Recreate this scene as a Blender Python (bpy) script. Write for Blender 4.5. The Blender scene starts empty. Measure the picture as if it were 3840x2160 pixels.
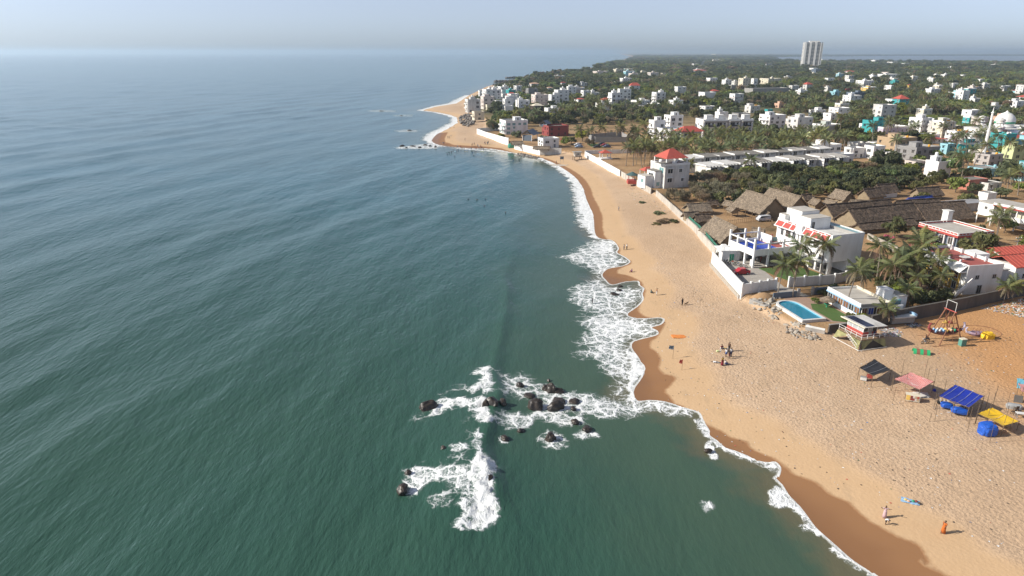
import bpy, bmesh, math, random
import numpy as np
from mathutils import Vector, Matrix, noise as mnoise
R = math.radians
random.seed(7); np.random.seed(7)
SC = bpy.context.scene
COL = SC.collection

# ------------------------------------------------------------------ camera
CAM_H = 52.0
PITCH = math.atan(236 / 679)
cam_d = bpy.data.cameras.new('camera'); cam = bpy.data.objects.new('camera', cam_d); COL.objects.link(cam)
cam.location = (0, 0, CAM_H); cam.rotation_euler = (math.pi / 2 - PITCH, 0, 0)
cam_d.sensor_width = 36.0; cam_d.lens = 36.0 * 679 / 1024; cam_d.clip_start = 0.5; cam_d.clip_end = 80000
SC.camera = cam

# ------------------------------------------------------------------ sky, sun, exposure
SUN_EL, SUN_AZ = R(32), R(183.5)           # azimuth counted from +X towards +Y: the sun stands over the sea
wd = bpy.data.worlds.new('World'); SC.world = wd; wd.use_nodes = True
wn = wd.node_tree.nodes; wl = wd.node_tree.links
sky = wn.new('ShaderNodeTexSky'); sky.sky_type = 'NISHITA'; sky.sun_disc = False
sky.sun_elevation = SUN_EL; sky.sun_rotation = math.pi / 2 - SUN_AZ
sky.altitude = 0; sky.air_density = 0.6; sky.dust_density = 0.7; sky.ozone_density = 8.0
hsv = wn.new('ShaderNodeHueSaturation'); hsv.inputs['Saturation'].default_value = .50; wl.new(sky.outputs[0], hsv.inputs['Color'])
bg = wn['Background']; wl.new(hsv.outputs[0], bg.inputs[0]); bg.inputs[1].default_value = 0.122
sun_d = bpy.data.lights.new('sun', 'SUN'); sun_d.energy = 5.0; sun_d.angle = R(0.6); sun_d.color = (1.0, 0.93, 0.82)
sun = bpy.data.objects.new('sun', sun_d); COL.objects.link(sun)
sv = Vector((math.cos(SUN_EL) * math.cos(SUN_AZ), math.cos(SUN_EL) * math.sin(SUN_AZ), math.sin(SUN_EL)))
sun.rotation_euler = sv.to_track_quat('Z', 'Y').to_euler(); sun.location = sv * 300
vs = SC.view_settings
vs.view_transform = 'Standard'; vs.look = 'None'; vs.gamma = 1.0; vs.use_curve_mapping = False; vs.exposure = 0.3
SC.render.engine = 'CYCLES'
cy = SC.cycles
cy.max_bounces = 6; cy.diffuse_bounces = 2; cy.glossy_bounces = 3; cy.transmission_bounces = 4; cy.transparent_max_bounces = 8
cy.volume_bounces = 1; cy.use_denoising = True; cy.caustics_reflective = False; cy.caustics_refractive = False
cy.sample_clamp_indirect = 4.0

# ------------------------------------------------------------------ survey: where a sight line meets a level plane
FPX = 679 * 3.75
CP, SP = math.cos(PITCH), math.sin(PITCH)
ORI = {1: (2600, 680, 4.025), 2: (3200, 680, 4.025), 3: (2640, 900, 4.025), 4: (3200, 1040, 4.025), 5: (3200, 1300, 4.025),
       6: (2300, 480, 4.025), 7: (2900, 480, 4.025), 11: (1640, 280, 4.025), 12: (2200, 180, 4.025), 13: (2800, 180, 4.025),
       14: (3200, 380, 4.025), 15: (1480, 1340, 2.07), 16: (2000, 900, 2.195), 17: (2600, 1560, 2.077), 0: (0, 0, 1 / 1.4907)}
def at(k, u, v, z=3.0):
    ox, oy, s = ORI[k]
    xr = (ox + u / s - 1920) / FPX; yr = (1080 - oy - v / s) / FPX
    dz = -SP + yr * CP; t = (z - CAM_H) / dz
    return (xr * t, (CP + yr * SP) * t)
def depth_of(x, y, z): return y * CP - (z - CAM_H) * SP
def px_up(x, y, z):                      # picture row of a point
    v = z - CAM_H
    return 1080 - FPX * (y * SP + v * CP) / (y * CP - v * SP)

# ------------------------------------------------------------------ materials
MATS = {}
def nd(nt, t, **kw):
    n = nt.nodes.new(t)
    for k, v in kw.items():
        if k.startswith('i_'):
            key = k[2:]; key = int(key) if key.isdigit() else key.replace('_', ' ')
            n.inputs[key].default_value = v
        else: setattr(n, k, v)
    return n
def rgba(c): return (c[0], c[1], c[2], 1.0)
def new_mat(name):
    m = bpy.data.materials.new(name); m.use_nodes = True
    nt = m.node_tree; b = nt.nodes['Principled BSDF']
    return m, nt, b
def noise_tex(nt, scale, detail=4, rough=0.6, vec=None, stretch=None):
    n = nd(nt, 'ShaderNodeTexNoise', i_Scale=scale, i_Detail=detail, i_Roughness=rough)
    if vec is not None:
        if stretch:
            mp = nd(nt, 'ShaderNodeMapping'); mp.inputs['Scale'].default_value = stretch
            nt.links.new(vec, mp.inputs[0]); vec = mp.outputs[0]
        nt.links.new(vec, n.inputs['Vector'])
    return n
def ramp(nt, src, stops):
    r = nd(nt, 'ShaderNodeValToRGB'); e = r.color_ramp.elements
    while len(e) < len(stops): e.new(0.5)
    for k, (p, c) in enumerate(stops):
        e[k].position = p; e[k].color = rgba(c) if hasattr(c, '__len__') else (c, c, c, 1)
    nt.links.new(src, r.inputs[0]); return r
def mixc(nt, fac, a, b, mode='MIX'):
    m = nd(nt, 'ShaderNodeMix', data_type='RGBA', blend_type=mode)
    for s, v in ((0, fac), (6, a), (7, b)):
        if hasattr(v, 'is_output') or hasattr(v, 'links'): nt.links.new(v, m.inputs[s])
        elif s == 0: m.inputs[0].default_value = v
        else: m.inputs[s].default_value = rgba(v)
    return m.outputs[2]
def mth(nt, op, a, b=None, c=None, clamp=False):
    m = nd(nt, 'ShaderNodeMath', operation=op, use_clamp=clamp)
    for i, v in enumerate((a, b, c)):
        if v is None: continue
        if hasattr(v, 'links'): nt.links.new(v, m.inputs[i])
        else: m.inputs[i].default_value = v
    return m.outputs[0]
def sstep(nt, x, lo, hi):
    m = nd(nt, 'ShaderNodeMapRange', interpolation_type='SMOOTHSTEP')
    nt.links.new(x, m.inputs[0]); m.inputs[1].default_value = lo; m.inputs[2].default_value = hi
    return m.outputs[0]
def world_pos(nt): return nd(nt, 'ShaderNodeNewGeometry').outputs['Position']
def attr(nt, name): return nd(nt, 'ShaderNodeAttribute', attribute_name=name).outputs['Fac']
def bump(nt, b, h, strength, dist):
    n = nd(nt, 'ShaderNodeBump', i_Strength=strength, i_Distance=dist)
    nt.links.new(h, n.inputs['Height']); nt.links.new(n.outputs[0], b.inputs['Normal'])
def mat(name, col, rough=0.8, dirt=None, amt=0.35, scale=0.5, streak=False, grain=0.12, bmp=0.0, bscale=6, metal=0.0, vary=0.0):
    """painted / plastered / plain surface with uneven tone, grime patches and fine relief"""
    if name in MATS: return MATS[name]
    m, nt, b = new_mat(name); b.inputs['Roughness'].default_value = rough; b.inputs['Metallic'].default_value = metal
    p = world_pos(nt)
    n1 = noise_tex(nt, scale, 5, 0.65, p, (1, 1, 0.25) if streak else None)
    n2 = noise_tex(nt, bscale, 3, 0.7, p)
    d = dirt if dirt else tuple(c * 0.55 for c in col)
    f = ramp(nt, n1.outputs[0], [(0.42, 0.0), (0.75, 1.0)])
    c = mixc(nt, mth(nt, 'MULTIPLY', f.outputs[0], amt), col, d)
    g = ramp(nt, n2.outputs[0], [(0.3, 1 - grain), (0.7, 1 + 0.0)] if grain < .45 else [(0.43, 1 - grain), (0.58, 1.0)])
    c = mixc(nt, 1.0, c, g.outputs[0], 'MULTIPLY')
    if vary:
        oi = nd(nt, 'ShaderNodeObjectInfo')
        hs = nd(nt, 'ShaderNodeHueSaturation'); nt.links.new(c, hs.inputs['Color'])
        nt.links.new(mth(nt, 'MULTIPLY_ADD', oi.outputs['Random'], 2 * vary, 1 - vary), hs.inputs['Value'])
        nt.links.new(mth(nt, 'MULTIPLY_ADD', oi.outputs['Random'], vary * .12, 0.5 - vary * .06), hs.inputs['Hue'])
        c = hs.outputs[0]
    nt.links.new(c, b.inputs['Base Color'])
    if bmp: bump(nt, b, n2.outputs[0], bmp, 0.05)
    MATS[name] = m; return m

# ------------------------------------------------------------------ mesh helpers
class MB:
    """collects verts and faces, then links them as one mesh object"""
    def __init__(s): s.v = []; s.f = []; s.mi = []; s.cur = 0
    def add(s, vs, fs):
        o = len(s.v); s.v += [tuple(q) for q in vs]; s.f += [tuple(i + o for i in f) for f in fs]; s.mi += [s.cur] * len(fs); return s
    def box(s, x, y, z, sx, sy, sz, rz=0.0, rx=0.0, ry=0.0):
        """x, y centre; z bottom (before any tilt); full sizes"""
        M = Matrix.Translation((x, y, z + sz / 2)) @ Matrix.Rotation(rz, 4, 'Z') @ Matrix.Rotation(ry, 4, 'Y') @ Matrix.Rotation(rx, 4, 'X')
        vs = [M @ Vector((a * sx / 2, b * sy / 2, c * sz / 2)) for a, b, c in ((-1,-1,-1),(1,-1,-1),(1,1,-1),(-1,1,-1),(-1,-1,1),(1,-1,1),(1,1,1),(-1,1,1))]
        return s.add(vs, [(3,2,1,0),(4,5,6,7),(0,1,5,4),(1,2,6,5),(2,3,7,6),(3,0,4,7)])
    def prism(s, poly, z0, z1):
        n = len(poly)
        a = sum(poly[i][0]*poly[(i+1)%n][1]-poly[(i+1)%n][0]*poly[i][1] for i in range(n))
        if a < 0: poly = poly[::-1]
        vs = [(p[0], p[1], z0) for p in poly] + [(p[0], p[1], z1) for p in poly]
        return s.add(vs, [tuple(range(n))[::-1], tuple(range(n, 2*n))] + [(i, (i+1)%n, (i+1)%n+n, i+n) for i in range(n)])
    def tube(s, pts, rad, n=6, cap=True):
        pts = [Vector(p) for p in pts]; m = len(pts)
        if not hasattr(rad, '__len__'): rad = [rad] * m
        vs = []
        for i, p in enumerate(pts):
            t = (pts[min(i+1, m-1)] - pts[max(i-1, 0)])
            if t.length < 1e-9: t = Vector((0,0,1))
            t.normalize(); a = t.cross(Vector((0, 0, 1)) if abs(t.z) < 0.95 else Vector((1, 0, 0))).normalized(); b = t.cross(a)
            vs += [p + (a * math.cos(2*math.pi*k/n) + b * math.sin(2*math.pi*k/n)) * rad[i] for k in range(n)]
        fs = [(i*n+k, i*n+(k+1)%n, (i+1)*n+(k+1)%n, (i+1)*n+k) for i in range(m-1) for k in range(n)]
        if cap: fs += [tuple(range(n))[::-1], tuple(range((m-1)*n, m*n))]
        return s.add(vs, fs)
    def lathe(s, prof, n=12, x=0, y=0, z=0):
        """prof: list of (radius, height)"""
        vs = [(x + r*math.cos(2*math.pi*k/n), y + r*math.sin(2*math.pi*k/n), z + h) for r, h in prof for k in range(n)]
        m = len(prof)
        fs = [(i*n+k, i*n+(k+1)%n, (i+1)*n+(k+1)%n, (i+1)*n+k) for i in range(m-1) for k in range(n)]
        return s.add(vs, fs + [tuple(range(n))[::-1], tuple(range((m-1)*n, m*n))])
    def quad(s, a, b, c, d): return s.add([a, b, c, d], [(0, 1, 2, 3)])
    def mesh(s, name, mats, smooth=False):
        me = bpy.data.meshes.new(name); me.from_pydata(s.v, [], s.f)
        for m in (mats if isinstance(mats, (list, tuple)) else [mats]): me.materials.append(m)
        if s.cur: me.polygons.foreach_set('material_index', s.mi)
        if smooth: me.polygons.foreach_set('use_smooth', [True] * len(s.f))
        me.update(); return me
    def build(s, name, mats, parent=None, loc=(0,0,0), rz=0.0, smooth=False, **props):
        return link(name, s.mesh(name, mats, smooth), parent, loc, rz, **props)
def link(name, me, parent=None, loc=(0,0,0), rz=0.0, scale=None, **props):
    o = bpy.data.objects.new(name, me); COL.objects.link(o); o.parent = parent
    o.location = loc; o.rotation_euler = (0, 0, rz)
    if scale is not None: o.scale = scale
    for k, v in props.items():
        if v is not None: o[k] = v
    return o
def thing(name, label, category, loc=(0,0,0), rz=0.0, group=None):
    return link(name, None, None, loc, rz, label=label, category=category, group=group)
def copy_tree(o, parent=None):
    c = o.copy(); COL.objects.link(c); c.parent = parent
    for ch in KIDS(o): copy_tree(ch, c)
    return c
def KIDS(o): return list(o.children)

# ------------------------------------------------------------------ shoreline, wet sand and town edge (metres on the ground)
def dense(pts, step=1.2):
    out = []
    n = len(pts)
    for i in range(n - 1):                                 # Catmull-Rom through the points
        p0, p1, p2, p3 = [np.array(pts[max(0, min(n-1, i+k))]) for k in (-1, 0, 1, 2)]
        m = max(2, min(10, int(np.linalg.norm(p2 - p1) / step)))
        for t in np.linspace(0, 1, m, endpoint=False):
            out.append(tuple(0.5*((2*p1)+(-p0+p2)*t+(2*p0-5*p1+4*p2-p3)*t*t+(-p0+3*p1-3*p2+p3)*t**3)))
    out.append(tuple(pts[-1])); return out
E_NEAR = [(50, 30), (44, 48)] + [at(17, u, v, .3) for u, v in [(1470,1246),(1330,1160),(1230,1090),(1140,1010),(1050,930),(960,850),(900,770),(830,680),(750,600),(700,520),(648,470),(672,458),(687,400),(640,350),(590,352),(500,330),(420,290),(330,252),(250,225),(190,172),(128,130),(132,100),(80,20)]]
E_MID = [at(16, u, v, .3) for u, v in [(1375,1415),(1300,1385),(1200,1350),(1080,1310),(950,1295),(860,1298),(828,1240),(842,1190),(882,1140),(925,1060),(900,1000),(852,930),(812,870),(832,820),(960,800),(1028,785),(1020,750),(970,722),(1045,710),(1080,680),(1056,650),(900,640),(800,618),(780,590),(860,540),(908,490),(900,440),(915,400),(878,370),(868,335),(760,330),(650,350),(600,310),(570,265),(620,220),(740,205),(800,180),(760,140),(690,95),(705,65),(650,0)]]
E_FAR = [at(0, u, v, 0) for u, v in [(1500,592),(1492,540),(1475,500),(1465,470),(1440,440)]] + [(21.3, 335.7), (17.3, 348.8), (14.0, 357.5), (2.3, 372.8), (-7, 386), (-14.2, 391.6), (-23.8, 393), (-33.7, 398.7), (-43, 408), (-49.5, 428), (-50, 463), (-45.4, 500), (-42, 541), (-46, 586), (-54, 612), (-68, 640), (-84, 660)] + [at(0, u, v, 0) for u, v in [(1100,268),(1150,260),(1180,240),(1225,218),(1290,200),(1440,185),(1490,170),(1560,155)]] + [(1500, 9000), (4500, 31000)]
EDGE = dense(E_NEAR + E_MID + E_FAR)
SEA_POLY = EDGE + [(-26000, 31000), (-26000, -400), (60, -400)]
W_NEAR = [(78, 20)] + [at(17, u, v, .9) for u, v in [(2060,1260),(1960,1210),(1860,1140),(1810,1060),(1750,990),(1640,940),(1500,870),(1380,800),(1300,720),(1230,660),(1080,580),(960,490),(800,420),(700,330),(560,260),(450,200),(430,160),(330,130),(250,90),(60,-10)]]
W_MID = [at(16, u, v, .6) for u, v in [(1250,1340),(1180,1320),(1140,1270),(1100,1220),(1150,1180),(1177,1140),(1150,1110),(1080,1090),(1040,1030),(1062,980),(1040,930),(980,880),(970,830),(1034,790),(1088,690),(1062,645),(960,628),(875,560),(925,440),(925,395),(875,320),(780,270),(700,250),(720,215),(815,180),(770,135),(715,100),(715,60),(670,0)]]
W_FAR = [(x + d * 1.0, y) for (x, y), d in zip(E_FAR[:9], (2.5, 3, 3, 3, 3, 2, 2, 1, 0))]
WET = dense(W_NEAR + W_MID + W_FAR) + [(-6, 390), (-14, 396), (-24, 399), (-34, 404), (-40, 416), (-42, 432), (-43, 465)] + E_FAR[16:] + [(-26000, 31000), (-26000, -400), (60, -400)]
TOWN = [(4600, 31000), (31000, 31000), (31000, 60), (160, 155), (105, 135.2), (78.3, 123.8), (67.5, 119), (59, 117.5), (54.6, 119), (52.4, 126), (50.5, 132), (49.4, 136.9), (49.9, 161.5), (53, 168), (54.2, 193), (53.2, 246), (46.6, 288.6), (37.4, 348.8), (26.2, 364.5), (15.2, 366.2), (1.8, 388.9), (-1.6, 401.6), (-10.8, 420.7), (-22.3, 453), (-18, 480), (-20, 540), (-30, 600), (-44, 660), (-50, 720), (-44, 790), (-30, 900), (40, 1480), (190, 1930), (330, 2720), (720, 4600), (1530, 9000)]

def inside(px, py, poly):
    c = np.zeros(px.shape, bool); n = len(poly)
    for i in range(n):
        x0, y0 = poly[i]; x1, y1 = poly[(i+1) % n]
        if y0 == y1: continue
        k = ((y0 > py) != (y1 > py)) & (px < (x1-x0) * (py-y0) / (y1-y0) + x0)
        c ^= k
    return c
def dist_to(px, py, pts, closed=True):
    d = np.full(px.shape, 1e18); n = len(pts)
    for i in range(n if closed else n - 1):
        x0, y0 = pts[i]; x1, y1 = pts[(i+1) % n]
        dx, dy = x1-x0, y1-y0; L = dx*dx + dy*dy + 1e-12
        t = np.clip(((px-x0)*dx + (py-y0)*dy) / L, 0, 1)
        q = (px-x0-t*dx)**2 + (py-y0-t*dy)**2
        np.minimum(d, q, out=d)
    return np.sqrt(d)
def sdf(px, py, poly, rough=None):         # positive inside; far from the beach a coarser outline does
    if len(px) > 20000 and rough is not None:
        k = (px > -140) & (px < 170) & (py > 20) & (py < 470); out = np.empty(px.shape)
        P = [q for q in poly if -400 < q[0] < 400 and -420 < q[1] < 1500]
        kx, ky = px[k], py[k]
        d = dist_to(kx, ky, [q for q in P if -150 < q[0] < 180 and 0 < q[1] < 600], False)
        i = np.argmin(np.abs(kx)) if len(kx) else 0
        out[k] = np.where(inside(kx, ky, poly), d, -d)
        out[~k] = sdf(px[~k], py[~k], rough); return out
    d = dist_to(px, py, poly); return np.where(inside(px, py, poly), d, -d)
def sm(x, a, b):
    t = np.clip((x - a) / (b - a), 0, 1); return t * t * (3 - 2 * t)
def vnoise(x, y, s, seed=0):
    """cheap smooth value noise"""
    x = np.asarray(x) / s; y = np.asarray(y) / s; xi = np.floor(x).astype(np.int64); yi = np.floor(y).astype(np.int64); fx = x - xi; fy = y - yi
    def h(a, b):
        k = (a * 374761393 + b * 668265263 + seed * 1442695041) & 0x7fffffff
        k = ((k ^ (k >> 13)) * 1274126177) & 0x7fffffff
        return ((k ^ (k >> 16)) & 0xffff) / 65535.0
    fx = fx*fx*(3-2*fx); fy = fy*fy*(3-2*fy)
    return (h(xi,yi)*(1-fx)+h(xi+1,yi)*fx)*(1-fy) + (h(xi,yi+1)*(1-fx)+h(xi+1,yi+1)*fx)*fy
SOFT_EDGE = [(50, 30), (44, 48), (38, 58), (36, 66), (34.5, 75), (32, 82), (29, 88), (26, 94), (23, 100), (23, 110), (24, 120), (26, 132), (27.5, 145), (29, 160), (28.5, 180), (27, 200), (27.3, 226), (28, 253)] + E_FAR[3:]
SOFT_SEA = SOFT_EDGE + [(-26000, 31000), (-26000, -400), (60, -400)]
def beach_height(px, py, town=None):
    s = -sdf(px, py, SOFT_SEA)
    z = np.where(s > 0, 3.0 * (1 - np.exp(-np.maximum(s, 0) / 22.0)), np.maximum(0.055 * s, -3.0))
    z += sm(s, 4, 12) * (vnoise(px, py, 9, 1) - .5) * .35 + sm(s, 6, 14) * (vnoise(px, py, 2.6, 2) - .5) * .10
    t = sdf(px, py, TOWN) if town is None else town
    k = sm(t, -0.7, 0.7)
    return z * (1 - k) + 3.0 * k
def gz(x, y):
    return float(beach_height(np.array([x], float), np.array([y], float))[0])

def axis(breaks):
    """breaks: (start, step) ... graded coordinates"""
    out = []
    for (a, s0), (b, s1) in zip(breaks[:-1], breaks[1:]):
        x = a
        while x < b - 1e-6:
            out.append(x); t = (x - a) / (b - a); x += s0 * (s1 / s0) ** t
    out.append(breaks[-1][0]); return np.array(out)
import time as _t
def sheet(name, xs, ys, zfun, mat_, keep=None, attrs=None, **props):
    X, Y = np.meshgrid(xs, ys); nx, ny = len(xs), len(ys)
    t0 = _t.time(); Z, A = zfun(X.ravel(), Y.ravel()); print(name, nx, ny, _t.time() - t0)
    co = np.stack([X.ravel(), Y.ravel(), Z], 1)
    i = (np.arange(ny-1)[:, None] * nx + np.arange(nx-1)[None, :]).ravel()
    F = np.stack([i, i+1, i+nx+1, i+nx], 1)
    if keep is not None: F = F[keep(A, F)]
    used = np.zeros(len(co), bool); used[F.ravel()] = True
    rm = np.cumsum(used) - 1; co = co[used]; F = rm[F]
    me = bpy.data.meshes.new(name); me.vertices.add(len(co)); me.vertices.foreach_set('co', co.ravel().astype(np.float32))
    me.loops.add(F.size); me.loops.foreach_set('vertex_index', F.ravel().astype(np.int32))
    me.polygons.add(len(F)); me.polygons.foreach_set('loop_start', np.arange(0, F.size, 4, dtype=np.int32))
    me.polygons.foreach_set('use_smooth', np.ones(len(F), bool))
    me.update(calc_edges=True); me.validate()
    for k, a in A.items():
        if k.startswith('_'): continue
        t = me.attributes.new(k, 'FLOAT', 'POINT'); t.data.foreach_set('value', a[used].astype(np.float32))
    me.materials.append(mat_)
    return link(name, me, kind='structure', **props)

# ------------------------------------------------------------------ ground: beach and town soil in one sheet
def ground_material():
    m, nt, b = new_mat('sand_and_soil'); p = world_pos(nt); L = nt.links
    big = noise_tex(nt, 0.035, 5, .6, p); mid = noise_tex(nt, 0.35, 5, .65, p); fine = noise_tex(nt, 2.9, 4, .7, p)
    dry = ramp(nt, big.outputs[0], [(0.3, (.475, .325, .20)), (0.6, (.56, .405, .268))]).outputs[0]
    dry = mixc(nt, ramp(nt, mid.outputs[0], [(0.35, 0.0), (0.75, 1.0)]).outputs[0], dry, (.49, .34, .215))
    sx = nd(nt, 'ShaderNodeSeparateXYZ'); L.new(p, sx.inputs[0])
    red = sstep(nt, mth(nt, 'ADD', sx.outputs[0], mth(nt, 'MULTIPLY', big.outputs[0], 30)), 78, 96)
    dry = mixc(nt, red, dry, (.52, .28, .12))
    pits = ramp(nt, fine.outputs[0], [(0.36, .78), (0.5, 1.0)]).outputs[0]     # trodden hollows are darker
    pv = nd(nt, 'ShaderNodeTexVoronoi', i_Scale=2.2); L.new(p, pv.inputs['Vector'])
    wetd = attr(nt, 'wet')                                # metres inside (+) the wet line
    wj = mth(nt, 'ADD', wetd, mth(nt, 'MULTIPLY_ADD', mid.outputs[0], 1.2, -.6))
    smooth = sstep(nt, mth(nt, 'ADD', wetd, mth(nt, 'MULTIPLY', big.outputs[0], 5)), -5.5, -2.0)
    c = mixc(nt, mth(nt, 'SUBTRACT', 1.0, smooth, clamp=True), dry, mixc(nt, 1.0, dry, pits, 'MULTIPLY'))
    c = mixc(nt, mth(nt, 'MULTIPLY', smooth, .55), c, (.53, .345, .175))
    streak = noise_tex(nt, 0.25, 5, .7, p, (1.4, .5, 1))
    c = mixc(nt, mth(nt, 'MULTIPLY', ramp(nt, streak.outputs[0], [(.58, 0.0), (.72, .5)]).outputs[0], 1.0), c, (.33, .24, .15))
    wet = sstep(nt, wj, -.25, .5)
    c = mixc(nt, wet, c, (.265, .135, .06))
    verywet = sstep(nt, wetd, 1.2, 5.0)
    c = mixc(nt, mth(nt, 'MULTIPLY', verywet, .7), c, (.215, .108, .05))
    # town soil
    tn = noise_tex(nt, 0.06, 6, .65, p)
    soil = ramp(nt, tn.outputs[0], [(0.30, (.115, .095, .045)), (0.46, (.30, .18, .085)), (0.6, (.42, .27, .14)), (.75, (.20, .15, .07))]).outputs[0]
    far = sstep(nt, sx.outputs[1], 380, 700)
    veg = ramp(nt, noise_tex(nt, 0.012, 6, .7, p).outputs[0], [(.3, (.045, .065, .025)), (.52, (.085, .095, .04)), (.68, (.20, .15, .08)), (.8, (.06, .09, .035))]).outputs[0]
    soil = mixc(nt, far, soil, veg)
    c = mixc(nt, sstep(nt, attr(nt, 'town'), -.3, .6), c, soil)
    L.new(c, b.inputs['Base Color'])
    rr = mth(nt, 'MULTIPLY_ADD', verywet, -.42, .85); L.new(rr, b.inputs['Roughness'])
    b.inputs['Specular IOR Level'].default_value = .35
    h = mth(nt, 'MULTIPLY', mth(nt, 'ADD', fine.outputs[0], mth(nt, 'MULTIPLY', pv.outputs['Distance'], .6)), mth(nt, 'SUBTRACT', 1.0, mth(nt, 'MAXIMUM', wet, mth(nt, 'MULTIPLY', smooth, .75)), clamp=True))
    bump(nt, b, h, 1.0, .125)
    return m
def ground_z(x, y):
    t = sdf(x, y, TOWN); s = sdf(x, y, SEA_POLY, SOFT_SEA)
    near = (y < 480) & (np.abs(x) < 260)
    w = np.where(s > -40, sdf(x, y, WET, SOFT_SEA), -50.0)
    z = beach_height(x, y, t)
    return z, {'town': t, 'wet': np.clip(w, -60, 60), '_s': s}
gx = axis([(-26000, 3000), (-300, 20), (-95, 6), (-60, 2.5), (8, .9), (22, .6), (58, .6), (110, 1.5), (200, 8), (600, 40), (30000, 3000)])
gy = axis([(-400, 60), (30, 2), (54, .7), (135, .7), (210, 1.0), (420, 2.5), (800, 9), (2000, 60), (31000, 3000)])
sheet('ground', gx, gy, ground_z, ground_material(), keep=lambda A, F: (A['_s'][F] < 60).any(1), label='sandy beach and town ground')

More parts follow.
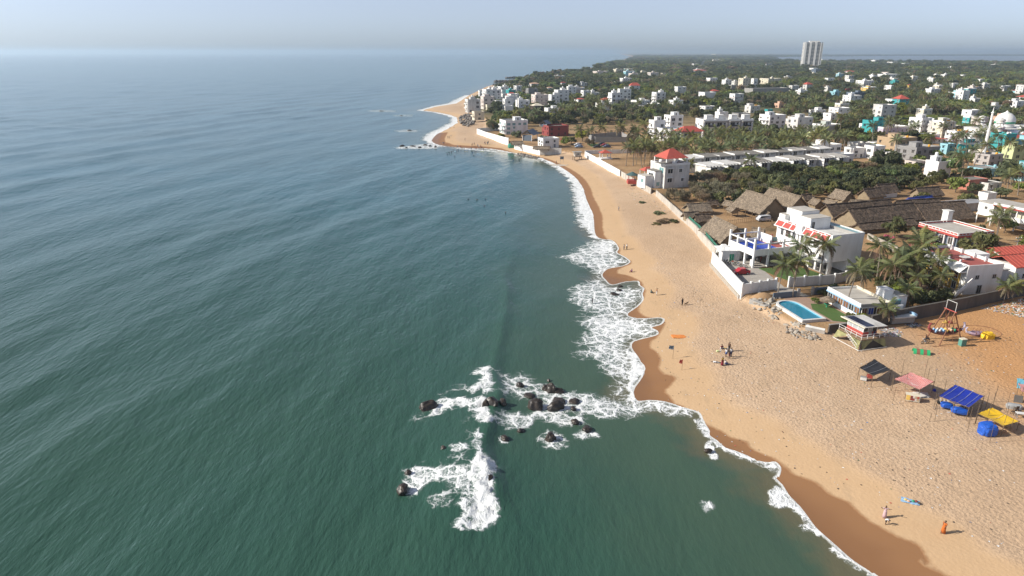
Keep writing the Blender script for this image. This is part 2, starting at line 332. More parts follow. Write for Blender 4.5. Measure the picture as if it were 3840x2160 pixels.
# ------------------------------------------------------------------ sea
CREST = dense([at(0, u, v, .8) for u, v in [(1338,560),(1300,610),(1268,680),(1272,730),(1264,800),(1248,870),(1238,930),(1250,985),(1222,1075),(1208,1130),(1244,1220),(1254,1300),(1238,1345)]], .8)
SHORE_BREAK = dense([at(17, u, v, .3) for u, v in [(545,400),(600,500),(690,560),(760,650),(840,745),(930,850),(1030,950),(1130,1040),(1240,1130),(1360,1215),(1480,1300),(1600,1380)]], .8)
P5 = lambda pts: [at(15, u, v, .3) for u, v in pts]
P6 = lambda pts: [at(16, u, v, .2) for u, v in pts]
P7 = lambda pts: [at(17, u, v, .2) for u, v in pts]
FOAM = [  # polygon, density, feather in metres
 (P5([(660,80),(740,75),(765,130),(792,210),(765,275),(705,315),(690,250),(600,300),(585,260),(640,200),(690,160),(640,150),(560,150)]), .76, 1.0),
 (P5([(600,330),(690,320),(705,380),(745,480),(748,545),(690,545),(625,500),(590,400),(480,390),(350,440),(280,440),(300,380),(345,315),(450,300),(560,310)]), .74, 1.0),
 (P5([(640,550),(660,620),(690,690),(685,760),(765,820),(772,900),(760,960),(775,1080),(810,1200),(780,1250),(700,1300),(600,1330),(520,1330),(600,1240),(600,1120),(590,1000),(560,930),(600,860),(620,780),(585,690)]), .84, .9),
 (P5([(690,330),(705,380),(745,480),(748,540),(700,540),(650,440),(640,340)]), .97, .8), (P5([(640,560),(690,690),(685,760),(765,820),(772,900),(760,960),(775,1080),(810,1200),(760,1250),(680,1280),(640,1100),(650,950),(640,860),(650,780)]), 1.0, 1.0),
 (P5([(580,860),(600,950),(590,1100),(600,1240),(560,1330),(470,1310),(430,1290),(450,1240),(520,1200),(445,1160),(460,1120),(540,1080),(480,1000),(420,1000),(300,960),(220,1000),(130,1060),(100,1010),(60,940),(60,860),(120,830),(240,825),(330,860),(440,850),(520,850)]), .66, 1.4),
 (P5([(415,700),(500,680),(580,680),(600,740),(430,758)]), .72, .7),
 (P5([(560,500),(640,560),(640,800),(560,860),(300,820),(430,770),(560,740),(500,600)]), .40, 3.0),
 (P5([(780,110),(1080,130),(1120,300),(900,330),(800,250)]), .52, 2.5),
 (P5([(800,430),(1000,420),(1180,400),(1480,440),(1500,520),(1300,530),(1100,480),(900,540),(800,530)]), .62, 2.0),
 (P5([(1180,200),(1400,260),(1656,300),(1900,330),(1900,440),(1656,440),(1500,440),(1330,380),(1150,340)]), .62, 2.2),
 (P5([(1380,560),(1480,530),(1590,570),(1600,610),(1400,620)]), .60, .8), (P5([(1100,620),(1200,540),(1310,590),(1330,680),(1180,700)]), .55, 1.0),
 (P5([(270,1030),(420,1040),(480,1110),(430,1170),(290,1150)]), .45, 1.5), (P5([(120,480),(260,300),(560,200),(600,260),(330,300),(230,480)]), .36, 2.0),
 (P5([(805,620),(840,600),(880,650),(820,665)]), .6, .6),
 (P6([(480,-10),(400,60),(215,130),(420,220),(500,235),(490,300),(280,420),(310,490),(390,560),(500,590),(360,660),(440,740),(330,830),(430,860),(310,930),(520,1000),(560,1080),(680,1130),(680,1230),(760,1290),(850,1300),(830,1240),(925,1060),(850,930),(810,870),(830,820),(1025,780),(1045,710),(1080,680),(900,640),(780,600),(900,490),(915,400),(640,370),(570,270),(800,180),(700,90),(700,0)]), .60, 3.0),
 (P6([(770,890),(840,930),(925,1060),(850,1190),(850,1300),(780,1290),(750,1200),(800,1080)]), .95, .8),
 (P6([(820,1300),(1000,1290),(1250,1360),(1380,1420),(1300,1440),(1000,1400),(600,1449),(200,1449),(0,1440),(0,1180),(160,1190),(400,1260),(640,1290)]), .60, 2.2),
 (P6([(400,640),(560,600),(800,640),(900,660),(960,720),(800,800),(640,840),(480,760)]), .74, 3.0), (P6([(480,20),(640,0),(690,80),(540,130),(640,200),(500,210)]), .76, 2.0),
 (P7([(10,20),(80,10),(140,110),(130,140),(250,225),(420,290),(520,340),(640,350),(690,400),(650,470),(590,440),(480,350),(330,290),(200,240),(100,160)]), .80, .9),
 (P7([(90,190),(140,180),(190,290),(160,325),(120,270)]), .92, .5), (P7([(50,660),(160,655),(170,710),(100,750)]), .62, .8),
 (P7([(580,590),(640,520),(720,560),(800,650),(880,740),(1000,900),(960,900),(850,790),(760,700),(620,690)]), .85, .8),
 (P7([(840,840),(920,810),(930,880),(860,890)]), .7, .6), (P7([(1090,1010),(1330,1180),(1500,1280),(1480,1300),(1280,1180),(1080,1040)]), .72, .6),
] + [([at(0, u, v, 0) for u, v in q], d, f) for q, d, f in (([(918,277),(960,275),(1000,278),(1000,283),(925,282)], .42, 5), ([(985,288),(1045,288),(1042,295),(990,294)], .4, 5), ([(985,328),(1020,325),(1060,327),(1050,333),(1000,333)], .45, 4), ([(988,371),(1030,366),(1090,360),(1115,366),(1100,374),(1010,376)], .62, 3), ([(1075,352),(1100,340),(1128,326),(1142,310),(1125,318),(1098,334),(1065,352)], .9, 2), ([(1120,372),(1190,378),(1260,384),(1250,379),(1180,373)], .6, 1))]
def sea_fields(x, y):
    n = len(x); foam = np.zeros(n); dE = np.full(n, 60.0); z = np.zeros(n); shal = np.zeros(n); steep = np.zeros(n)
    s = sdf(x, y, SEA_POLY, SOFT_SEA)
    nb = (np.abs(x) < 175) & (y > 40) & (y < 900)
    xb, yb, sb = x[nb], y[nb], s[nb]
    # swells: long low waves that bend round towards the shore, travelling to +X
    off = sm(s, 8, 60)
    for lam, ang, amp, ph in ((27, 14, .24, 0.3), (17, -6, .12, 1.7), (43, 26, .22, 2.2), (11, 30, .06, .9)):
        a = R(ang); u = x * math.cos(a) - y * math.sin(a) + 9 * (vnoise(x, y, 60, 5) - .5)
        k = 2 * math.pi / lam; w = np.sin(u * k + ph)
        z += amp * (w + .25 * np.sin(2 * u * k + 2 * ph)) * (.25 + .75 * off) * (0.5 + vnoise(x, y, 45, 9)) * sm(2600 - y, 0, 2000)
    zb = z[nb]
    # the breaker
    cxy = np.array(CREST); dc = dist_to(xb, yb, CREST, False)
    cx_at = np.interp(yb, cxy[::-1, 1], cxy[::-1, 0]) if cxy[0, 1] > cxy[-1, 1] else np.interp(yb, cxy[:, 1], cxy[:, 0])
    t = xb - cx_at
    amp = .9 * sm(yb, 62, 78) * (1 - .38 * sm(yb, 92, 112)) * (1 - sm(yb, 135, 195))
    rough = (vnoise(xb, yb, 1.1, 3) + .5 * vnoise(xb, yb, .5, 4) - .75)
    prof = np.where(t > 0, np.exp(-(t / 1.55) ** 2), np.exp(-(t / 7.0) ** 2))
    zb = zb * .6 + amp * prof 
    # small wave folding on the sand
    ds = dist_to(xb, yb, SHORE_BREAK, False); sbx = np.array(SHORE_BREAK)
    sx_at = np.interp(yb, sbx[::-1, 1], sbx[::-1, 0]); t2 = xb - sx_at
    a2 = .55 * sm(yb, 45, 58) * (1 - sm(yb, 76, 80)) + .0
    zb += a2 * np.where(t2 > 0, np.exp(-(t2 / .45) ** 2), np.exp(-(t2 / 2.6) ** 2))
    # foam
    fb = np.zeros(len(xb))
    wob = (vnoise(xb, yb, 2.4, 11) - .5) * 2.2 + (vnoise(xb, yb, .9, 12) - .5) * 1.2
    for poly, den, fe in FOAM:
        P = np.array(poly); k = (xb > P[:,0].min()-6) & (xb < P[:,0].max()+6) & (yb > P[:,1].min()-6) & (yb < P[:,1].max()+6)
        if not k.any(): continue
        d = sdf(xb[k], yb[k], poly) + wob[k] * min(1, fe * .5)
        fb[k] = np.maximum(fb[k], den * sm(d, -fe * .9, fe * .9))
    far_band = np.interp(yb, [190, 215, 260, 300, 340, 380, 400, 440, 480, 640, 700, 760, 900], [0, 7, 6, 5, 4, 2, 1.2, 9, 10, 6, 8, 14, 8])
    fb = np.maximum(fb, (.82 * (1 - sm(sb + wob * 1.2, far_band * .35, far_band * 1.2 + .01))) * (far_band > .1) * (sb > -1))
    fb = np.maximum(fb, .35 * sm(ds * 0 + (t > -9) * (t < 2) * amp, .3, .9) * 0)
    zb += sm(fb, .6, .95) * rough * 1.15 * sm(sb, 2, 8)
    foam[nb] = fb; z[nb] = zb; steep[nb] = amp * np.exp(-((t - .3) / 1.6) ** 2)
    # thin swash riding up the sand
    th = beach_height(x, y)
    film = th + np.clip(s * .06, -.35, .06)
    blend = sm(s, 1.0, 7.0)
    z = np.where(s < 7, np.maximum(film, z * blend + film * (1 - blend)), np.maximum(z, th + .05))
    return z, {'foam': foam, 'shore': np.clip(s, -5, 90), 'crest': steep, '_s': s}
def sea_material():
    m, nt, b = new_mat('sea_water'); p = world_pos(nt); L = nt.links
    s = attr(nt, 'shore'); f = attr(nt, 'foam')
    sx = nd(nt, 'ShaderNodeSeparateXYZ'); L.new(p, sx.inputs[0])
    big = noise_tex(nt, 0.018, 4, .6, p); mid = noise_tex(nt, .12, 4, .6, p)
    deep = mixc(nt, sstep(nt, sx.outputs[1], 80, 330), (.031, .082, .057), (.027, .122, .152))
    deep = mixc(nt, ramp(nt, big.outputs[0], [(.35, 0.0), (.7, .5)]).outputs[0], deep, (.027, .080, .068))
    sj = mth(nt, 'ADD', s, mth(nt, 'MULTIPLY_ADD', mid.outputs[0], 14, -7))
    c = mixc(nt, mth(nt, 'MULTIPLY', sstep(nt, sj, 34, 6), .6), deep, (.070, .108, .070))
    c = mixc(nt, mth(nt, 'MULTIPLY', sstep(nt, sj, 7, 1), .55), c, (.17, .125, .07))
    c = mixc(nt, mth(nt, 'MULTIPLY', attr(nt, 'crest'), .45), c, (.05, .14, .09))   # green light through the thin lifted wave, painted into the base colour
    # lace of foam: warped cells whose walls stay white, filling in where the foam is dense
    wv = noise_tex(nt, .5, 4, .65, p); wv2 = noise_tex(nt, 2.4, 3, .6, p)
    warp = nd(nt, 'ShaderNodeVectorMath', operation='MULTIPLY_ADD'); L.new(wv.outputs['Color'], warp.inputs[0]); warp.inputs[1].default_value = (3.2, 3.2, 0); L.new(p, warp.inputs[2])
    warp2 = nd(nt, 'ShaderNodeVectorMath', operation='MULTIPLY_ADD'); L.new(wv2.outputs['Color'], warp2.inputs[0]); warp2.inputs[1].default_value = (.7, .7, 0); L.new(warp.outputs[0], warp2.inputs[2])
    lace = None
    for sc, wt in ((.38, 1.0), (.95, .8), (2.1, .6)):
        v = nd(nt, 'ShaderNodeTexVoronoi', feature='DISTANCE_TO_EDGE', i_Scale=sc, voronoi_dimensions='2D'); L.new(warp2.outputs[0], v.inputs['Vector'])
        e = mth(nt, 'MULTIPLY', v.outputs['Distance'], 1.0)
        t = mth(nt, 'MULTIPLY', sstep(nt, e, .22, .0), wt)
        lace = t if lace is None else mth(nt, 'MAXIMUM', lace, t)
    tex = mth(nt, 'ADD', mth(nt, 'MULTIPLY', lace, .62), mth(nt, 'MULTIPLY', noise_tex(nt, .8, 5, .75, warp.outputs[0]).outputs[0], .5))
    fm = sstep(nt, mth(nt, 'ADD', tex, mth(nt, 'MULTIPLY', f, 1.15)), .97, 1.45)
    fm = mth(nt, 'MULTIPLY', fm, sstep(nt, f, .02, .25))
    # bead of foam along the swash edge
    ej = mth(nt, 'ADD', s, mth(nt, 'MULTIPLY_ADD', wv2.outputs[0], .5, -.25))
    bead = mth(nt, 'MULTIPLY', sstep(nt, ej, .55, .15), sstep(nt, sx.outputs[1], 900, 300))
    fm = mth(nt, 'MAXIMUM', fm, mth(nt, 'MULTIPLY', bead, .8), clamp=True)
    veil = mth(nt, 'MULTIPLY', sstep(nt, f, .15, .9), .30)
    c = mixc(nt, veil, c, (.42, .50, .47))
    c = mixc(nt, mth(nt, 'MULTIPLY', fm, .93), c, (.84, .86, .86))
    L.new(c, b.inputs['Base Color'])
    L.new(mth(nt, 'MULTIPLY_ADD', fm, .6, .16), b.inputs['Roughness'])
    b.inputs['IOR'].default_value = 1.33
    # chop, drawn out along the wave fronts
    rot = nd(nt, 'ShaderNodeMapping'); rot.inputs['Rotation'].default_value = (0, 0, R(-22)); rot.inputs['Scale'].default_value = (1.0, .34, 1); L.new(p, rot.inputs[0])
    c1 = noise_tex(nt, .30, 4, .55, rot.outputs[0]); c2 = noise_tex(nt, 1.3, 4, .6, rot.outputs[0]); c3 = noise_tex(nt, .055, 3, .5, rot.outputs[0])
    calm = mth(nt, 'MULTIPLY_ADD', sstep(nt, s, 2, 45), .75, .25)
    h = mth(nt, 'ADD', mth(nt, 'ADD', mth(nt, 'MULTIPLY', c1.outputs[0], 1.0), mth(nt, 'MULTIPLY', c2.outputs[0], .42)), mth(nt, 'MULTIPLY', c3.outputs[0], 1.8))
    h = mth(nt, 'ADD', mth(nt, 'MULTIPLY', h, calm), mth(nt, 'MULTIPLY', fm, mth(nt, 'MULTIPLY', tex, .35)))
    bump(nt, b, h, .62, .6)
    return m
sxs = axis([(-26000, 3000), (-400, 16), (-120, 4), (-50, .75), (-30, .42), (34, .42), (50, .8), (80, 8), (6000, 1500)])
sys_ = axis([(-400, 60), (30, 2), (50, .42), (150, .42), (215, .8), (430, 1.8), (800, 7), (2500, 60), (30000, 2500)])
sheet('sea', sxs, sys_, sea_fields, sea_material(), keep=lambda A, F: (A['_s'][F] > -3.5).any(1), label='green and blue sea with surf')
# ------------------------------------------------------------------ palette
WHITE = mat('white_plaster', (.84, .84, .82), .75, (.46, .43, .38), .48, .35, streak=True, grain=.06)
WHITE2 = mat('weathered_white_plaster', (.70, .69, .66), .85, (.28, .26, .23), .65, .5, streak=True, grain=.10)
CREAM = mat('cream_plaster', (.72, .66, .52), .8, (.40, .34, .26), .4, .4, streak=True)
GREYC = mat('bare_concrete', (.36, .35, .33), .9, (.19, .185, .175), .6, .5, bmp=.3)
BLOCK = mat('grey_blockwork', (.30, .295, .29), .9, (.17, .165, .16), .55, .7, bmp=.4)
DECK = mat('roof_screed', (.50, .47, .42), .9, (.24, .22, .19), .6, .35)
ROOFDK = mat('stained_roof_screed', (.24, .225, .20), .9, (.10, .095, .085), .65, .5)
STONE = mat('rubble_stone', (.42, .38, .32), .95, (.20, .17, .14), .6, 1.6, bmp=.9, bscale=3)
DARKWALL = mat('mouldy_shaded_wall', (.12, .108, .097), .95, (.04, .036, .032), .8, .4, streak=True, bmp=.4)  # mould stains, with the base colour darkened further for shade on the wall
WTHR = mat('weathered_grey_wall', (.52, .48, .42), .9, (.24, .21, .18), .7, .6, streak=True, bmp=.3)
REDP = mat('red_paint', (.44, .075, .06), .7, (.30, .07, .055), .4, .6)
REDT = mat('red_roof_tile', (.50, .095, .065), .75, (.30, .07, .05), .45, .8, bmp=.4, bscale=4)
BRICKR = mat('brick_red_wall', (.27, .055, .05), .8, (.17, .045, .04), .4)
TEAL = mat('teal_plaster', (.04, .36, .37), .7, (.03, .24, .25), .4)
SKYB = mat('light_blue_plaster', (.33, .60, .68), .75, (.22, .40, .46), .45, streak=True)
LILAC = mat('lilac_plaster', (.55, .50, .62), .8, (.38, .35, .42), .4)
TAN = mat('tan_plaster', (.47, .34, .21), .8, (.34, .25, .16), .4)
PEACH = mat('peach_plaster', (.66, .42, .30), .8, (.45, .30, .22), .4)
YELL = mat('yellow_plaster', (.75, .50, .12), .8, (.55, .36, .12), .4)
LIME = mat('lime_plaster', (.62, .68, .36), .8, (.42, .45, .25), .4)
GREEN = mat('green_paint', (.03, .30, .17), .7, (.02, .2, .12), .4)
PINKW = mat('pinkish_plaster', (.68, .60, .55), .8, (.45, .38, .34), .45, streak=True)
SLATE = mat('blue_grey_paint', (.13, .17, .22), .7)
BLUER = mat('blue_grey_roof_sheet', (.17, .20, .25), .55, (.10, .12, .15), .4)
DKWOOD = mat('dark_timber', (.09, .06, .04), .8)
WOOD = mat('weathered_timber', (.26, .18, .11), .85, bmp=.3)
GLASS = mat('dark_window_glass', (.035, .042, .05), .18, amt=.2)
TGLASS = mat('teal_roof_glass', (.16, .33, .34), .25, amt=.3)
VOID = mat('shaded_room', (.06, .055, .05), .9)
STEEL = mat('grey_steel', (.42, .42, .42), .5, metal=.3)
RUST = mat('rusty_steel', (.25, .11, .06), .8, (.14, .07, .04), .5, 2)
BLACKP = mat('black_plastic', (.02, .02, .022), .55)
YTANK = mat('yellow_plastic_tank', (.75, .38, .03), .5)
THATCH = mat('grey_palm_thatch', (.29, .228, .165), 1.0, (.135, .105, .075), .8, .8, bmp=1.0, bscale=2.6, grain=.5)
THATCH2 = mat('brown_palm_thatch', (.21, .15, .105), 1.0, (.06, .043, .032), .95, 1.1, bmp=1.0, bscale=2.2, grain=.75)
THWALL = mat('woven_palm_wall', (.33, .26, .17), 1.0, (.18, .14, .09), .6, .8, bmp=.6, grain=.3)
GNET = mat('green_shade_net', (.03, .16, .11), .9)
TILEFLOOR = mat('driveway_concrete', (.40, .37, .33), .85, (.28, .26, .23), .5, .5)
GRASSM = mat('lawn', (.075, .15, .028), .95, (.13, .16, .05), .6, .6, bmp=.8, bscale=9, grain=.4)
REDFLOOR = mat('red_floor_paint', (.36, .09, .075), .75, (.27, .085, .07), .5)

UB = {}
def ubox(m):
    if m.name not in UB: UB[m.name] = MB().box(0, 0, 0, 1, 1, 1).mesh('block_' + m.name, m)
    return UB[m.name]
def part(name, parent, m, x, y, z, sx, sy, sz, rz=0.0, **p):
    return link(name, ubox(m), parent, (x, y, z), rz, (sx, sy, sz), **p)
# window: ring frame standing 6 cm proud with the pane set back inside it; local plane XZ, facing -Y
_fr = MB()
for a in ((-.47, 0, 0, .06, .9, 1.0), (.47, 0, 0, .06, .9, 1.0), (0, 0, 0, .88, .9, .06), (0, 0, .94, .88, .9, .06), (0, 0, .06, .04, .6, .88)): _fr.box(*a)
_pn = MB().box(0, .15, .06, .88, .5, .88)
WM = {}
def win_mesh(fm, pm):
    k = (fm.name, pm.name)
    if k not in WM: WM[k] = (_fr.mesh('window_frame_' + fm.name, fm), _pn.mesh('pane_' + pm.name, pm))
    return WM[k]
FACE = {'F': (0, -1, 0), 'S': (-1, 0, -math.pi / 2), 'B': (0, 1, math.pi), 'R': (1, 0, math.pi / 2)}
def window(parent, w, d, face, t, z, ww, wh, fm=None, pm=None, frame=True, shade=None, name='window', x0=0, y0=0):
    """on the given face of a w x d block centred at x0, y0; t along the face (to the right seen from outside)"""
    nx, ny, rz = FACE[face]
    hw, hd = w / 2, d / 2
    tx, ty = -ny, nx
    x = x0 + nx * hw + tx * t; y = y0 + ny * hd + ty * t
    fme, pme = win_mesh(fm or WHITE, pm or GLASS)
    if frame:
        o = link(name, fme, parent, (x + nx * .02, y + ny * .02, z), rz, (ww, .14, wh)); link('pane', pme, o)
    else: o = link(name, pme, parent, (x + nx * .02, y + ny * .02, z), rz, (ww, .14, wh))
    if shade is not None:
        part('sunshade', parent, shade, x + nx * .25, y + ny * .25, z + wh + .1, (ww + .5) if ny else .5, .5 if ny else (ww + .5), .09)
    return o
def parapet(parent, w, d, z, h, m, t=.18, x0=0, y0=0, name='parapet'):
    b = MB()
    b.box(x0, y0 - d/2 + t/2, z, w, t, h); b.box(x0, y0 + d/2 - t/2, z, w, t, h)
    b.box(x0 - w/2 + t/2, y0, z, t, d - 2*t, h); b.box(x0 + w/2 - t/2, y0, z, t, d - 2*t, h)
    return b.build(name, m, parent)
_tk = MB().lathe([(.1, 1.25), (.42, 1.2), (.55, 1.0), (.55, .05), (.5, 0)][::-1], 10)
TK = {}
def tank(parent, m, x, y, z, s=1.0):
    if m.name not in TK: TK[m.name] = _tk.mesh('tank_' + m.name, m, True)
    return link('water_tank', TK[m.name], parent, (x, y, z), 0, (s, s, s))

VIEW = []   # sighted houses: planting in front stays low enough to show them
FOOT = []   # footprints kept clear of planting: x, y, radius
def house(label, k, uL, uR, vT, vB, wall=WHITE, tk=None, stair=1, yaw=20, depth=.8, trim=None, roofm=None, band=None, wins=True,
          name='house', cat='house', group=None, roof='flat', sx=1.0, open_=0, win_pm=None, hmax=None, rng=None):
    """a flat roofed (or hipped) block whose base line, left and right edges and roof line were sighted from the air"""
    rg = random.Random(hash((k, uL, uR, vT)) if rng is None else rng)
    ox, oy, s = ORI[k]
    x, y = at(k, (uL + uR) / 2, vB); dep = depth_of(x, y, 3)
    span = (uR - uL) / s * dep / FPX
    w = span / (math.cos(R(yaw)) + depth * math.sin(R(abs(yaw)))) * sx; d = w * depth
    yr = (1080 - oy - vT / s) / FPX
    yf = y + .15 * d
    h = CAM_H + yf * (-SP + yr * CP) / (CP + yr * SP) - 3
    if hmax: h = min(h, hmax)
    h = max(2.8, h)
    cx, cy_ = x, y + .5 * (w * math.sin(R(abs(yaw))) + d * math.cos(R(yaw)))
    FOOT.append((cx, cy_, .55 * math.hypot(w, d))); VIEW.append((cx, cy_, .5 * span, px_up(x, y, 3.0), px_up(x, y, 3.0 + h)))
    return block_house(label, cx, cy_, w, d, h, yaw, rg, wall, tk, stair, trim, roofm, band, wins, name, cat, group, roof, open_, win_pm)
def block_house(label, cx, cy_, w, d, h, yaw, rg, wall, tk=None, stair=1, trim=None, roofm=None, band=None, wins=True, name='house', cat='house', group=None, roof='flat', open_=0, win_pm=None):
    y = cy_; n = max(1, int(round(h / 3.3)))
    o = thing(name, label, cat, (cx, cy_, 3.0), R(yaw), group)
    near = y < 520; far = y > 1100
    ph = .9 if (n > 1 or h > 4) and roof == 'flat' else .35
    hb = h - ph if roof == 'flat' else h * .72
    if hb < 2.4: hb, ph = h - .3, .3
    wm = wall; tr = trim or wall
    part('wall', o, wm, 0, 0, 0, w, d, hb)
    rm = roofm or rg.choice([DECK, DECK, ROOFDK, WHITE2])
    if roof == 'flat':
        part('roof', o, rm, 0, 0, hb, w - .1, d - .1, .12)
        parapet(o, w + .12, d + .12, hb - .05, ph + .05, tr)
    else:
        b = MB(); e = .6; zt = h
        rl = max(0, (w - d) / 2) if w > d else 0; rd = max(0, (d - w) / 2) if d > w else 0
        V = [(-w/2-e, -d/2-e, hb), (w/2+e, -d/2-e, hb), (w/2+e, d/2+e, hb), (-w/2-e, d/2+e, hb), (-rl-.05, -rd-.05, zt), (rl+.05, -rd-.05, zt), (rl+.05, rd+.05, zt), (-rl-.05, rd+.05, zt)]
        b.add(V, [(3,2,1,0), (0,1,5,4), (1,2,6,5), (2,3,7,6), (3,0,4,7), (4,5,6,7)])
        b.build('roof', rm if roofm else REDT, o)
    fh = hb / n
    for i in range(1, n):
        part('floor_band', o, band or tr, 0, 0, i * fh - .12, w + .16, d + .16, .22)
    if wins:
        for face, L in (('F', w), ('S', d)):
            m = max(1, int(L / (3.4 if near else 4.2)))
            if far: m = min(m, 4)
            for i in range(n):
                for j in range(m):
                    t = (j + .5) / m * L - L / 2 + rg.uniform(-.25, .25)
                    if rg.random() < .14: continue
                    big = rg.random() < (.35 + open_)
                    ww = min(L / m * .72, rg.uniform(1.9, 2.6) if big else rg.uniform(1.0, 1.5)); wh = min(fh * .62, 1.9 if big else 1.35)
                    zz = i * fh + (.35 if big else fh * .34)
                    if i == 0 and j == m // 2 and face == 'F' and near:
                        window(o, w, d, face, t, .02, 1.1, 2.1, tr, rg.choice([DKWOOD, GLASS, SLATE]), True, None, 'door')
                    else:
                        window(o, w, d, face, t, zz, ww, wh, tr, win_pm or (VOID if big and rg.random() < .5 else GLASS), not far, tr if (near and not big) else None)
    if open_ and n > 1:                    # balconies along the sea face
        for i in range(1, n):
            part('balcony', o, tr, -w/2 - .65, 0, i * fh - .1, 1.3, d * .8, .14); part('balcony_rail', o, tr, -w/2 - 1.25, 0, i * fh + .04, .1, d * .8, .75)
    zr = hb + .12
    if stair:
        sw, sd, sh = min(w * .42, 4.2), min(d * .45, 4.0), 2.3
        sx_, sy_ = rg.uniform(-.2, .25) * w, rg.uniform(0, .22) * d
        part('stair_room', o, wm, sx_, sy_, zr, sw, sd, sh); part('stair_roof', o, tr, sx_, sy_, zr + sh, sw + .4, sd + .4, .12)
        if near: window(o, sw, sd, 'F', 0, zr + .02, .9, 1.9, tr, DKWOOD, True, None, 'door', sx_, sy_)
        if stair > 1: tank(o, WHITE, sx_, sy_, zr + sh + .12, 1.2)
    if tk is not None:
        for q in range(rg.choice((1, 1, 2))): tank(o, tk, w * .3 - q * 1.3, -d * .2 + .3 * q, zr, 1.05)
    return o

# ------------------------------------------------------------------ thatched huts
def thatch_slope(b, A, B, C, D, nu=20, nv=7, amp=.07, seed=0, th=.28):
    """A,B along the ridge, D,C along the eave; a shaggy thick sheet"""
    A, B, C, D = map(Vector, (A, B, C, D)); rg = random.Random(seed)
    nrm = (B - A).cross(D - A).normalized()
    if nrm.z < 0: nrm = -nrm
    top = []; 
    for j in range(nv + 1):
        for i in range(nu + 1):
            u, v = i / nu, j / nv
            p = (A.lerp(B, u)).lerp(D.lerp(C, u), v)
            p = p + nrm * (rg.uniform(-amp, amp) + .10 * ((v * nv * .7) % 1.0) + .14 * math.sin(u * 9 + seed) * .3)
            if j == nv: p = p + (D - A).normalized() * rg.uniform(-.22, .22)
            if i in (0, nu): p = p + (B - A).normalized() * rg.uniform(-.12, .12)
            top.append(p)
    bot = [p - nrm * th for p in top]; n = nu + 1; N = len(top)
    fs = [(j*n+i, j*n+i+1, (j+1)*n+i+1, (j+1)*n+i) for j in range(nv) for i in range(nu)]
    fs += [tuple(N + q for q in f[::-1]) for f in list(fs)]
    rim = [j*n for j in range(nv+1)] + [nv*n+i for i in range(1, nu+1)] + [j*n+nu for j in range(nv-1, -1, -1)] + [i for i in range(nu-1, 0, -1)]
    fs += [(rim[i], rim[(i+1) % len(rim)], N + rim[(i+1) % len(rim)], N + rim[i]) for i in range(len(rim))]
    b.add(top + bot, fs)
def hut(label, P, Q, zr, hw, ez, tm=THATCH, wm=THWALL, zg=3.0, posts=False, group=None, hw2=None, name='thatched_hut', cat='hut', ridge=True, over=.6, stilts=0):
    """P, Q: ridge ends on the map; zr ridge height, hw half width, ez eave height"""
    P, Q = Vector((*P, 0)), Vector((*Q, 0)); C = (P + Q) / 2; dx = (Q - P); L = dx.length; rz = math.atan2(dx.y, dx.x)
    FOOT.append((C.x, C.y, max(L, 2 * hw) * .5))
    o = thing(name, label, cat, (C.x, C.y, zg), rz, group)
    H, E = zr - zg, ez - zg; a = L / 2; hw2 = hw2 or hw
    b = MB(); nu = max(8, int(L * 1.6)); nv = max(4, int(hw * 1.6))
    sd = int(P.x * 13 + P.y * 7)
    thatch_slope(b, (-a, 0, H), (a, 0, H), (a + .15, -hw, E), (-a - .15, -hw, E), nu, nv, seed=sd)
    thatch_slope(b, (a, 0, H), (-a, 0, H), (-a - .15, hw2, E), (a + .15, hw2, E), nu, nv, seed=sd + 1)
    r = b.build('roof', tm, o, smooth=False)
    if ridge:
        rb = MB(); pts = [(-a - .2 + (2 * a + .4) * i / 12, random.uniform(-.06, .06), H + .1 + random.uniform(-.05, .05)) for i in range(13)]
        rb.tube(pts, .2, 6).build('ridge_roll', tm, r)
    inx, k = a - over, (hw - .55) / hw
    zt = H - .3
    if posts:
        for i in range(max(2, int(L / 3)) + 1):
            for sgn in (-1, 1):
                MB().tube([(-inx + 2 * inx * i / max(2, int(L / 3)), sgn * (hw - .6), 0), (-inx + 2 * inx * i / max(2, int(L / 3)), sgn * (hw - .6), E + .35)], .09, 5).build('post', WOOD, o)
        part('back_wall', o, wm, 0, (hw2 - .8), 0, 2 * inx, .15, E + .3)
    else:
        for sgn in (-1, 1): part('side_wall', o, wm, 0, sgn * ((hw if sgn < 0 else hw2) - .6), stilts, 2 * inx, .16, E + .25 - stilts)
    if stilts:
        for sx in (-1, 1):
            for sy in (-1, 1): part('leg', o, WOOD, sx * (inx - .1), sy * (hw - .7), 0, .14, .14, stilts + .1)
        part('platform', o, WOOD, 0, 0, stilts - .02, 2 * inx, 2 * (hw - .5), .12)
    for sgn in (-1, 1):                      # gables
        g = MB(); x = sgn * inx; t = .08; zz = stilts
        base = [(-(hw - .68), zz), (hw2 - .68, zz), (hw2 - .68, E + .2), (0, zt), (-(hw - .68), E + .2)]
        V = [(x - t, y, z) for y, z in base] + [(x + t, y, z) for y, z in base]
        g.add(V, [(4,3,2,1,0), (5,6,7,8,9)] + [(i, (i+1) % 5, (i+1) % 5 + 5, i + 5) for i in range(5)])
        if not posts or sgn > 0: g.build('gable', wm, o)
    return o

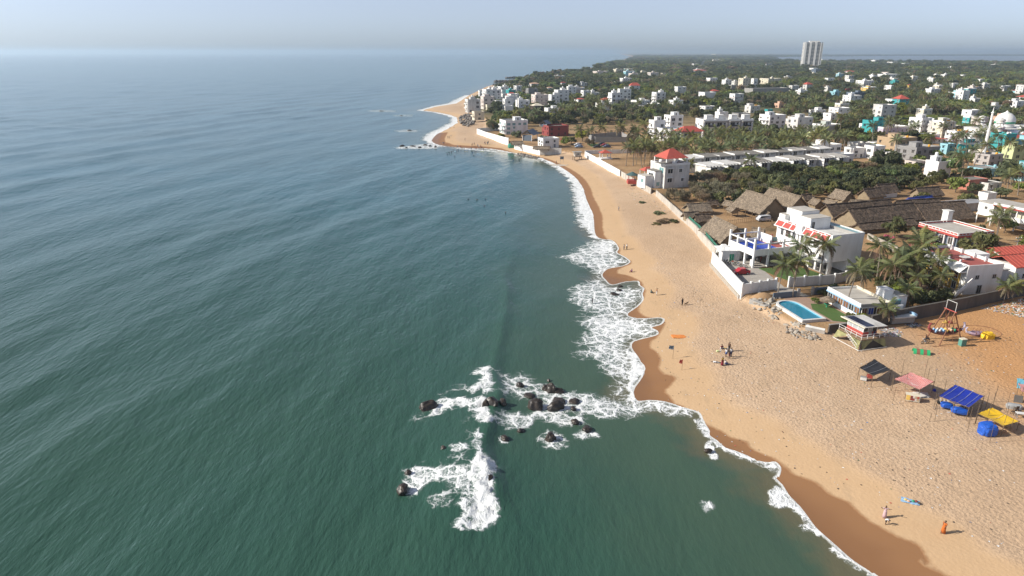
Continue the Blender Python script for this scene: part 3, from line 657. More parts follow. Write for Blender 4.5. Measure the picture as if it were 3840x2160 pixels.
# ------------------------------------------------------------------ walls in bays
def wall_run(label, pts, h, m, bay=3.0, z0=2.0, z1=3.0, th=.22, post=None, plinth=None, coping=None, postw=.34, name='boundary_wall', post_up=.12, tops=None):
    """a wall built bay by bay between piers; top stands h above z1"""
    pts = [Vector((*p, 0)) for p in pts]
    o = thing(name, label, 'wall', (pts[0].x, pts[0].y, 0)); top = z1 + h; first = True
    for a, b in zip(pts[:-1], pts[1:]):
        L = (b - a).length; n = max(1, round(L / bay)); rz = math.atan2((b - a).y, (b - a).x)
        for i in range(n):
            c = a.lerp(b, (i + .5) / n) - pts[0]; lw = L / n
            dz = random.uniform(-.03, .03)
            part('panel', o, m, c.x, c.y, z0 - .8 if plinth is None else z1 - .35, lw - (postw if post else -.002), th, top + dz - (z0 - .8 if plinth is None else z1 - .35), rz)
            if coping: part('coping', o, coping, c.x, c.y, top + .04, lw - .02, th + .16, .1, rz)
            if plinth: part('plinth', o, plinth, c.x, c.y, z0 - 1.2, lw, th + .7 + random.uniform(0, .12), z1 - .35 - z0 + 1.2 + random.uniform(-.06, .06), rz)
            if post:
                q = a.lerp(b, i / n) - pts[0]
                part('post', o, post, q.x, q.y, z0 - .8, postw, postw, top - z0 + .8 + post_up, rz)
    if post: q = pts[-1] - pts[0]; part('post', o, post, q.x, q.y, z0 - .8, postw, postw, top - z0 + .8 + post_up, rz)
    return o
# ------------------------------------------------------------------ the white three-storey beach house with red awnings
def xy_of(o, x, y):
    c, s = math.cos(o.rotation_euler.z), math.sin(o.rotation_euler.z)
    return (o.location.x + x * c - y * s, o.location.y + x * s + y * c)
BH = thing('beach_house', 'large white three-storey house with red sloping awnings and teal roof strip', 'house', (73.2, 150.2, 3.0), R(18.3))
BW, BD = 9.1, 18.7
FOOT.append((*xy_of(BH, BW/2, BD/2), 10))
def bb(name, m, x0, x1, y0, y1, z0, z1, parent=BH): return part(name, parent, m, (x0+x1)/2, (y0+y1)/2, z0, x1-x0, y1-y0, z1-z0)
bb('wall', WHITE, 0, BW, 0, BD, 3.0, 8.6); bb('wall', WHITE, .0, BW, 6.2, BD, 0, 3.0); bb('wall', WHITE, 5.5, BW, 0, 6.2, 0, 3.0)
for yy in (.35, 2.3, 4.3): bb('pillar', WHITE, .15, .65, yy - .25, yy + .25, 0, 3.0)
bb('floor', TILEFLOOR, .1, 5.5, .1, 6.2, .0, .12)
bb('roof', WHITE2, .1, BW - .1, .1, BD - .1, 8.6, 8.72)
parapet(BH, BW + .1, BD + .1, 8.5, 1.0, WHITE, .2, BW / 2, BD / 2)
bb('roof_strip', TGLASS, BW - 1.9, BW - .25, .6, BD - 3, 9.2, 9.32); bb('strip_kerb', GREYC, BW - 2.1, BW - 1.9, .4, BD - 2.5, 8.72, 9.4)
# stair rooms on the roof
for x0, x1, y0, y1, zt in ((.7, 6.6, 8.2, 12.2, 11.4), (1.4, 6.6, 12.2, 17.6, 12.2), (.1, 2.6, 16.4, 18.6, 10.6)):
    bb('stair_room', WHITE, x0, x1, y0, y1, 8.7, zt); bb('stair_roof', DECK, x0 + .05, x1 - .05, y0 + .05, y1 - .05, zt, zt + .1)
window(BH, 5.9, 4, 'F', -2.1, 8.74, .9, 2.0, WHITE, VOID, True, None, 'door', 3.65, 10.2)
def sea_win(y, z, ww, wh, pm=GLASS, nm='window', sub=True):
    fme, pme = win_mesh(WHITE, pm); o = link(nm, fme, BH, (-.02, y, z), -math.pi / 2, (ww, .14, wh)); link('pane', pme, o); return o
for y, ww in ((1.9, 2.0), (4.6, 2.1), (7.3, 2.1), (9.9, 2.2), (12.3, 1.3), (14.4, 2.0), (16.6, 1.0)):
    sea_win(y, 5.4, ww, 2.0, VOID if ww > 1.5 else GLASS)
    if ww > 1.5:
        part('rail', BH, STEEL, -.12, y, 6.2, .06, ww * .9, .06); part('inner_door', BH, random.choice([DKWOOD, WOOD, WHITE]), .03, y + .3, 5.5, .2, .7, 1.7)
for y in (2.4, 5.3, 8.0, 10.7): sea_win(y, 2.2, 1.9, 2.1, VOID)
for y, w_ in ((1.85, 2.5), (4.55, 2.45), (7.3, 2.45), (12.4, 1.4), (14.5, 2.2), (17.1, 2.4)):     # sloping red awnings with white ribs between
    a = MB(); a.add([(-1.05, y - w_/2, 7.95), (-1.05, y + w_/2, 7.95), (-.12, y + w_/2, 8.95), (-.12, y - w_/2, 8.95), (-1.05, y - w_/2, 7.85), (-1.05, y + w_/2, 7.85), (-.12, y + w_/2, 8.8), (-.12, y - w_/2, 8.8)],
          [(3,2,1,0), (4,5,6,7), (0,1,5,4), (1,2,6,5), (2,3,7,6), (3,0,4,7)]).build('awning', REDP, BH)
for y in (.45, 3.2, 5.92, 8.68, 11.5, 13.25, 15.75, 18.45):
    a = MB(); a.add([(-1.12, y - .13, 7.75), (-1.12, y + .13, 7.75), (0, y + .13, 9.2), (0, y - .13, 9.2), (-1.12, y - .13, 7.55), (-1.12, y + .13, 7.55), (0, y + .13, 7.75), (0, y - .13, 7.75)],
          [(3,2,1,0), (4,5,6,7), (0,1,5,4), (1,2,6,5), (2,3,7,6), (3,0,4,7)]).build('awning_rib', WHITE, BH)
bb('awning_beam', WHITE, -1.2, -1.0, .3, 8.8, 7.62, 7.86); bb('awning_beam', WHITE, -1.2, -1.0, 11.4, 18.6, 7.62, 7.86)
for y, w_ in ((1.2, 1.7), (3.4, 1.6), (5.6, 1.6), (8.0, 1.5), (11.8, 1.5), (14.2, 1.6)): bb('parapet_stripe', REDP, -.11, -.02, y - w_/2, y + w_/2, 9.12, 9.34)
bb('sign_block', WHITE, -.75, 0, 9.1, 11.3, 7.3, 9.5)
bb('balcony', WHITE, -2.3, -.02, 5.8, 14.5, 3.05, 3.25); bb('balcony_rail', WHITE, -2.3, -2.1, 5.8, 14.5, 3.25, 4.0); bb('balcony', WHITE, -1.3, -.02, .3, 5.6, 2.85, 3.05)
for yy in (.1, 6.2): bb('drain_pipe', WHITE2, .5 + yy * .05, .62 + yy * .05, -.14, -.02, 0, 8.3)
bb('plinth', GREYC, -.06, BW + .06, -.08, BD, -.4, .12)

# ------------------------------------------------------------------ open terrace pavilion
TP = thing('terrace_pavilion', 'white open pavilion with pillars and a blue upper deck beside the beach house', 'pavilion', (57.7, 155.4, 3.0), R(18.3))
FOOT.append((*xy_of(TP, 6, 5), 7)); FOOT.append((*xy_of(TP, 10, 5), 6))
TW, TD = 12.2, 9.8
def tb(name, m, x0, x1, y0, y1, z0, z1): return part(name, TP, m, (x0+x1)/2, (y0+y1)/2, z0, x1-x0, y1-y0, z1-z0)
BLUEF = mat('blue_deck_mat', (.012, .06, .42), .6, (.01, .04, .3), .4, .8)
tb('floor', TILEFLOOR, 0, TW, 0, TD, -.3, .15); tb('deck', WHITE, .0, TW, .0, TD, 3.5, 3.8); tb('deck_mat', BLUEF, .25, 8.2, .25, TD - .25, 3.8, 3.84); tb('deck_mat', REDFLOOR, 8.2, TW, .25, TD - .25, 3.8, 3.84)
tb('parapet', WHITE, -.1, TW, -.1, .15, 2.95, 4.55); tb('parapet', WHITE, -.1, .15, .15, TD, 2.95, 4.55); tb('parapet', WHITE, 0, TW, TD - .2, TD, 3.5, 4.5)
for i, yy in enumerate((0, 3.2, 6.5, TD - .2)):
    tb('pillar', WHITE, -.16, .3, yy - .05, yy + .4, 0, 7.2 if i in (0, 3) else 6.6)
for i, xx in enumerate((3.9, 8.0, TW - .3)): tb('pillar', WHITE, xx, xx + .42, -.16, .3, 0, 6.6 if i < 2 else 6.2)
for xx, yy in ((4, TD - .4), (8, TD - .4)): tb('pillar', WHITE, xx, xx + .4, yy, yy + .38, 0, 7.2)
tb('beam', WHITE, -.05, .18, .4, TD - .25, 5.95, 6.2); tb('beam', WHITE, .3, 3.9, -.05, .18, 5.7, 5.95); tb('beam', WHITE, 4.32, 8.0, -.05, .18, 5.7, 5.95); tb('beam', WHITE, 8.42, TW - .3, -.05, .18, 5.7, 5.95)
tb('beam', WHITE, .3, 8, TD - .3, TD - .1, 5.95, 6.2)
tb('back_wall', WHITE, 1.0, TW, 7.0, 7.3, .1, 3.5); tb('back_wall', WHITE, 8.6, 8.8, 5, TD, 3.84, 6.0)
for xx in (9.3, 10.2): tb('shutter', REDP, xx, xx + .35, 7.0, 7.1, 3.9, 5.8)
for xx, c in ((2.6, VOID), (4.4, SLATE), (7.0, DKWOOD), (9.6, VOID)): part('door', TP, c, xx, 6.98, .15, 1.0, .08, 2.1)
tb('parapet', TGLASS, 8.9, TW, 7.3, 7.4, 3.84, 4.9)
tb('step', TILEFLOOR, -.6, TW, -.6, -.11, -.3, .0)
tb('side_wall', WHITE, .6, 1.0, 1.0, 2.0, .1, 1.6)

# gatehouse with a green door
GH = thing('gatehouse', 'small white flat-roofed gatehouse with a green door in the compound corner', 'gatehouse', (54.0, 163.2, 3.0), R(3))
part('wall', GH, WHITE, 0, 0, 0, 4.4, 4.2, 2.7); part('roof', GH, WHITE, -.15, -.1, 2.7, 5.4, 4.9, .16)
window(GH, 4.4, 4.2, 'F', .2, .02, 1.3, 2.0, WHITE, GREEN, True, None, 'door'); part('door_leaf', GH, WHITE2, 1.3, -2.3, .05, .7, .08, 1.9)
for xx in (-2, -.6, .8, 2): part('baluster', GH, STEEL, xx, -2.4, 2.86, .06, .06, .9)
g = MB(); g.add([(-1.6, .6, 2.86), (.2, .6, 2.86), (.2, 1.8, 2.86), (-1.6, 1.8, 2.86)] + [(-1.3, 1.0, 3.5), (-.3, 1.0, 3.5), (-.3, 1.4, 3.5), (-1.3, 1.4, 3.5)], [(3,2,1,0), (4,5,6,7), (0,1,5,4), (1,2,6,5), (2,3,7,6), (3,0,4,7)]).build('roof_hood', WHITE, GH)

# driveway slabs and lawn inside the compound
DR = link('driveway', None, None, (0, 0, 0), 0, kind='structure')
o0 = Vector((50.2, 138.6)); ax = Vector((math.cos(R(14)), math.sin(R(14)))); ay = Vector((-.02, 1)).normalized()
for i in range(4):
    for j in range(9):
        a, b_ = i * 2.55, j * 2.55
        q = [o0 + ax * (a + e) + ay * (b_ + f) for e, f in ((.03, .03), (2.52, .03), (2.52, 2.52), (.03, 2.52))]
        if j > 6 and i > 2: continue
        z = 3.03 + random.uniform(0, .02)
        MB().prism([tuple(v) for v in q], 2.7, z).build('slab', TILEFLOOR, DR)
LW = MB(); LW.prism([(59.0, 155.2), (61.2, 149.0), (63.0, 145.3), (70.6, 147.8), (72.6, 150.0), (69.6, 156.4)], 2.8, 3.06); LW.build('lawn', GRASSM, kind='structure')

# compound walls
wall_run('tall bright white wall on a rubble stone base along the beach', [(49.1, 137.0), (49.5, 161.0)], 2.5, WHITE, 24, 1.6, 3.0, .3, None, STONE, name='compound_wall')
wall_run('white wall with short piers facing the beach, left of the gate', [(49.1, 136.8), (53.4, 138.5), (57.6, 140.3)], 2.3, WHITE, 2.9, 2.0, 3.0, .2, WHITE, name='compound_wall', post_up=.35, postw=.42)
wall_run('long white wall with piers right of the compound gate below the palms', [(61.0, 141.6), (72.0, 143.8), (82, 149.4)], 2.2, WHITE2, 3.6, 2.4, 3.0, .2, WHITE, name='compound_wall', post_up=.3, postw=.4)
wall_run('weathered grey beach wall with green netting behind the huts', [(50.6, 163.0), (52.6, 168), (53.6, 193), (53.3, 215)], 1.5, WTHR, 3.2, 1.8, 2.6, .25, None, None, WTHR)
wall_run('stained concrete beach wall in front of the scrub', [(53.3, 215), (52.8, 246)], 1.7, WTHR, 3.0, 1.8, 2.6, .25, WTHR, name='boundary_wall')
wall_run('grey concrete wall from the red-roofed villa to the white wall', [(51.6, 250), (46.4, 287.6)], 1.7, WTHR, 3.2, 1.8, 2.6, .25, WTHR)
wall_run('white beach wall beside the sandy lot with the lifeguard hut', [(46, 289), (37, 347.6)], 1.9, WHITE, 5, 1.8, 2.6, .25, WHITE2)
wall_run('white lot wall running inland behind the sandy yard', [(37.2, 348), (60, 352), (76, 358)], 1.9, WHITE, 5, 2, 2.9, .25, WHITE)
w1_, w2_, w3_ = at(11, 1872, 1172, 2.2), at(11, 1552, 1172, 2.0), at(11, 1165, 1088, 2.0)
wall_run('white wall on the sand below the thatched terraces', [w1_, w2_], 2.0, WHITE2, 5, 1.6, 2.4, .25, None)
wall_run('low white wall along the surf beach with a green tarp corner', [w2_, w3_], 1.9, WHITE, 5, 1.2, 2.2, .3, None)
wall_run('tall curved white wall of the modern villa above the bathers', [at(11, 1075, 1045, 2.0), at(11, 1000, 1030, 2.0), at(11, 850, 985, 2.0), at(11, 720, 945, 2.0), at(11, 600, 895, 2.0)], 3.2, WHITE, 8, 1.2, 2.2, .3, None)
wall_run('white garden wall at the back of the modern villa', [at(11, 602, 893, 2), (-3, 466), (8, 466)], 2.4, WHITE, 6, 1.8, 3.0, .25, None)
wall_run('long mould-stained wall, darkened for shade, behind the fairground rides', [(67.5, 118.5), (78.3, 123.3), (91.4, 128.5), (105, 134.6), (150, 154)], 2.3, DARKWALL, 3.2, 2.2, 2.9, .3, None, None, DARKWALL)
wall_run('short dark wall behind the lifeguard tower', [(58.8, 116.6), (67.2, 118.4)], 1.5, DARKWALL, 3, 2.2, 2.7, .28, None, None, GREYC)
wall_run('long rubble stone garden wall beside the beach house', [(98.6, 182.4), (99.2, 172), (99.5, 160)], 1.6, STONE, 3, 2.6, 3.0, .45, None)
GR = thing('green_net_fence', 'green shade-net fence on poles behind the weathered beach wall', 'fence', (0, 0, 0))
npts = [(51.4, 163.4), (53.2, 168), (54.2, 193), (53.9, 206)]
for a, b in zip(npts[:-1], npts[1:]):
    a, b = Vector(a), Vector(b); n = max(1, int((b - a).length / 3)); rz = math.atan2((b-a).y, (b-a).x)
    for i in range(n):
        c = a.lerp(b, (i + .5) / n); part('net', GR, GNET, c.x, c.y, 3.0, (b-a).length / n - .08, .03, 1.75 + random.uniform(-.12, .12), rz)
        q = a.lerp(b, i / n); part('pole', GR, WOOD, q.x, q.y, 2.6, .08, .08, 2.4, rz)

# ------------------------------------------------------------------ pool and pool house
PL = thing('swimming_pool', 'long white-rimmed blue swimming pool with one rounded end at the beach edge', 'swimming pool', (57.9, 121.2, 0), R(11))
POOLT = mat('pool_tile', (.22, .52, .66), .4); PWATER = None
m, nt, b = new_mat('pool_water'); b.inputs['Base Color'].default_value = (.015, .20, .30, 1); b.inputs['Roughness'].default_value = .06
bump(nt, b, noise_tex(nt, 1.2, 3, .5, world_pos(nt)).outputs[0], .25, .1); PWATER = m
def pool_outline(r, y0, y1): return [(-r, y0), (r, y0), (r, y1)] + [(r * math.cos(t), y1 + r * math.sin(t) * 1.0) for t in np.linspace(0, math.pi, 13)[1:-1]] + [(-r, y1)]
po, pi_ = pool_outline(2.55, -.3, 8.1), pool_outline(2.05, .2, 8.1); n = len(po)
rim = MB(); rim.add([(x, y, 3.6) for x, y in po] + [(x, y, 3.6) for x, y in pi_] + [(x * 1.02, y, 1.6) for x, y in po] + [(x, y, 3.08) for x, y in pi_],
    [(i, (i+1) % n, (i+1) % n + n, i + n) for i in range(n)] + [(i, i + 2*n, (i+1) % n + 2*n, (i+1) % n) for i in range(n)]); rim.build('rim', WHITE2, PL)
MB().add([(x, y, 3.6) for x, y in pi_] + [(x, y, 3.08) for x, y in pi_], [(i, (i+1) % n, (i+1) % n + n, i + n) for i in range(n)]).build('lining', POOLT, PL)
MB().add([(x, y, 3.38) for x, y in pi_], [tuple(range(n))]).build('water', PWATER, PL)
MB().add([(x * .995, y, 3.08) for x, y in pi_], [tuple(range(n))]).build('pool_floor', POOLT, PL)
PAV = mat('brick_paving', (.36, .24, .18), .9, (.24, .18, .14), .5, 1.2)
MB().prism([(60.4, 121.2), (66.4, 119.4), (66.8, 124), (64.8, 132), (60, 137.2), (57.2, 134.6), (57.4, 132.6), (59.9, 124)], 2.7, 3.03).build('pool_paving', PAV, kind='structure')
MB().prism([(61.9, 121.6), (65.4, 120.5), (66.2, 123), (64.6, 131.0), (61.5, 131.0), (60.6, 128)], 2.8, 3.06).build('pool_lawn', GRASSM, kind='structure')
PH = thing('pool_house', 'low white flat-roofed pool house with a light blue fascia and brown curtains', 'house', (67.1, 122.3, 3.0), R(10))
FOOT.append((*xy_of(PH, 3.5, 5), 6.5))
def pb(name, m, x0, x1, y0, y1, z0, z1): return part(name, PH, m, (x0+x1)/2, (y0+y1)/2, z0, x1-x0, y1-y0, z1-z0)
CURT = mat('brown_curtain', (.22, .095, .035), .8, (.09, .05, .03), .7, 2.0)
LBLUE = mat('light_blue_paint', (.30, .50, .72), .7)
pb('wall', WHITE, 0, 6.6, 0, 10.2, 0, .85); pb('wall', VOID, .15, 6.5, .15, 10.1, .85, 2.45); pb('roof', WHITE2, -.2, 6.7, -.25, 10.4, 2.45, 2.6); pb('fascia', LBLUE, -.28, -.2, -.3, 10.4, 2.35, 2.62)
pb('parapet', WHITE, -.15, .1, -.2, 10.3, 2.6, 3.3); pb('parapet', GREYC, .1, 6.6, -.2, .05, 2.6, 3.2); pb('parapet', CREAM, 6.4, 6.62, .1, 10.3, 2.6, 3.2); pb('parapet', WHITE, .1, 6.4, 10.1, 10.3, 2.6, 3.1); pb('roof_screed', DECK, .1, 6.4, .1, 10.1, 2.6, 2.66)
for i in range(6):
    y = .9 + i * 1.7; fme, pme = win_mesh(WHITE if i % 2 else LBLUE, CURT if i not in (1, 5) else GLASS); w_ = link('window', fme, PH, (.1, y, .87), -math.pi / 2, (1.55, .14, 1.5)); link('pane', pme, w_)
for x, c in ((1.0, CURT), (2.4, BLUEF), (4.2, CURT)): window(PH, 6.6, 10.2, 'F', x - 3.3, .87, 1.2, 1.5, WHITE, c, x0=3.3, y0=5.1)
pb('stair_room', WHITE, 7.2, 9.2, 3.0, 5.4, 0, 4.4); pb('stair_roof', WHITE, 7.1, 9.3, 2.9, 5.5, 4.4, 4.55); pb('annexe', WHITE, 9.3, 11.2, 1.5, 4.6, 0, 3.6); pb('annexe_roof', DECK, 9.2, 11.3, 1.4, 4.7, 3.6, 3.75)
pb('annexe', WHITE, 6.7, 9.2, -.2, 3.0, 0, 2.5); pb('stair', TEAL, 6.9, 9.0, .4, .6, 2.5, 3.4)
for i in range(9): pb('baluster', SLATE, 7.0 + i * .22, 7.06 + i * .22, .2, .3, 2.5, 3.35)
pb('porch_roof', WHITE2, 4.6, 9.8, -3.4, -.3, 1.15, 1.3); pb('porch_wall', GREYC, 4.8, 9.6, -3.2, -.4, 0, 1.15); pb('porch_beam', LBLUE, 9.7, 10.0, -3.2, 0, 1.2, 1.7)
for i in range(5): pb('step', GREYC, 6.0 + .35 * i, 6.35 + .35 * i, -.75, -.26, 1.3, 1.5 + .25 * i)
# thatched parasol, bench, boulder by the pool
PS = thing('thatched_parasol', 'round thatched parasol over a green table on the pool lawn', 'parasol', (63.9, 129.0, 3.05))
MB().lathe([(1.55, 1.5), (1.6, 1.62), (.9, 2.0), (.1, 2.45)], 14).build('roof', THATCH, PS); MB().tube([(0, 0, 0), (0, 0, 2.0)], .06).build('pole', WOOD, PS)
MB().lathe([(.15, 0), (.12, .65), (.6, .68), (.6, .74)], 12).build('table', GREEN, PS)

# ------------------------------------------------------------------ right-hand houses
RT = thing('red_trim_house', 'single-storey house with red-panelled white parapet round a pale roof', 'house', (117.3, 173.1, 3.0), R(14))
FOOT.append((*xy_of(RT, 6, 6), 9.5))
def rb(name, m, x0, x1, y0, y1, z0, z1): return part(name, RT, m, (x0+x1)/2, (y0+y1)/2, z0, x1-x0, y1-y0, z1-z0)
rb('wall', SLATE, .6, 11.0, .5, 12.4, 0, 3.1); rb('roof', DECK, 0, 11.5, 0, 13, 3.1, 3.3)
rb('fascia', REDP, -.25, -.02, -.2, 13, 2.75, 3.3); rb('fascia', REDP, -.02, 11.6, -.25, -.02, 2.75, 3.3)
for face, L in (('S', 13), ('F', 11.5), ('R', 13), ('B', 11.5)):
    nb_ = int(L / 1.1)
    for zz, nm in ((3.3, 'parapet_rail'), (3.85, 'parapet_rail')):
        if face == 'S': rb(nm, WHITE, -.12, .08, 0, 13, zz, zz + .16)
        if face == 'F': rb(nm, WHITE, .08, 11.5, -.12, .08, zz, zz + .16)
        if face == 'R': rb(nm, WHITE, 11.42, 11.6, .08, 13, zz, zz + .16)
        if face == 'B': rb(nm, WHITE, .08, 11.42, 12.9, 13.1, zz, zz + .16)
    for i in range(nb_):
        a, c = L * i / nb_, L * (i + 1) / nb_
        if face == 'S': rb('parapet_panel', REDP, -.06, .02, a + .22, c, 3.46, 3.85); rb('parapet_post', WHITE, -.1, .06, a + .06, a + .22, 3.46, 3.85)
        if face == 'F': rb('parapet_panel', REDP, a + .22, c, -.06, .02, 3.46, 3.85); rb('parapet_post', WHITE, a + .06, a + .22, -.1, .06, 3.46, 3.85)
        if face == 'R': rb('parapet_panel', REDP, 11.46, 11.54, a + .22, c, 3.46, 3.85)
        if face == 'B': rb('parapet_panel', REDP, a + .22, c, 12.96, 13.04, 3.46, 3.85)
for yy in (1, 4, 7, 10): rb('pillar', WHITE, -.05, .25, yy, yy + .3, 0, 2.75)
rb('veranda_floor', DKWOOD, -.1, .6, 0, 12, -.1, .15)
for xx in (1.6, 5.2, 8.4): window(RT, 10.4, 11.9, 'F', xx - 5.2, .9, 1.5, 1.3, WHITE, GLASS, True, REDP, x0=5.8, y0=6.45)
for yy in (2, 5, 8.5): window(RT, 10.4, 11.9, 'S', -(yy - 5.9), .2, 1.6, 2.1, WHITE, VOID, x0=5.8, y0=6.45)
g = MB(); g.add([(5.2, -.3, 3.3), (7.8, -.3, 3.3), (6.5, -.3, 4.0), (5.2, .3, 3.3), (7.8, .3, 3.3), (6.5, .3, 4.0)], [(0,1,2), (5,4,3), (0,2,5,3), (1,4,5,2)]).build('gablet', REDP, RT)
rb('tank_tower', WHITE, 9.6, 11.2, 13.2, 15.2, 0, 6.4); rb('tower_cap', WHITE2, 9.4, 11.4, 13.0, 15.4, 6.4, 6.6)
for i in range(9): rb('stair_step', GREYC, -3.2 + i * .28, -2.9 + i * .28, 9.6, 11, .3 * i, .3 * i + .14)
rb('stair_string', GREYC, -3.3, -.5, 9.5, 9.6, 0, .4)
MB().prism([(100.5, 167.5), (108.5, 161), (117.5, 171), (113.5, 186)], 2.7, 3.04).build('red_courtyard', REDFLOOR, kind='structure')

YH = thing('yellow_house', 'white and yellow two-storey house with a red roof terrace behind the dark wall', 'house', (95.6, 136.4, 3.0), R(10))
FOOT.append((*xy_of(YH, 4, 8), 9)); FOOT.append((*xy_of(YH, 4, 2), 7))
def yb(name, m, x0, x1, y0, y1, z0, z1): return part(name, YH, m, (x0+x1)/2, (y0+y1)/2, z0, x1-x0, y1-y0, z1-z0)
yb('wall', WHITE, .6, 9.2, 0, 15.4, 0, 5.7); yb('wall', YELL, .45, .6, 1.5, 15.2, .4, 4.9); yb('eave', WHITE, -1.0, .6, .2, 15.4, 4.9, 5.1)
g = MB(); g.add([(-1.1, .2, 5.1), (.7, .2, 6.5), (.7, 15.4, 6.5), (-1.1, 15.4, 5.1), (-1.1, .2, 4.95), (.7, .2, 6.3), (.7, 15.4, 6.3), (-1.1, 15.4, 4.95)], [(0,1,2,3), (7,6,5,4), (0,4,5,1), (1,5,6,2), (2,6,7,3), (3,7,4,0)]).build('sloping_eave', WHITE, YH)
yb('roof_terrace', REDFLOOR, .75, 9.0, .2, 15.2, 5.7, 5.82); yb('parapet', WHITE, .7, .95, .0, 15.4, 5.7, 6.5); yb('parapet', WHITE, 9.0, 9.25, .0, 15.4, 5.7, 6.5); yb('parapet', WHITE, .95, 9.0, 0, .2, 5.7, 6.5); yb('parapet', WHITE, .95, 9.0, 15.2, 15.4, 5.7, 6.4)
for yy in (3, 6, 9.5, 12.5): yb('terrace_post', WHITE, 1.2, 1.5, yy, yy + .3, 5.82, 6.5 + .4); yb('terrace_post', WHITE, 8.4, 8.7, yy + 1, yy + 1.3, 5.82, 6.9)
yb('roof_table', WHITE, 5.0, 5.5, 6.0, 6.5, 5.82, 6.4); MB().lathe([(1.1, 0), (1.1, .1)], 16).build('roof_table_top', WHITE2, YH, (5.25, 6.25, 6.4))
for yy in (2.6, 5.6, 9.5, 13.2):
    fme, pme = win_mesh(WHITE, GLASS); w_ = link('window', fme, YH, (.43, yy, 3.0), -math.pi/2, (1.2, .14, 1.5)); link('pane', pme, w_)
    fme, pme = win_mesh(WHITE, VOID); w_ = link('window', fme, YH, (.43, yy, .6), -math.pi/2, (1.2, .14, 1.8)); link('pane', pme, w_)
for xx in (3.2, 7.4): window(YH, 8.6, 15.4, 'F', xx - 4.9, 3.3, 1.0, 1.0, WHITE2, GLASS, x0=4.9, y0=7.7)
window(YH, 8.6, 15.4, 'F', -.6, .05, 1.2, 2.0, WHITE2, VOID, True, None, 'door', 4.9, 7.7)
g = MB(); g.add([(-2.6, -1.6, .2), (.6, -1.6, 3.2), (.6, -1.4, 3.2), (-2.6, -1.4, .2), (-2.6, -1.6, 1.2), (.6, -1.6, 4.2), (.6, -1.4, 4.2), (-2.6, -1.4, 1.2)], [(3,2,1,0), (4,5,6,7), (0,1,5,4), (1,2,6,5), (2,3,7,6), (3,0,4,7)]).build('stair_wall', WHITE, YH)
for i in range(11): yb('stair_step', DECK, -2.6 + i * .29, -2.3 + i * .29, -1.38, -.05, .05 + .27 * i, .32 + .27 * i)
yb('awning', mat('orange_cloth', (.75, .2, .02), .8), -2.2, .3, 2.0, 4.0, 3.6, 3.7)
MB().lathe([(.6, 0), (.62, 1.2), (.5, 1.35), (.2, 1.45)], 14).build('water_tank', BLACKP, YH, (4.2, 15.9, 5.6), smooth=True); yb('tank_stand', WHITE, 3.4, 5.0, 15.4, 16.6, 0, 5.6)
yb('lower_wing', WHITE2, 9.25, 15, 4, 10, 0, 3.6); yb('lower_wing_roof', WHITE2, 9.25, 15.2, 3.8, 10.2, 3.6, 3.8); yb('lower_wing', WHITE, 11, 15.5, 10, 14, 0, 5.5)

RE = thing('verandah_house', 'white two-storey house on stilts with a red stripe along its balcony roof', 'house', (142.5, 197.4, 3.0), R(20))
def eb(name, m, x0, x1, y0, y1, z0, z1): return part(name, RE, m, (x0+x1)/2, (y0+y1)/2, z0, x1-x0, y1-y0, z1-z0)
FOOT.append((147, 192, 12))
eb('wall', WHITE, 0, 8, 0, 4.6, 3, 6.6); eb('wall', CREAM, 1.6, 8, -16, 0, 3, 6.2); eb('floor_slab', WHITE, -.2, 8, -16, 4.8, 2.7, 3.0); eb('roof', DECK, -.3, 8.2, -16, 4.8, 6.6, 6.8)
eb('fascia', WHITE, -.5, -.3, -16, 0, 6.3, 7.1); eb('stripe', REDP, -.6, -.5, -16, 0, 6.1, 6.5); eb('balcony_rail', WHITE, -.2, .0, -16, 0, 3.0, 4.0)
for yy in (-15, -11, -7, -3.4, 0, 4.4): eb('stilt', WHITE, 0, .3, yy, yy + .3, 0, 2.7); eb('pillar', WHITE, -.1, .2, yy - .02, yy + .3, 4, 6.3)
window(RE, 8, 4.6, 'S', 0, 4.6, .9, .9, WHITE, VOID, x0=4, y0=2.3); eb('back_ground_wall', WHITE2, 5, 8, -16, 4.6, 0, 2.7)
for yy in (-13, -9, -5): part('door', RE, VOID, 1.58, yy, 3.1, .1, 1.4, 2.2)

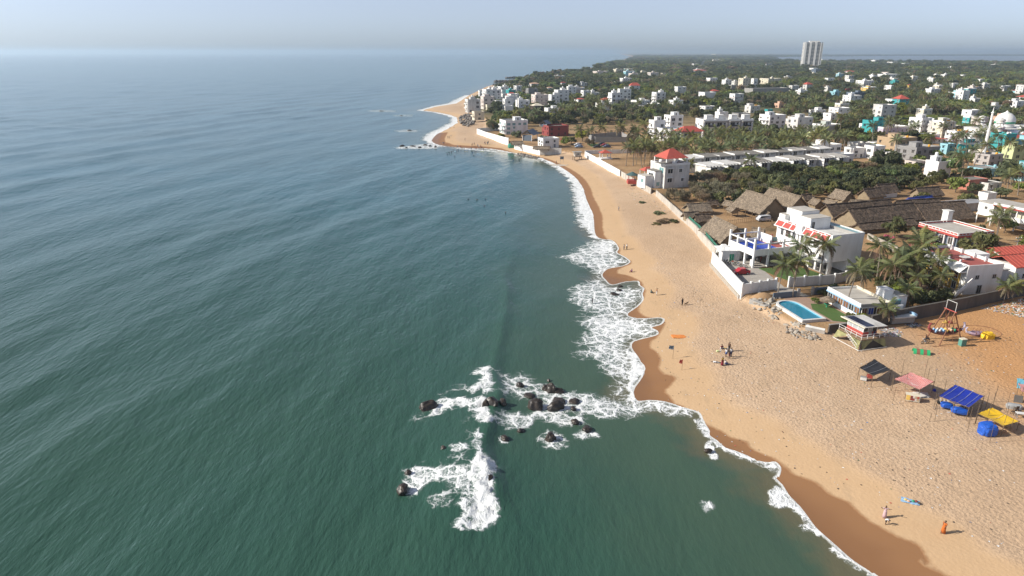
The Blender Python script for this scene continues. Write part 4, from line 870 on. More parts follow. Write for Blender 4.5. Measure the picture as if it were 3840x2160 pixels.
def red_roof_house(label, x, y, yaw, w, d, h, rm=REDT, wm=WHITE, rise=1.5, name='tiled_house'):
    o = thing(name, label, 'house', (x, y, 3.0), R(yaw)); FOOT.append((x, y, .5 * math.hypot(w, d)))
    part('wall', o, wm, 0, 0, 0, w, d, h)
    g = MB(); e = .5
    g.add([(-w/2-e, -d/2-e, h-.1), (w/2+e, -d/2-e, h-.1), (w/2+e, 0, h+rise), (-w/2-e, 0, h+rise), (w/2+e, d/2+e, h-.1), (-w/2-e, d/2+e, h-.1)] + [(-w/2-e, -d/2-e, h-.25), (w/2+e, -d/2-e, h-.25), (w/2+e, 0, h+rise-.15), (-w/2-e, 0, h+rise-.15), (w/2+e, d/2+e, h-.25), (-w/2-e, d/2+e, h-.25)],
          [(0,1,2,3), (3,2,4,5), (9,8,7,6), (11,10,8,9), (0,6,7,1), (4,10,11,5), (1,7,8,2), (2,8,10,4), (3,9,6,0), (5,11,9,3)]); r = g.build('roof', rm, o)
    for i in range(int(w / 1.1)): 
        q = MB(); xx = -w/2 + .5 + i * 1.1; q.add([(xx-.05, -d/2-e, h-.08), (xx+.05, -d/2-e, h-.08), (xx+.05, 0, h+rise+.02), (xx-.05, 0, h+rise+.02), (xx, -d/2-e, h+.0), (xx, 0, h+rise+.1)], [(0,4,5,3), (4,1,2,5)]); q.build('roof_rib', rm, r)
    for t in (-w/4, w/4): window(o, w, d, 'F', t, h * .3, 1.2, 1.2)
    window(o, w, d, 'S', 0, .05, 1.0, 2.0, WHITE, VOID, True, None, 'door')
    return o
red_roof_house('white house with a ribbed red tile roof right of the yellow house', 116, 148, 14, 11, 7, 4.2)
red_roof_house('small white cottage with a bright red roof beside the shade tree', 121, 160, 14, 9, 5, 3.2, rise=1.0)
red_roof_house('little red-roofed outhouse next to the small white cottage', 114, 158, 14, 4, 3.4, 2.8, rise=.7, name='outhouse')

# ------------------------------------------------------------------ huts and long thatched halls
hut('large grey thatched hall nearest the yard, of the joined pair', (76.2, 219), (81.1, 206.3), 9.5, 5.6, 4.9, posts=True, name='thatched_hall')
hut('large grey thatched hall behind its twin at the scrub edge', (84.9, 222.4), (90.0, 209.0), 9.5, 4.6, 5.2, posts=True, name='thatched_hall')
hut('grey ribbed thatched hut close against the weathered beach wall', (57.0, 187.8), (59.4, 174.5), 8.2, 4.2, 4.3)
hut('long low grey thatched hut at the corner of the scrub', (55.6, 213.0), (63.1, 214.5), 6.3, 3.2, 4.3)
hut('tiny thatched shelter on legs in the middle of the sandy yard', (69.0, 211.8), (70.1, 208.6), 6.0, 1.7, 4.9, stilts=1.1, over=.3)
hut('small thatched shed between the yard and the van', (77.4, 207.6), (79.0, 204.2), 5.4, 1.8, 4.0)
hut('small dark thatched hut under the trees behind the big halls', (98.8, 229.0), (102.6, 230.2), 6.0, 2.2, 4.4, THATCH2)
hut('tall grey thatched hut at the tree line right of the halls', (112.0, 233.1), (114.2, 226.8), 7.2, 3.0, 4.6)
hut('small grey hut, first of the pair behind the brown halls', (100.6, 224.6), (101.6, 220.4), 5.8, 1.9, 4.2)
hut('small grey hut, second of the pair behind the brown halls', (104.4, 223.2), (106.0, 218.6), 5.8, 1.9, 4.2)
hut('flat wide thatched hut beside the tall grey hut', (112.5, 222.5), (119.5, 221.0), 5.6, 2.6, 4.3)
hut('dark thatched lean-to beside the beach wall hut', (54.8, 199.4), (59.6, 199.8), 6.0, 2.4, 4.2, THATCH2)
hut('ragged low hut behind the dark lean-to', (52.6, 204.0), (57.4, 205.2), 5.6, 1.8, 4.0)
hut('small open thatched shed near the scrub fence', (70.4, 221.5), (72.2, 219.0), 5.6, 1.6, 4.3, posts=True)
hut('dark low shed in the shade behind the yard fence', (64.8, 222.0), (68.4, 222.6), 5.4, 1.7, 4.2, THATCH2)
hut('small grey hut with a green net beside the terrace', (66.2, 182.0), (69.0, 180.2), 6.2, 2.3, 4.2)
hut('low dark tarpaulin hut behind the terrace pavilion', (60.6, 183.6), (64.6, 183.0), 5.6, 2.0, 4.1, mat('dark_tarpaulin', (.05, .055, .055), .7))
hut('long brown thatched hall furthest back of the three halls', (95.3, 202.9), (118.9, 210.9), 8.2, 4.3, 4.6, THATCH2, name='thatched_hall')
hut('longest brown thatched hall with a pale holed gable', (98.2, 195.0), (122.5, 204.1), 8.6, 5.2, 4.5, THATCH2, name='thatched_hall')
hut('grey-brown thatched hall continuing behind the roof tank tower', (122.6, 203.6), (140.2, 207.6), 8.4, 6.0, 4.2, THATCH2, name='thatched_hall')
hut('dark thatched hall behind the longest hall', (121.5, 212.0), (137.5, 216.2), 7.5, 4.0, 4.4, THATCH2, name='thatched_hall')
hut('low brown thatched aisle in front of the longest hall', (98.4, 189.2), (118.4, 196.2), 5.6, 2.6, 4.2, THATCH2, name='thatched_aisle')
hut('thatched cottage with a pale woven gable by the pale fence', (121.6, 233.0), (129.0, 236.0), 7.2, 3.0, 4.6, THATCH2)
hut('thatched house with a white end wall behind the pale gable cottage', (129.8, 240.0), (137.4, 242.6), 7.4, 3.0, 4.8, THATCH2, WHITE)
hut('brown thatched hut below the salmon-red building', (141.4, 236.0), (151, 238.4), 7.0, 3.0, 4.6, THATCH2)
hut('cream-walled hut with a blue tarpaulin roof', (131.5, 222.5), (141.5, 226.5), 6.2, 2.8, 4.4, mat('blue_tarpaulin', (.02, .06, .34), .55, (.01, .03, .2), .5, 1.5, bmp=.5), CREAM, name='tarpaulin_hut')
SH = thing('sheet_roof_shed', 'long grey sheet-metal roof shed beside the blue tarpaulin hut', 'shed', (148.0, 219.6, 3.0), R(16))
part('wall', SH, WTHR, 0, 0, 0, 15, 5, 2.6); g = MB()
for i in range(15): g.box(-7.2 + i * 1.02, 0, 2.6 + (i % 2) * .03, 1.0, 5.6, .06)
g.build('roof', mat('grey_roof_sheet', (.33, .33, .34), .5, (.2, .19, .19), .5), SH)
# ------------------------------------------------------------------ red-roofed beach villa
VL = thing('beach_villa', 'white three-storey villa with a red pyramid roof above the beach wall', 'villa', (57.6, 255.6, 3.0), R(22))
FOOT.append((*xy_of(VL, 5, 5), 9))
def vb(name, m, x0, x1, y0, y1, z0, z1): return part(name, VL, m, (x0+x1)/2, (y0+y1)/2, z0, x1-x0, y1-y0, z1-z0)
vb('wall', WHITE2, 0, 11, 0, 10, 0, 8.6); vb('roof', DECK, .1, 10.9, .1, 9.9, 8.6, 8.75); parapet(VL, 11.1, 10.1, 8.55, .8, WHITE, .18, 5.5, 5)
g = MB(); g.add([(.8, .8, 11.0), (10.8, .8, 11.0), (10.8, 9.6, 11.0), (.8, 9.6, 11.0), (4.9, 5.2, 14.2), (6.6, 5.2, 14.2)], [(3,2,1,0), (0,1,5,4), (1,2,5), (2,3,4,5), (3,0,4)]).build('pyramid_roof', REDT, VL)
for x, y in ((1.2, 1.2), (10.3, 1.2), (1.2, 9.1), (10.3, 9.1), (5.6, 1.2)): vb('roof_post', WHITE, x - .2, x + .2, y - .2, y + .2, 8.7, 11.05)
vb('bay', WHITE, -3.0, 0, 2.0, 7.5, 0, 6.4); vb('bay_roof', ROOFDK, -3.2, 0, 1.8, 7.7, 6.4, 6.6); vb('bay', WHITE, -6.6, -3.0, 3.0, 8.2, 0, 4.6); vb('bay_roof', DECK, -6.7, -3, 2.9, 8.3, 4.6, 4.75)
vb('slant_roof', ROOFDK, -2.4, 2.2, -.3, 3.6, 9.5, 9.7)
for t, z, ww, wh in ((-3.2, 5.6, 2.4, 1.8), (1.4, 5.8, 1.4, 1.4), (-3.2, 2.2, 2.2, 1.7), (2.5, 2.4, 1.2, 1.2)): window(VL, 11, 10, 'F', t, z, ww, wh, WHITE, GLASS, True, WHITE, x0=5.5, y0=5)
for t, z, ww, wh in ((2.6, 5.6, 3.2, 2.2),): window(VL, 11, 10, 'S', t, z, ww, wh, WHITE, TGLASS, x0=5.5, y0=5)
window(VL, 3.0, 5.5, 'S', 0, 4.0, 3.4, 1.6, WHITE, GLASS, x0=-1.5, y0=4.75); window(VL, 3.6, 5.2, 'S', .6, 2.0, 1.8, 1.6, WHITE, TGLASS, x0=-4.8, y0=5.6); window(VL, 3, 5.5, 'F', 0, .8, 1.6, 1.6, WHITE, TGLASS, x0=-1.5, y0=4.75)
tank(VL, WHITE, .9, 4.5, 8.75, 1.4); tank(VL, WHITE, 4.2, .8, 8.75, 1.2)
for i, (x, y, lab) in enumerate(((47.6, 268.6, 'green-roofed round gazebo on a red base beside the villa'), (51.2, 264.6, 'second green-roofed gazebo nearer the villa wall'))):
    o = thing('gazebo', lab, 'gazebo', (x, y, 3.0), 0, 'green-roofed gazebos by the villa')
    MB().lathe([(2.4, 3.0), (2.5, 3.1), (.2, 4.3)], 10).build('roof', mat('grey_green_roof', (.06, .12, .12), .7), o)
    for k in range(5): MB().tube([(1.7 * math.cos(k*1.257), 1.7 * math.sin(k*1.257), 0), (1.7 * math.cos(k*1.257), 1.7 * math.sin(k*1.257), 3.05)], .1).build('post', REDP, o)
    part('base', o, REDP, 0, 0, -.3, 3.6, 3.6, 1.4)
o = thing('gazebo', 'red tent-roofed gazebo behind the beach villa', 'gazebo', (56.6, 281, 3.0), R(20))
g = MB(); g.add([(-3.4, -2.2, 3.0), (3.4, -2.2, 3.0), (3.4, 2.2, 3.0), (-3.4, 2.2, 3.0), (-1.4, 0, 4.4), (1.4, 0, 4.4)], [(3,2,1,0), (0,1,5,4), (1,2,5), (2,3,4,5), (3,0,4)]).build('roof', REDT, o)
for x in (-3, 3):
    for y in (-1.9, 1.9): part('post', o, WHITE, x, y, 0, .2, .2, 3.05)

# ------------------------------------------------------------------ row houses: two terraces of stepped units
def row_unit(label, x, y, yaw, w, d, h, kind, rng):
    rg = random.Random(rng); o = thing('row_house', label, 'row house', (x, y, 3.0), R(yaw), 'stepped white row houses')
    FOOT.append((x, y, .45 * math.hypot(w, d)))
    part('wall', o, WHITE2, 0, 0, 0, w - .15, d, h)
    rm = rg.choice([ROOFDK, ROOFDK, DECK, WHITE2])
    g = MB(); tilt = .55
    g.add([(-w/2-.3, -d/2-1.0, h+.05), (w/2+.1, -d/2-1.0, h+.05), (w/2+.1, d/2+.2, h+.05+tilt), (-w/2-.3, d/2+.2, h+.05+tilt), (-w/2-.3, -d/2-1.0, h-.15), (w/2+.1, -d/2-1.0, h-.15), (w/2+.1, d/2+.2, h-.15+tilt), (-w/2-.3, d/2+.2, h-.15+tilt)],
          [(0,1,2,3), (7,6,5,4), (0,4,5,1), (1,5,6,2), (2,6,7,3), (3,7,4,0)]).build('roof', rm, o)
    part('roof_edge', o, WHITE, -w/2 - .36, 0, h - .1, .14, d + 1.2, .6)
    if kind == 0:
        window(o, w, d, 'F', -w * .22, h - 2.6, w * .32, 2.2, WHITE, rg.choice([VOID, DKWOOD, GLASS]), True, None, 'door')
        for q in range(3): window(o, w, d, 'F', w * .12 + q * .75, h - 1.1, .62, .5, WHITE, GLASS)
    else:
        for q in range(5): part('pergola_beam', o, WHITE2, -w/2 + .6 + q * (w - 1.2) / 4, -d/2 - 1.5, h - .2, .14, 1.6, .2)
        part('pergola_wall', o, WHITE, -w/2 + .1, -d/2 - 1.5, 0, .2, 3, h - .4)
        window(o, w, d, 'F', w * .1, h - 3.0, w * .42, 2.3, WHITE, VOID)
        window(o, w, d, 'F', -w * .25, .3, 1.5, 2.0, WHITE, rg.choice([VOID, GLASS, DKWOOD])); part('ledge', o, WHITE, 0, -d/2 - .5, h - 3.6, w, 1.2, .25)
        window(o, w, d, 'F', w * .22, .5, 1.6, 1.7, WHITE, rg.choice([GLASS, SLATE]))
    return o
a, b = Vector((74.0, 290.0)), Vector((150, 323.0)); N = 10
ords = ('first', 'second', 'third', 'fourth', 'fifth', 'sixth', 'seventh', 'eighth', 'ninth', 'tenth', 'eleventh', 'twelfth')
for i in range(N):
    c = a.lerp(b, (i + .5) / N); row_unit('%s unit from the villa in the rear terrace of white row houses' % ords[i], c.x - 1, c.y + 3.2, 23, 7.3, 6.5, 6.2 + .25 * (i % 2), 0, i)
a, b = Vector((77.0, 284.4)), Vector((150, 314.6)); N = 9
for i in range(N):
    c = a.lerp(b, (i + .5) / N); row_unit('%s unit from the villa in the front terrace of white row houses' % ords[i], c.x + 1.2, c.y, 23, 7.5, 7.0, 4.4 + .3 * (i % 2), 1, 40 + i)

# ------------------------------------------------------------------ sighted houses, near to far
H = house
# by the palm grove
H('white block with open front frames left of the red-roofed seaside villa', 12, 950, 1185, 1090, 1395, WHITE, stair=1, open_=.4)
H('tall plain white house behind the open-framed block', 12, 1185, 1455, 1015, 1330, WHITE, stair=1, open_=.2)
H('wide white villa with a red hip roof above its terrace', 12, 1120, 1720, 1230, 1440, WHITE, stair=0, roofm=WHITE2, band=None)
o = thing('roof_pavilion', 'red hip roof pavilion on the wide white villa terrace', 'pavilion', (*at(12, 1530, 1330, 9.2), 9.0), R(20))
g = MB(); g.add([(-7, -5, 3.0), (7, -5, 3.0), (7, 5, 3.0), (-7, 5, 3.0), (-3, 0, 5.6), (3, 0, 5.6)], [(3,2,1,0), (0,1,5,4), (1,2,5), (2,3,4,5), (3,0,4)]).build('roof', REDT, o)
part('wall', o, WHITE, 0, 0, -.6, 11.5, 8, 3.6)
for t in (-4.2, -1.5, 1.5, 4.2): window(o, 11.5, 8, 'F', t, .4, 1.7, 1.8)
for t in (-2.4, 0, 2.4): window(o, 11.5, 8, 'S', t, .4, 1.6, 1.8)
ou = None
for i, (l, r) in enumerate(((1570, 1880), (1880, 2090), (2090, 2290), (2290, 2495))):
    x, y = at(12, (l + r) / 2 + 20, 1345); dep = depth_of(x, y, 3); w = (r - l) / 4.025 * dep / FPX * .92
    if i == 0: w *= .72; x += 3
    y += (0, 1.2, 2.4, 3.6)[i] - 1.0
    o = thing('apartment_block', '%s balconied white block of the four-block apartment row' % ords[i], 'apartment block', (x, y + 7, 3.0), R(8), 'four balconied apartment blocks'); FOOT.append((x, y + 6, 8))
    part('wall', o, WHITE, 0, 0, 0, w, 12, 9.6); part('roof', o, DECK, 0, 0, 9.6, w - .2, 11.8, .12); parapet(o, w + .1, 12.1, 9.5, 1.0, WHITE)
    part('stair_room', o, WHITE, w * .12, -1, 9.7, w * .5, 4, 2.9); part('stair_roof', o, WHITE, w * .12, -1, 12.6, w * .56, 4.6, .15)
    part('fascia', o, GREYC, 0, -6.6, 8.7, w * .92, 1.3, .9)
    for q in range(3):
        z = .2 + q * 3.1
        window(o, w, 12, 'F', -w * .16, z, w * .42, 2.3, WHITE2, VOID); window(o, w, 12, 'F', w * .28, z + .8, w * .2, 1.3, WHITE, GLASS)
        if q: part('balcony', o, WHITE, -w * .1, -6.7, z - .35, w * .75, 1.5, .15); part('balcony_rail', o, BLACKP, -w * .1, -7.4, z - .2, w * .72, .05, .95); part('balcony_wall', o, WHITE, w * .32, -6.7, z - .2, .15, 1.4, 2.6)
    for q in range(3): window(o, w, 12, 'S', 2 - q * 3, 3.4 + 3 * (q % 2), 1.2, 1.4)
H('white stair tower block rising behind the four apartment blocks', 12, 1950, 2130, 965, 1200, WHITE, stair=2)
# villas in the trees
H('grey unfinished three-storey block beside the pillared villa', 12, 410, 665, 775, 935, BLOCK, stair=0, win_pm=VOID, yaw=14)
H('stepped white villa with a pillared upper front', 12, 330, 512, 675, 935, WHITE, stair=2, open_=.3)
H('low white wing in front of the pillared villa', 12, 150, 405, 832, 938, WHITE, stair=0)
H('brown unfinished ground-floor shell beside the grey block', 12, 600, 915, 880, 940, GREYC, stair=0, win_pm=VOID)
H('white house with an orange-yellow stair room', 12, 690, 965, 790, 885, WHITE, stair=1)
H('tall white glass-fronted villa with a dark roof canopy', 12, 1000, 1197, 668, 815, WHITE, stair=2, open_=.5)
H('white two-storey house below the glass-fronted villa', 12, 932, 1150, 840, 925, WHITE, stair=1)
H('white stepped house with a slim tower in the dark trees', 12, 1258, 1465, 788, 880, WHITE, stair=2)
H('plain white box house with a rooftop chimney block', 12, 1722, 1964, 668, 775, WHITE, stair=0, wins=False)
H('white house with red-brown upper panels near the broad tree', 12, 2182, 2378, 690, 835, WHITE, stair=0, band=BRICKR)
H('low white bungalow under the broad dark tree', 12, 1738, 1962, 880, 928, WHITE, stair=0)
H('pale blockwork ruin behind the apartment row', 12, 2230, 2470, 985, 1080, BLOCK, stair=0, win_pm=VOID)
H('white apartment house at the end of the far white row', 12, 2058, 2196, 480, 585, WHITE, stair=2)
H('small pale house, second in the far white row', 12, 2200, 2305, 500, 595, WHITE2, stair=1)
H('tall cream apartment house in the middle of the far white row', 12, 2312, 2478, 455, 600, CREAM, stair=2)
H('slim four-storey white block with rows of dark windows', 13, 75, 168, 460, 592, WHITE, stair=0)
H('grey half-built house below the far white row', 12, 2155, 2262, 560, 650, GREYC, stair=0)
H('far cream terrace of flats with a blue-roofed shed in front', 13, 250, 560, 460, 550, CREAM, stair=2)
H('far white house beside the cream terrace', 13, 570, 700, 430, 480, WHITE2, stair=1)
H('far pinkish villa at the left of the distant cluster', 12, 105, 335, 350, 410, PINKW, stair=1)
H('far cream villa among palms in the distant cluster', 12, 408, 552, 318, 385, CREAM, stair=1)
H('far dark-banded white house in the woods', 12, 505, 688, 455, 520, WHITE, stair=2, band=SLATE)
H('far low white garden building below the dark-banded house', 12, 428, 545, 505, 545, WHITE2, stair=0)
H('far white twin house with pink gable', 12, 645, 802, 380, 435, PINKW, stair=2)
H('far round-cornered cream house', 12, 812, 902, 350, 402, CREAM, stair=1)
H('far pale house with turquoise ground floor', 12, 928, 1092, 368, 435, PINKW, stair=2, band=TEAL)
H('far small cream house right of the turquoise-banded one', 12, 1122, 1208, 378, 412, CREAM, stair=0)
H('far house with a long red tiled roof and white front', 12, 1590, 1850, 325, 380, WHITE, roof='hip', roofm=REDT, stair=0)
H('far white house with a red roof strip above the woods', 12, 1822, 1982, 452, 545, WHITE, stair=0, band=REDP)
H('far cream hotel block right of the straight road', 12, 1915, 2062, 178, 222, CREAM, stair=1)
H('far long pale shed left of the straight road', 12, 1538, 1705, 114, 130, CREAM, stair=0, wins=False)
H('far cream buildings on the skyline beyond the hotel', 12, 1912, 2064, 92, 114, CREAM, stair=1)
H('far low cream wall building in the woods left of the tower', 13, 105, 460, 268, 292, CREAM, stair=0, wins=False)
H('far grey house above the low cream wall building', 13, 275, 378, 238, 275, GREYC, stair=0)
H('far white villa right of the tower', 13, 1108, 1272, 172, 212, WHITE, stair=1)
H('far red-roofed hall beside the tower foot', 13, 1135, 1342, 335, 378, WHITE, roof='hip', roofm=REDT, stair=0)
H('far white gabled house with red tiles between two masts', 13, 1508, 1665, 340, 400, WHITE, roof='hip', roofm=REDT, stair=0)
H('far blue-roofed building at the foot of the tower', 13, 1010, 1140, 318, 380, SLATE, stair=0)
H('far long white office building with dark window bands', 13, 2030, 2345, 395, 460, WHITE, stair=1, open_=.3)
H('far white farm buildings by the lagoon', 13, 1900, 2050, 182, 232, WHITE, stair=1)
H('far white vaulted hall near the lagoon', 13, 2165, 2325, 208, 248, WHITE2, stair=0)
H('far brown field house at the lagoon edge', 13, 2370, 2570, 255, 292, PEACH, stair=0)
H('far white terrace right of the office building', 13, 2420, 2574, 385, 420, CREAM, stair=1)
H('white tall house in the trees above the yellow house row', 13, 1705, 1942, 490, 590, WHITE, stair=2)
H('yellow and white house with arched balconies', 13, 1778, 1985, 588, 650, YELL, stair=1, trim=WHITE)
H('dark grey building with round white vents', 13, 1565, 1805, 668, 760, SLATE, stair=1)
H('white house with a tall stair tower in front of the dark building', 13, 1508, 1758, 715, 810, WHITE, stair=2)
H('pale blue small house in the trees', 13, 1285, 1455, 655, 728, SKYB, stair=1)
H('white house left of the pale blue one', 13, 1192, 1302, 590, 660, WHITE2, stair=1)
H('turquoise house far among the palms', 13, 2198, 2352, 495, 552, TEAL, stair=1)
H('yellow cottage with a red roof far on the right', 13, 2428, 2525, 550, 592, YELL, roof='hip', roofm=REDT, stair=0)
H('red painted small house beside the yellow and white one', 13, 1490, 1570, 615, 665, BRICKR, stair=0)
H('pale concrete depot with a ramp behind the tall trees', 13, 20, 720, 610, 690, GREYC, stair=0, wins=False, depth=.3)
# town blocks on the right
H('white house with round holes in its balcony walls', 13, 250, 610, 1010, 1215, WHITE, stair=1, open_=.25)
H('white and grey house with a stained blank side wall', 13, 670, 1012, 1045, 1305, WHITE2, stair=1)
H('white house with a big blank grey-green side by the lone palm', 13, 1068, 1450, 1155, 1350, mat('grey_green_plaster', (.46, .50, .45), .8), stair=1, trim=WHITE, wins=True)
H('small white house with an orange tank behind the blank-sided house', 13, 1208, 1450, 985, 1095, WHITE, stair=0, tk=YTANK)
H('white and turquoise house left of the orange-tank house', 13, 985, 1212, 935, 1040, WHITE, stair=1, band=TEAL)
H('bright teal three-storey house with round windows', 14, 212, 545, 290, 490, TEAL, stair=1, roofm=REDFLOOR)
H('white-topped low house left of the bright teal house', 14, 110, 225, 335, 440, WHITE, stair=0)
H('long lilac and white house with a rooftop tank frame', 14, 350, 925, 385, 500, LILAC, stair=1, trim=WHITE, depth=.5)
H('tan three-storey building with blue shutter and yellow tank', 14, 490, 1002, 550, 800, TAN, stair=1, tk=YTANK)
H('grey unfinished block house with square window holes', 14, 790, 1372, 690, 905, BLOCK, stair=1, tk=YTANK, win_pm=VOID)
H('lilac-grey house with black rooftop tank behind the grey block', 14, 1048, 1342, 500, 620, LILAC, stair=0, tk=BLACKP, trim=WHITE)
H('white house with a red awning roof and violet wall', 14, 1190, 1440, 560, 640, WHITE, roof='hip', roofm=REDT, stair=0)
H('white house with a pale blue side next to the grey block', 14, 1355, 1545, 640, 800, SKYB, stair=0)
H('violet house at the edge of the palms', 14, 1440, 1625, 590, 700, LILAC, stair=1)
H('white and grey-green two-storey house below the round tank', 14, 1168, 1505, 905, 1165, WHITE, stair=2)
H('low white shop with a purple sign board', 14, 858, 1165, 925, 1005, PINKW, stair=0, band=LILAC)
H('pale sky-blue house behind the salmon building', 14, 1880, 2332, 1015, 1148, SKYB, stair=0, tk=SKYB, roofm=GREYC)
H('salmon-red building with a long blank wall', 14, 1648, 2095, 1180, 1340, mat('salmon_plaster', (.52, .20, .15), .8, (.38, .16, .12), .4), stair=0, depth=.6, wins=False)
H('white low building with a green strip below the salmon one', 14, 1940, 2290, 1290, 1350, WHITE2, stair=0)
H('grey house with arched windows and yellow tanks', 14, 1950, 2300, 800, 975, mat('warm_grey_plaster', (.45, .42, .40), .8), stair=0, tk=YTANK)
H('pale yellow-green house with a green shrine roof', 14, 2310, 2576, 680, 960, LIME, stair=1, tk=YTANK)
H('sky-blue two-storey house at the right edge of the town', 14, 2480, 2740, 980, 1210, SKYB, stair=1, trim=TEAL)
H('teal and white hall behind the minarets', 14, 1690, 1850, 225, 385, TEAL, stair=0, trim=WHITE)
H('white and pink house between the two minarets', 14, 1840, 2060, 240, 400, PINKW, stair=0)
H('pink and teal houses behind the mosque dome', 14, 2130, 2480, 230, 330, PEACH, stair=1)
H('small white box house in the thick shrubs', 14, 735, 890, 1075, 1180, WHITE, stair=0)
H('white angled shed wall in the shrubs', 14, 620, 735, 1150, 1215, WHITE, stair=0, wins=False)
H('cream and orange house with a turquoise neighbour', 13, 448, 605, 835, 905, PEACH, stair=1, tk=YTANK)
H('turquoise narrow house beside the orange one', 13, 288, 402, 925, 1000, TEAL, stair=0)
H('grey-white house with two orange tanks left of the turquoise one', 13, 5, 215, 870, 985, WHITE2, stair=1, tk=YTANK)
H('pale yellow small house by the street trees', 13, 930, 1072, 1265, 1345, LIME, stair=0)
H('white long two-storey house with dark windows above the row houses', 7, 1180, 1470, 225, 400, WHITE2, stair=0, tk=BLACKP)
H('white stepped house at the end of the rear terrace', 7, 650, 1060, 250, 430, WHITE, stair=1)
H('white split-level house with a sloping roof, nearer of two', 7, 1130, 1400, 300, 460, WHITE, stair=0, roofm=ROOFDK)
H('white split-level house with a sloping roof, further of two', 7, 1430, 1700, 270, 470, WHITE, stair=0, roofm=ROOFDK)
H('white low house with a green sheet hung on its side', 7, 930, 1240, 390, 540, WHITE, stair=0, band=GREEN)
H('dark-stained white house against the grey unfinished block', 7, 1670, 1820, 370, 500, WHITE2, stair=0)
H('white house with a small red roof beside the tan building', 7, 1480, 1700, 215, 300, WHITE, stair=0)
H('white blank wall house with a blue door under the palms', 2, 1960, 2190, 175, 300, WHITE, stair=0, wins=False, roofm=GREYC)
H('tall tan-and-white far town block, left of two', 14, 2080, 2300, 60, 130, WHITE2, stair=1)
# headland
H('grey and white three-storey sea house with glass corner', 11, 410, 652, 370, 575, WHITE2, stair=2, open_=.4)
H('tall grey-white stepped block on the headland', 11, 650, 862, 330, 525, PINKW, stair=1, open_=.4)
H('white house with a roof terrace at the headland top', 11, 675, 962, 222, 420, WHITE, stair=2, open_=.2)
H('small cream house on the rocks of the headland', 11, 720, 857, 450, 530, CREAM, stair=0)
H('cream house with rounded balconies above the boulders', 11, 518, 708, 555, 690, CREAM, stair=0, open_=.5)
H('white house with a stair tower beside the tall stepped block', 11, 985, 1148, 365, 560, WHITE, stair=1)
H('small white house in front of the casuarinas', 11, 990, 1140, 470, 570, WHITE, stair=0)
H('white villa with big dark windows and black tank', 11, 1180, 1396, 385, 548, WHITE, stair=2)
H('grey concrete shell on the ridge behind the headland', 11, 1333, 1518, 205, 335, BLOCK, stair=0, win_pm=VOID)
H('pinkish block with brown upper storey on the headland', 11, 1420, 1676, 300, 480, PINKW, stair=1, band=BRICKR)
H('white house with a blue lower band left of the white tower house', 11, 1680, 1852, 300, 490, WHITE, stair=1, band=BLUER)
H('white house with a tall square stair tower', 11, 1768, 1988, 230, 430, WHITE, stair=2)
H('white stepped villa beside the dark-roofed house', 11, 1622, 1838, 505, 600, WHITE, stair=1)
H('dark timber house with a pale hip roof', 11, 1408, 1608, 435, 560, DKWOOD, roof='hip', roofm=CREAM, stair=0)
H('big modern white villa with green glass balconies', 11, 938, 1368, 690, 905, WHITE, stair=1, open_=.35, win_pm=TGLASS)
H('brick-red two-storey villa with a grey stair block', 11, 1588, 1988, 770, 935, BRICKR, stair=0, trim=BRICKR)
H('white box villa with a roof terrace above the beach wall', 11, 1525, 1838, 960, 1110, WHITE, stair=0)
H('far pink-roofed villa on the shore road', 11, 1380, 1550, 120, 175, WHITE, roof='hip', roofm=PEACH, stair=0)
H('far white gabled house in the pines', 11, 1858, 1942, 105, 170, WHITE, roof='hip', roofm=BRICKR, stair=0)
H('far small white cottage among the pines', 11, 1650, 1745, 185, 225, WHITE, roof='hip', roofm=PEACH, stair=0)
H('far white house on the wooded slope', 11, 2150, 2265, 120, 180, WHITE, stair=1)
H('far white beach house at the second groyne', 11, 1760, 1930, 15, 55, WHITE2, stair=1)
for (u0, u1, v, lab, mm) in ((1255, 1550, 1000, 'blue-grey gabled open pavilion beside the modern villa', BLUER), (1525, 1720, 905, 'blue-grey gabled roof terrace on the white box villa', BLUER)):
    x, y = at(11, (u0 + u1) / 2, v); sc = depth_of(x, y, 3) / FPX / 4.025; L = (u1 - u0) * sc * .45
    zb = 3.0 if 'open' in lab else 8.2
    o = thing('gabled_pavilion', lab, 'pavilion', (x, y + (4 if zb < 4 else 0), zb), R(66)); e = L
    for sg in (-1, 1):
        g = MB(); g.add([(-e, 0, 6.2 if zb < 4 else 3.6), (e, 0, 6.2 if zb < 4 else 3.6), (e, sg * L * .8, 3.4 if zb < 4 else 1.6), (-e, sg * L * .8, 3.4 if zb < 4 else 1.6)], [(0, 1, 2, 3)]); g.build('roof_slope', mm, o)
    for sx_ in (-.85, .85):
        for sy_ in (-.7, .7): part('post', o, WHITE, sx_ * e, sy_ * L * .8, 0, .3, .3, 3.4 if zb < 4 else 1.7)
    part('end_wall', o, SLATE, -e * .8, 0, 0, .2, L * 1.1, 3.4 if zb < 4 else 1.6)
hut('round-edged thatched terrace roof behind the low surf wall', at(11, 1120, 1010, 5.4), at(11, 1290, 1005, 5.4), 5.4, 4.0, 4.2, posts=True, name='thatched_terrace')
hut('thatched terrace roof in front of the white box villa', at(11, 1450, 1080, 5.2), at(11, 1700, 1085, 5.2), 5.2, 3.2, 4.2, posts=True, name='thatched_terrace')
# unfinished block-walled plot
PT = thing('block_enclosure', 'unroofed grey blockwork walls of an unfinished building by the sandy lot', 'building', (0, 0, 0))
q = [at(12, 30, 1380), at(12, 130, 1425), at(12, 670, 1425), at(12, 520, 1340)]
for i in range(4):
    a, b = Vector(q[i]), Vector(q[(i+1) % 4]); c = (a + b) / 2; part('wall', PT, BLOCK, c.x, c.y, 2.5, (b-a).length, .25, 3.6, math.atan2((b-a).y, (b-a).x))

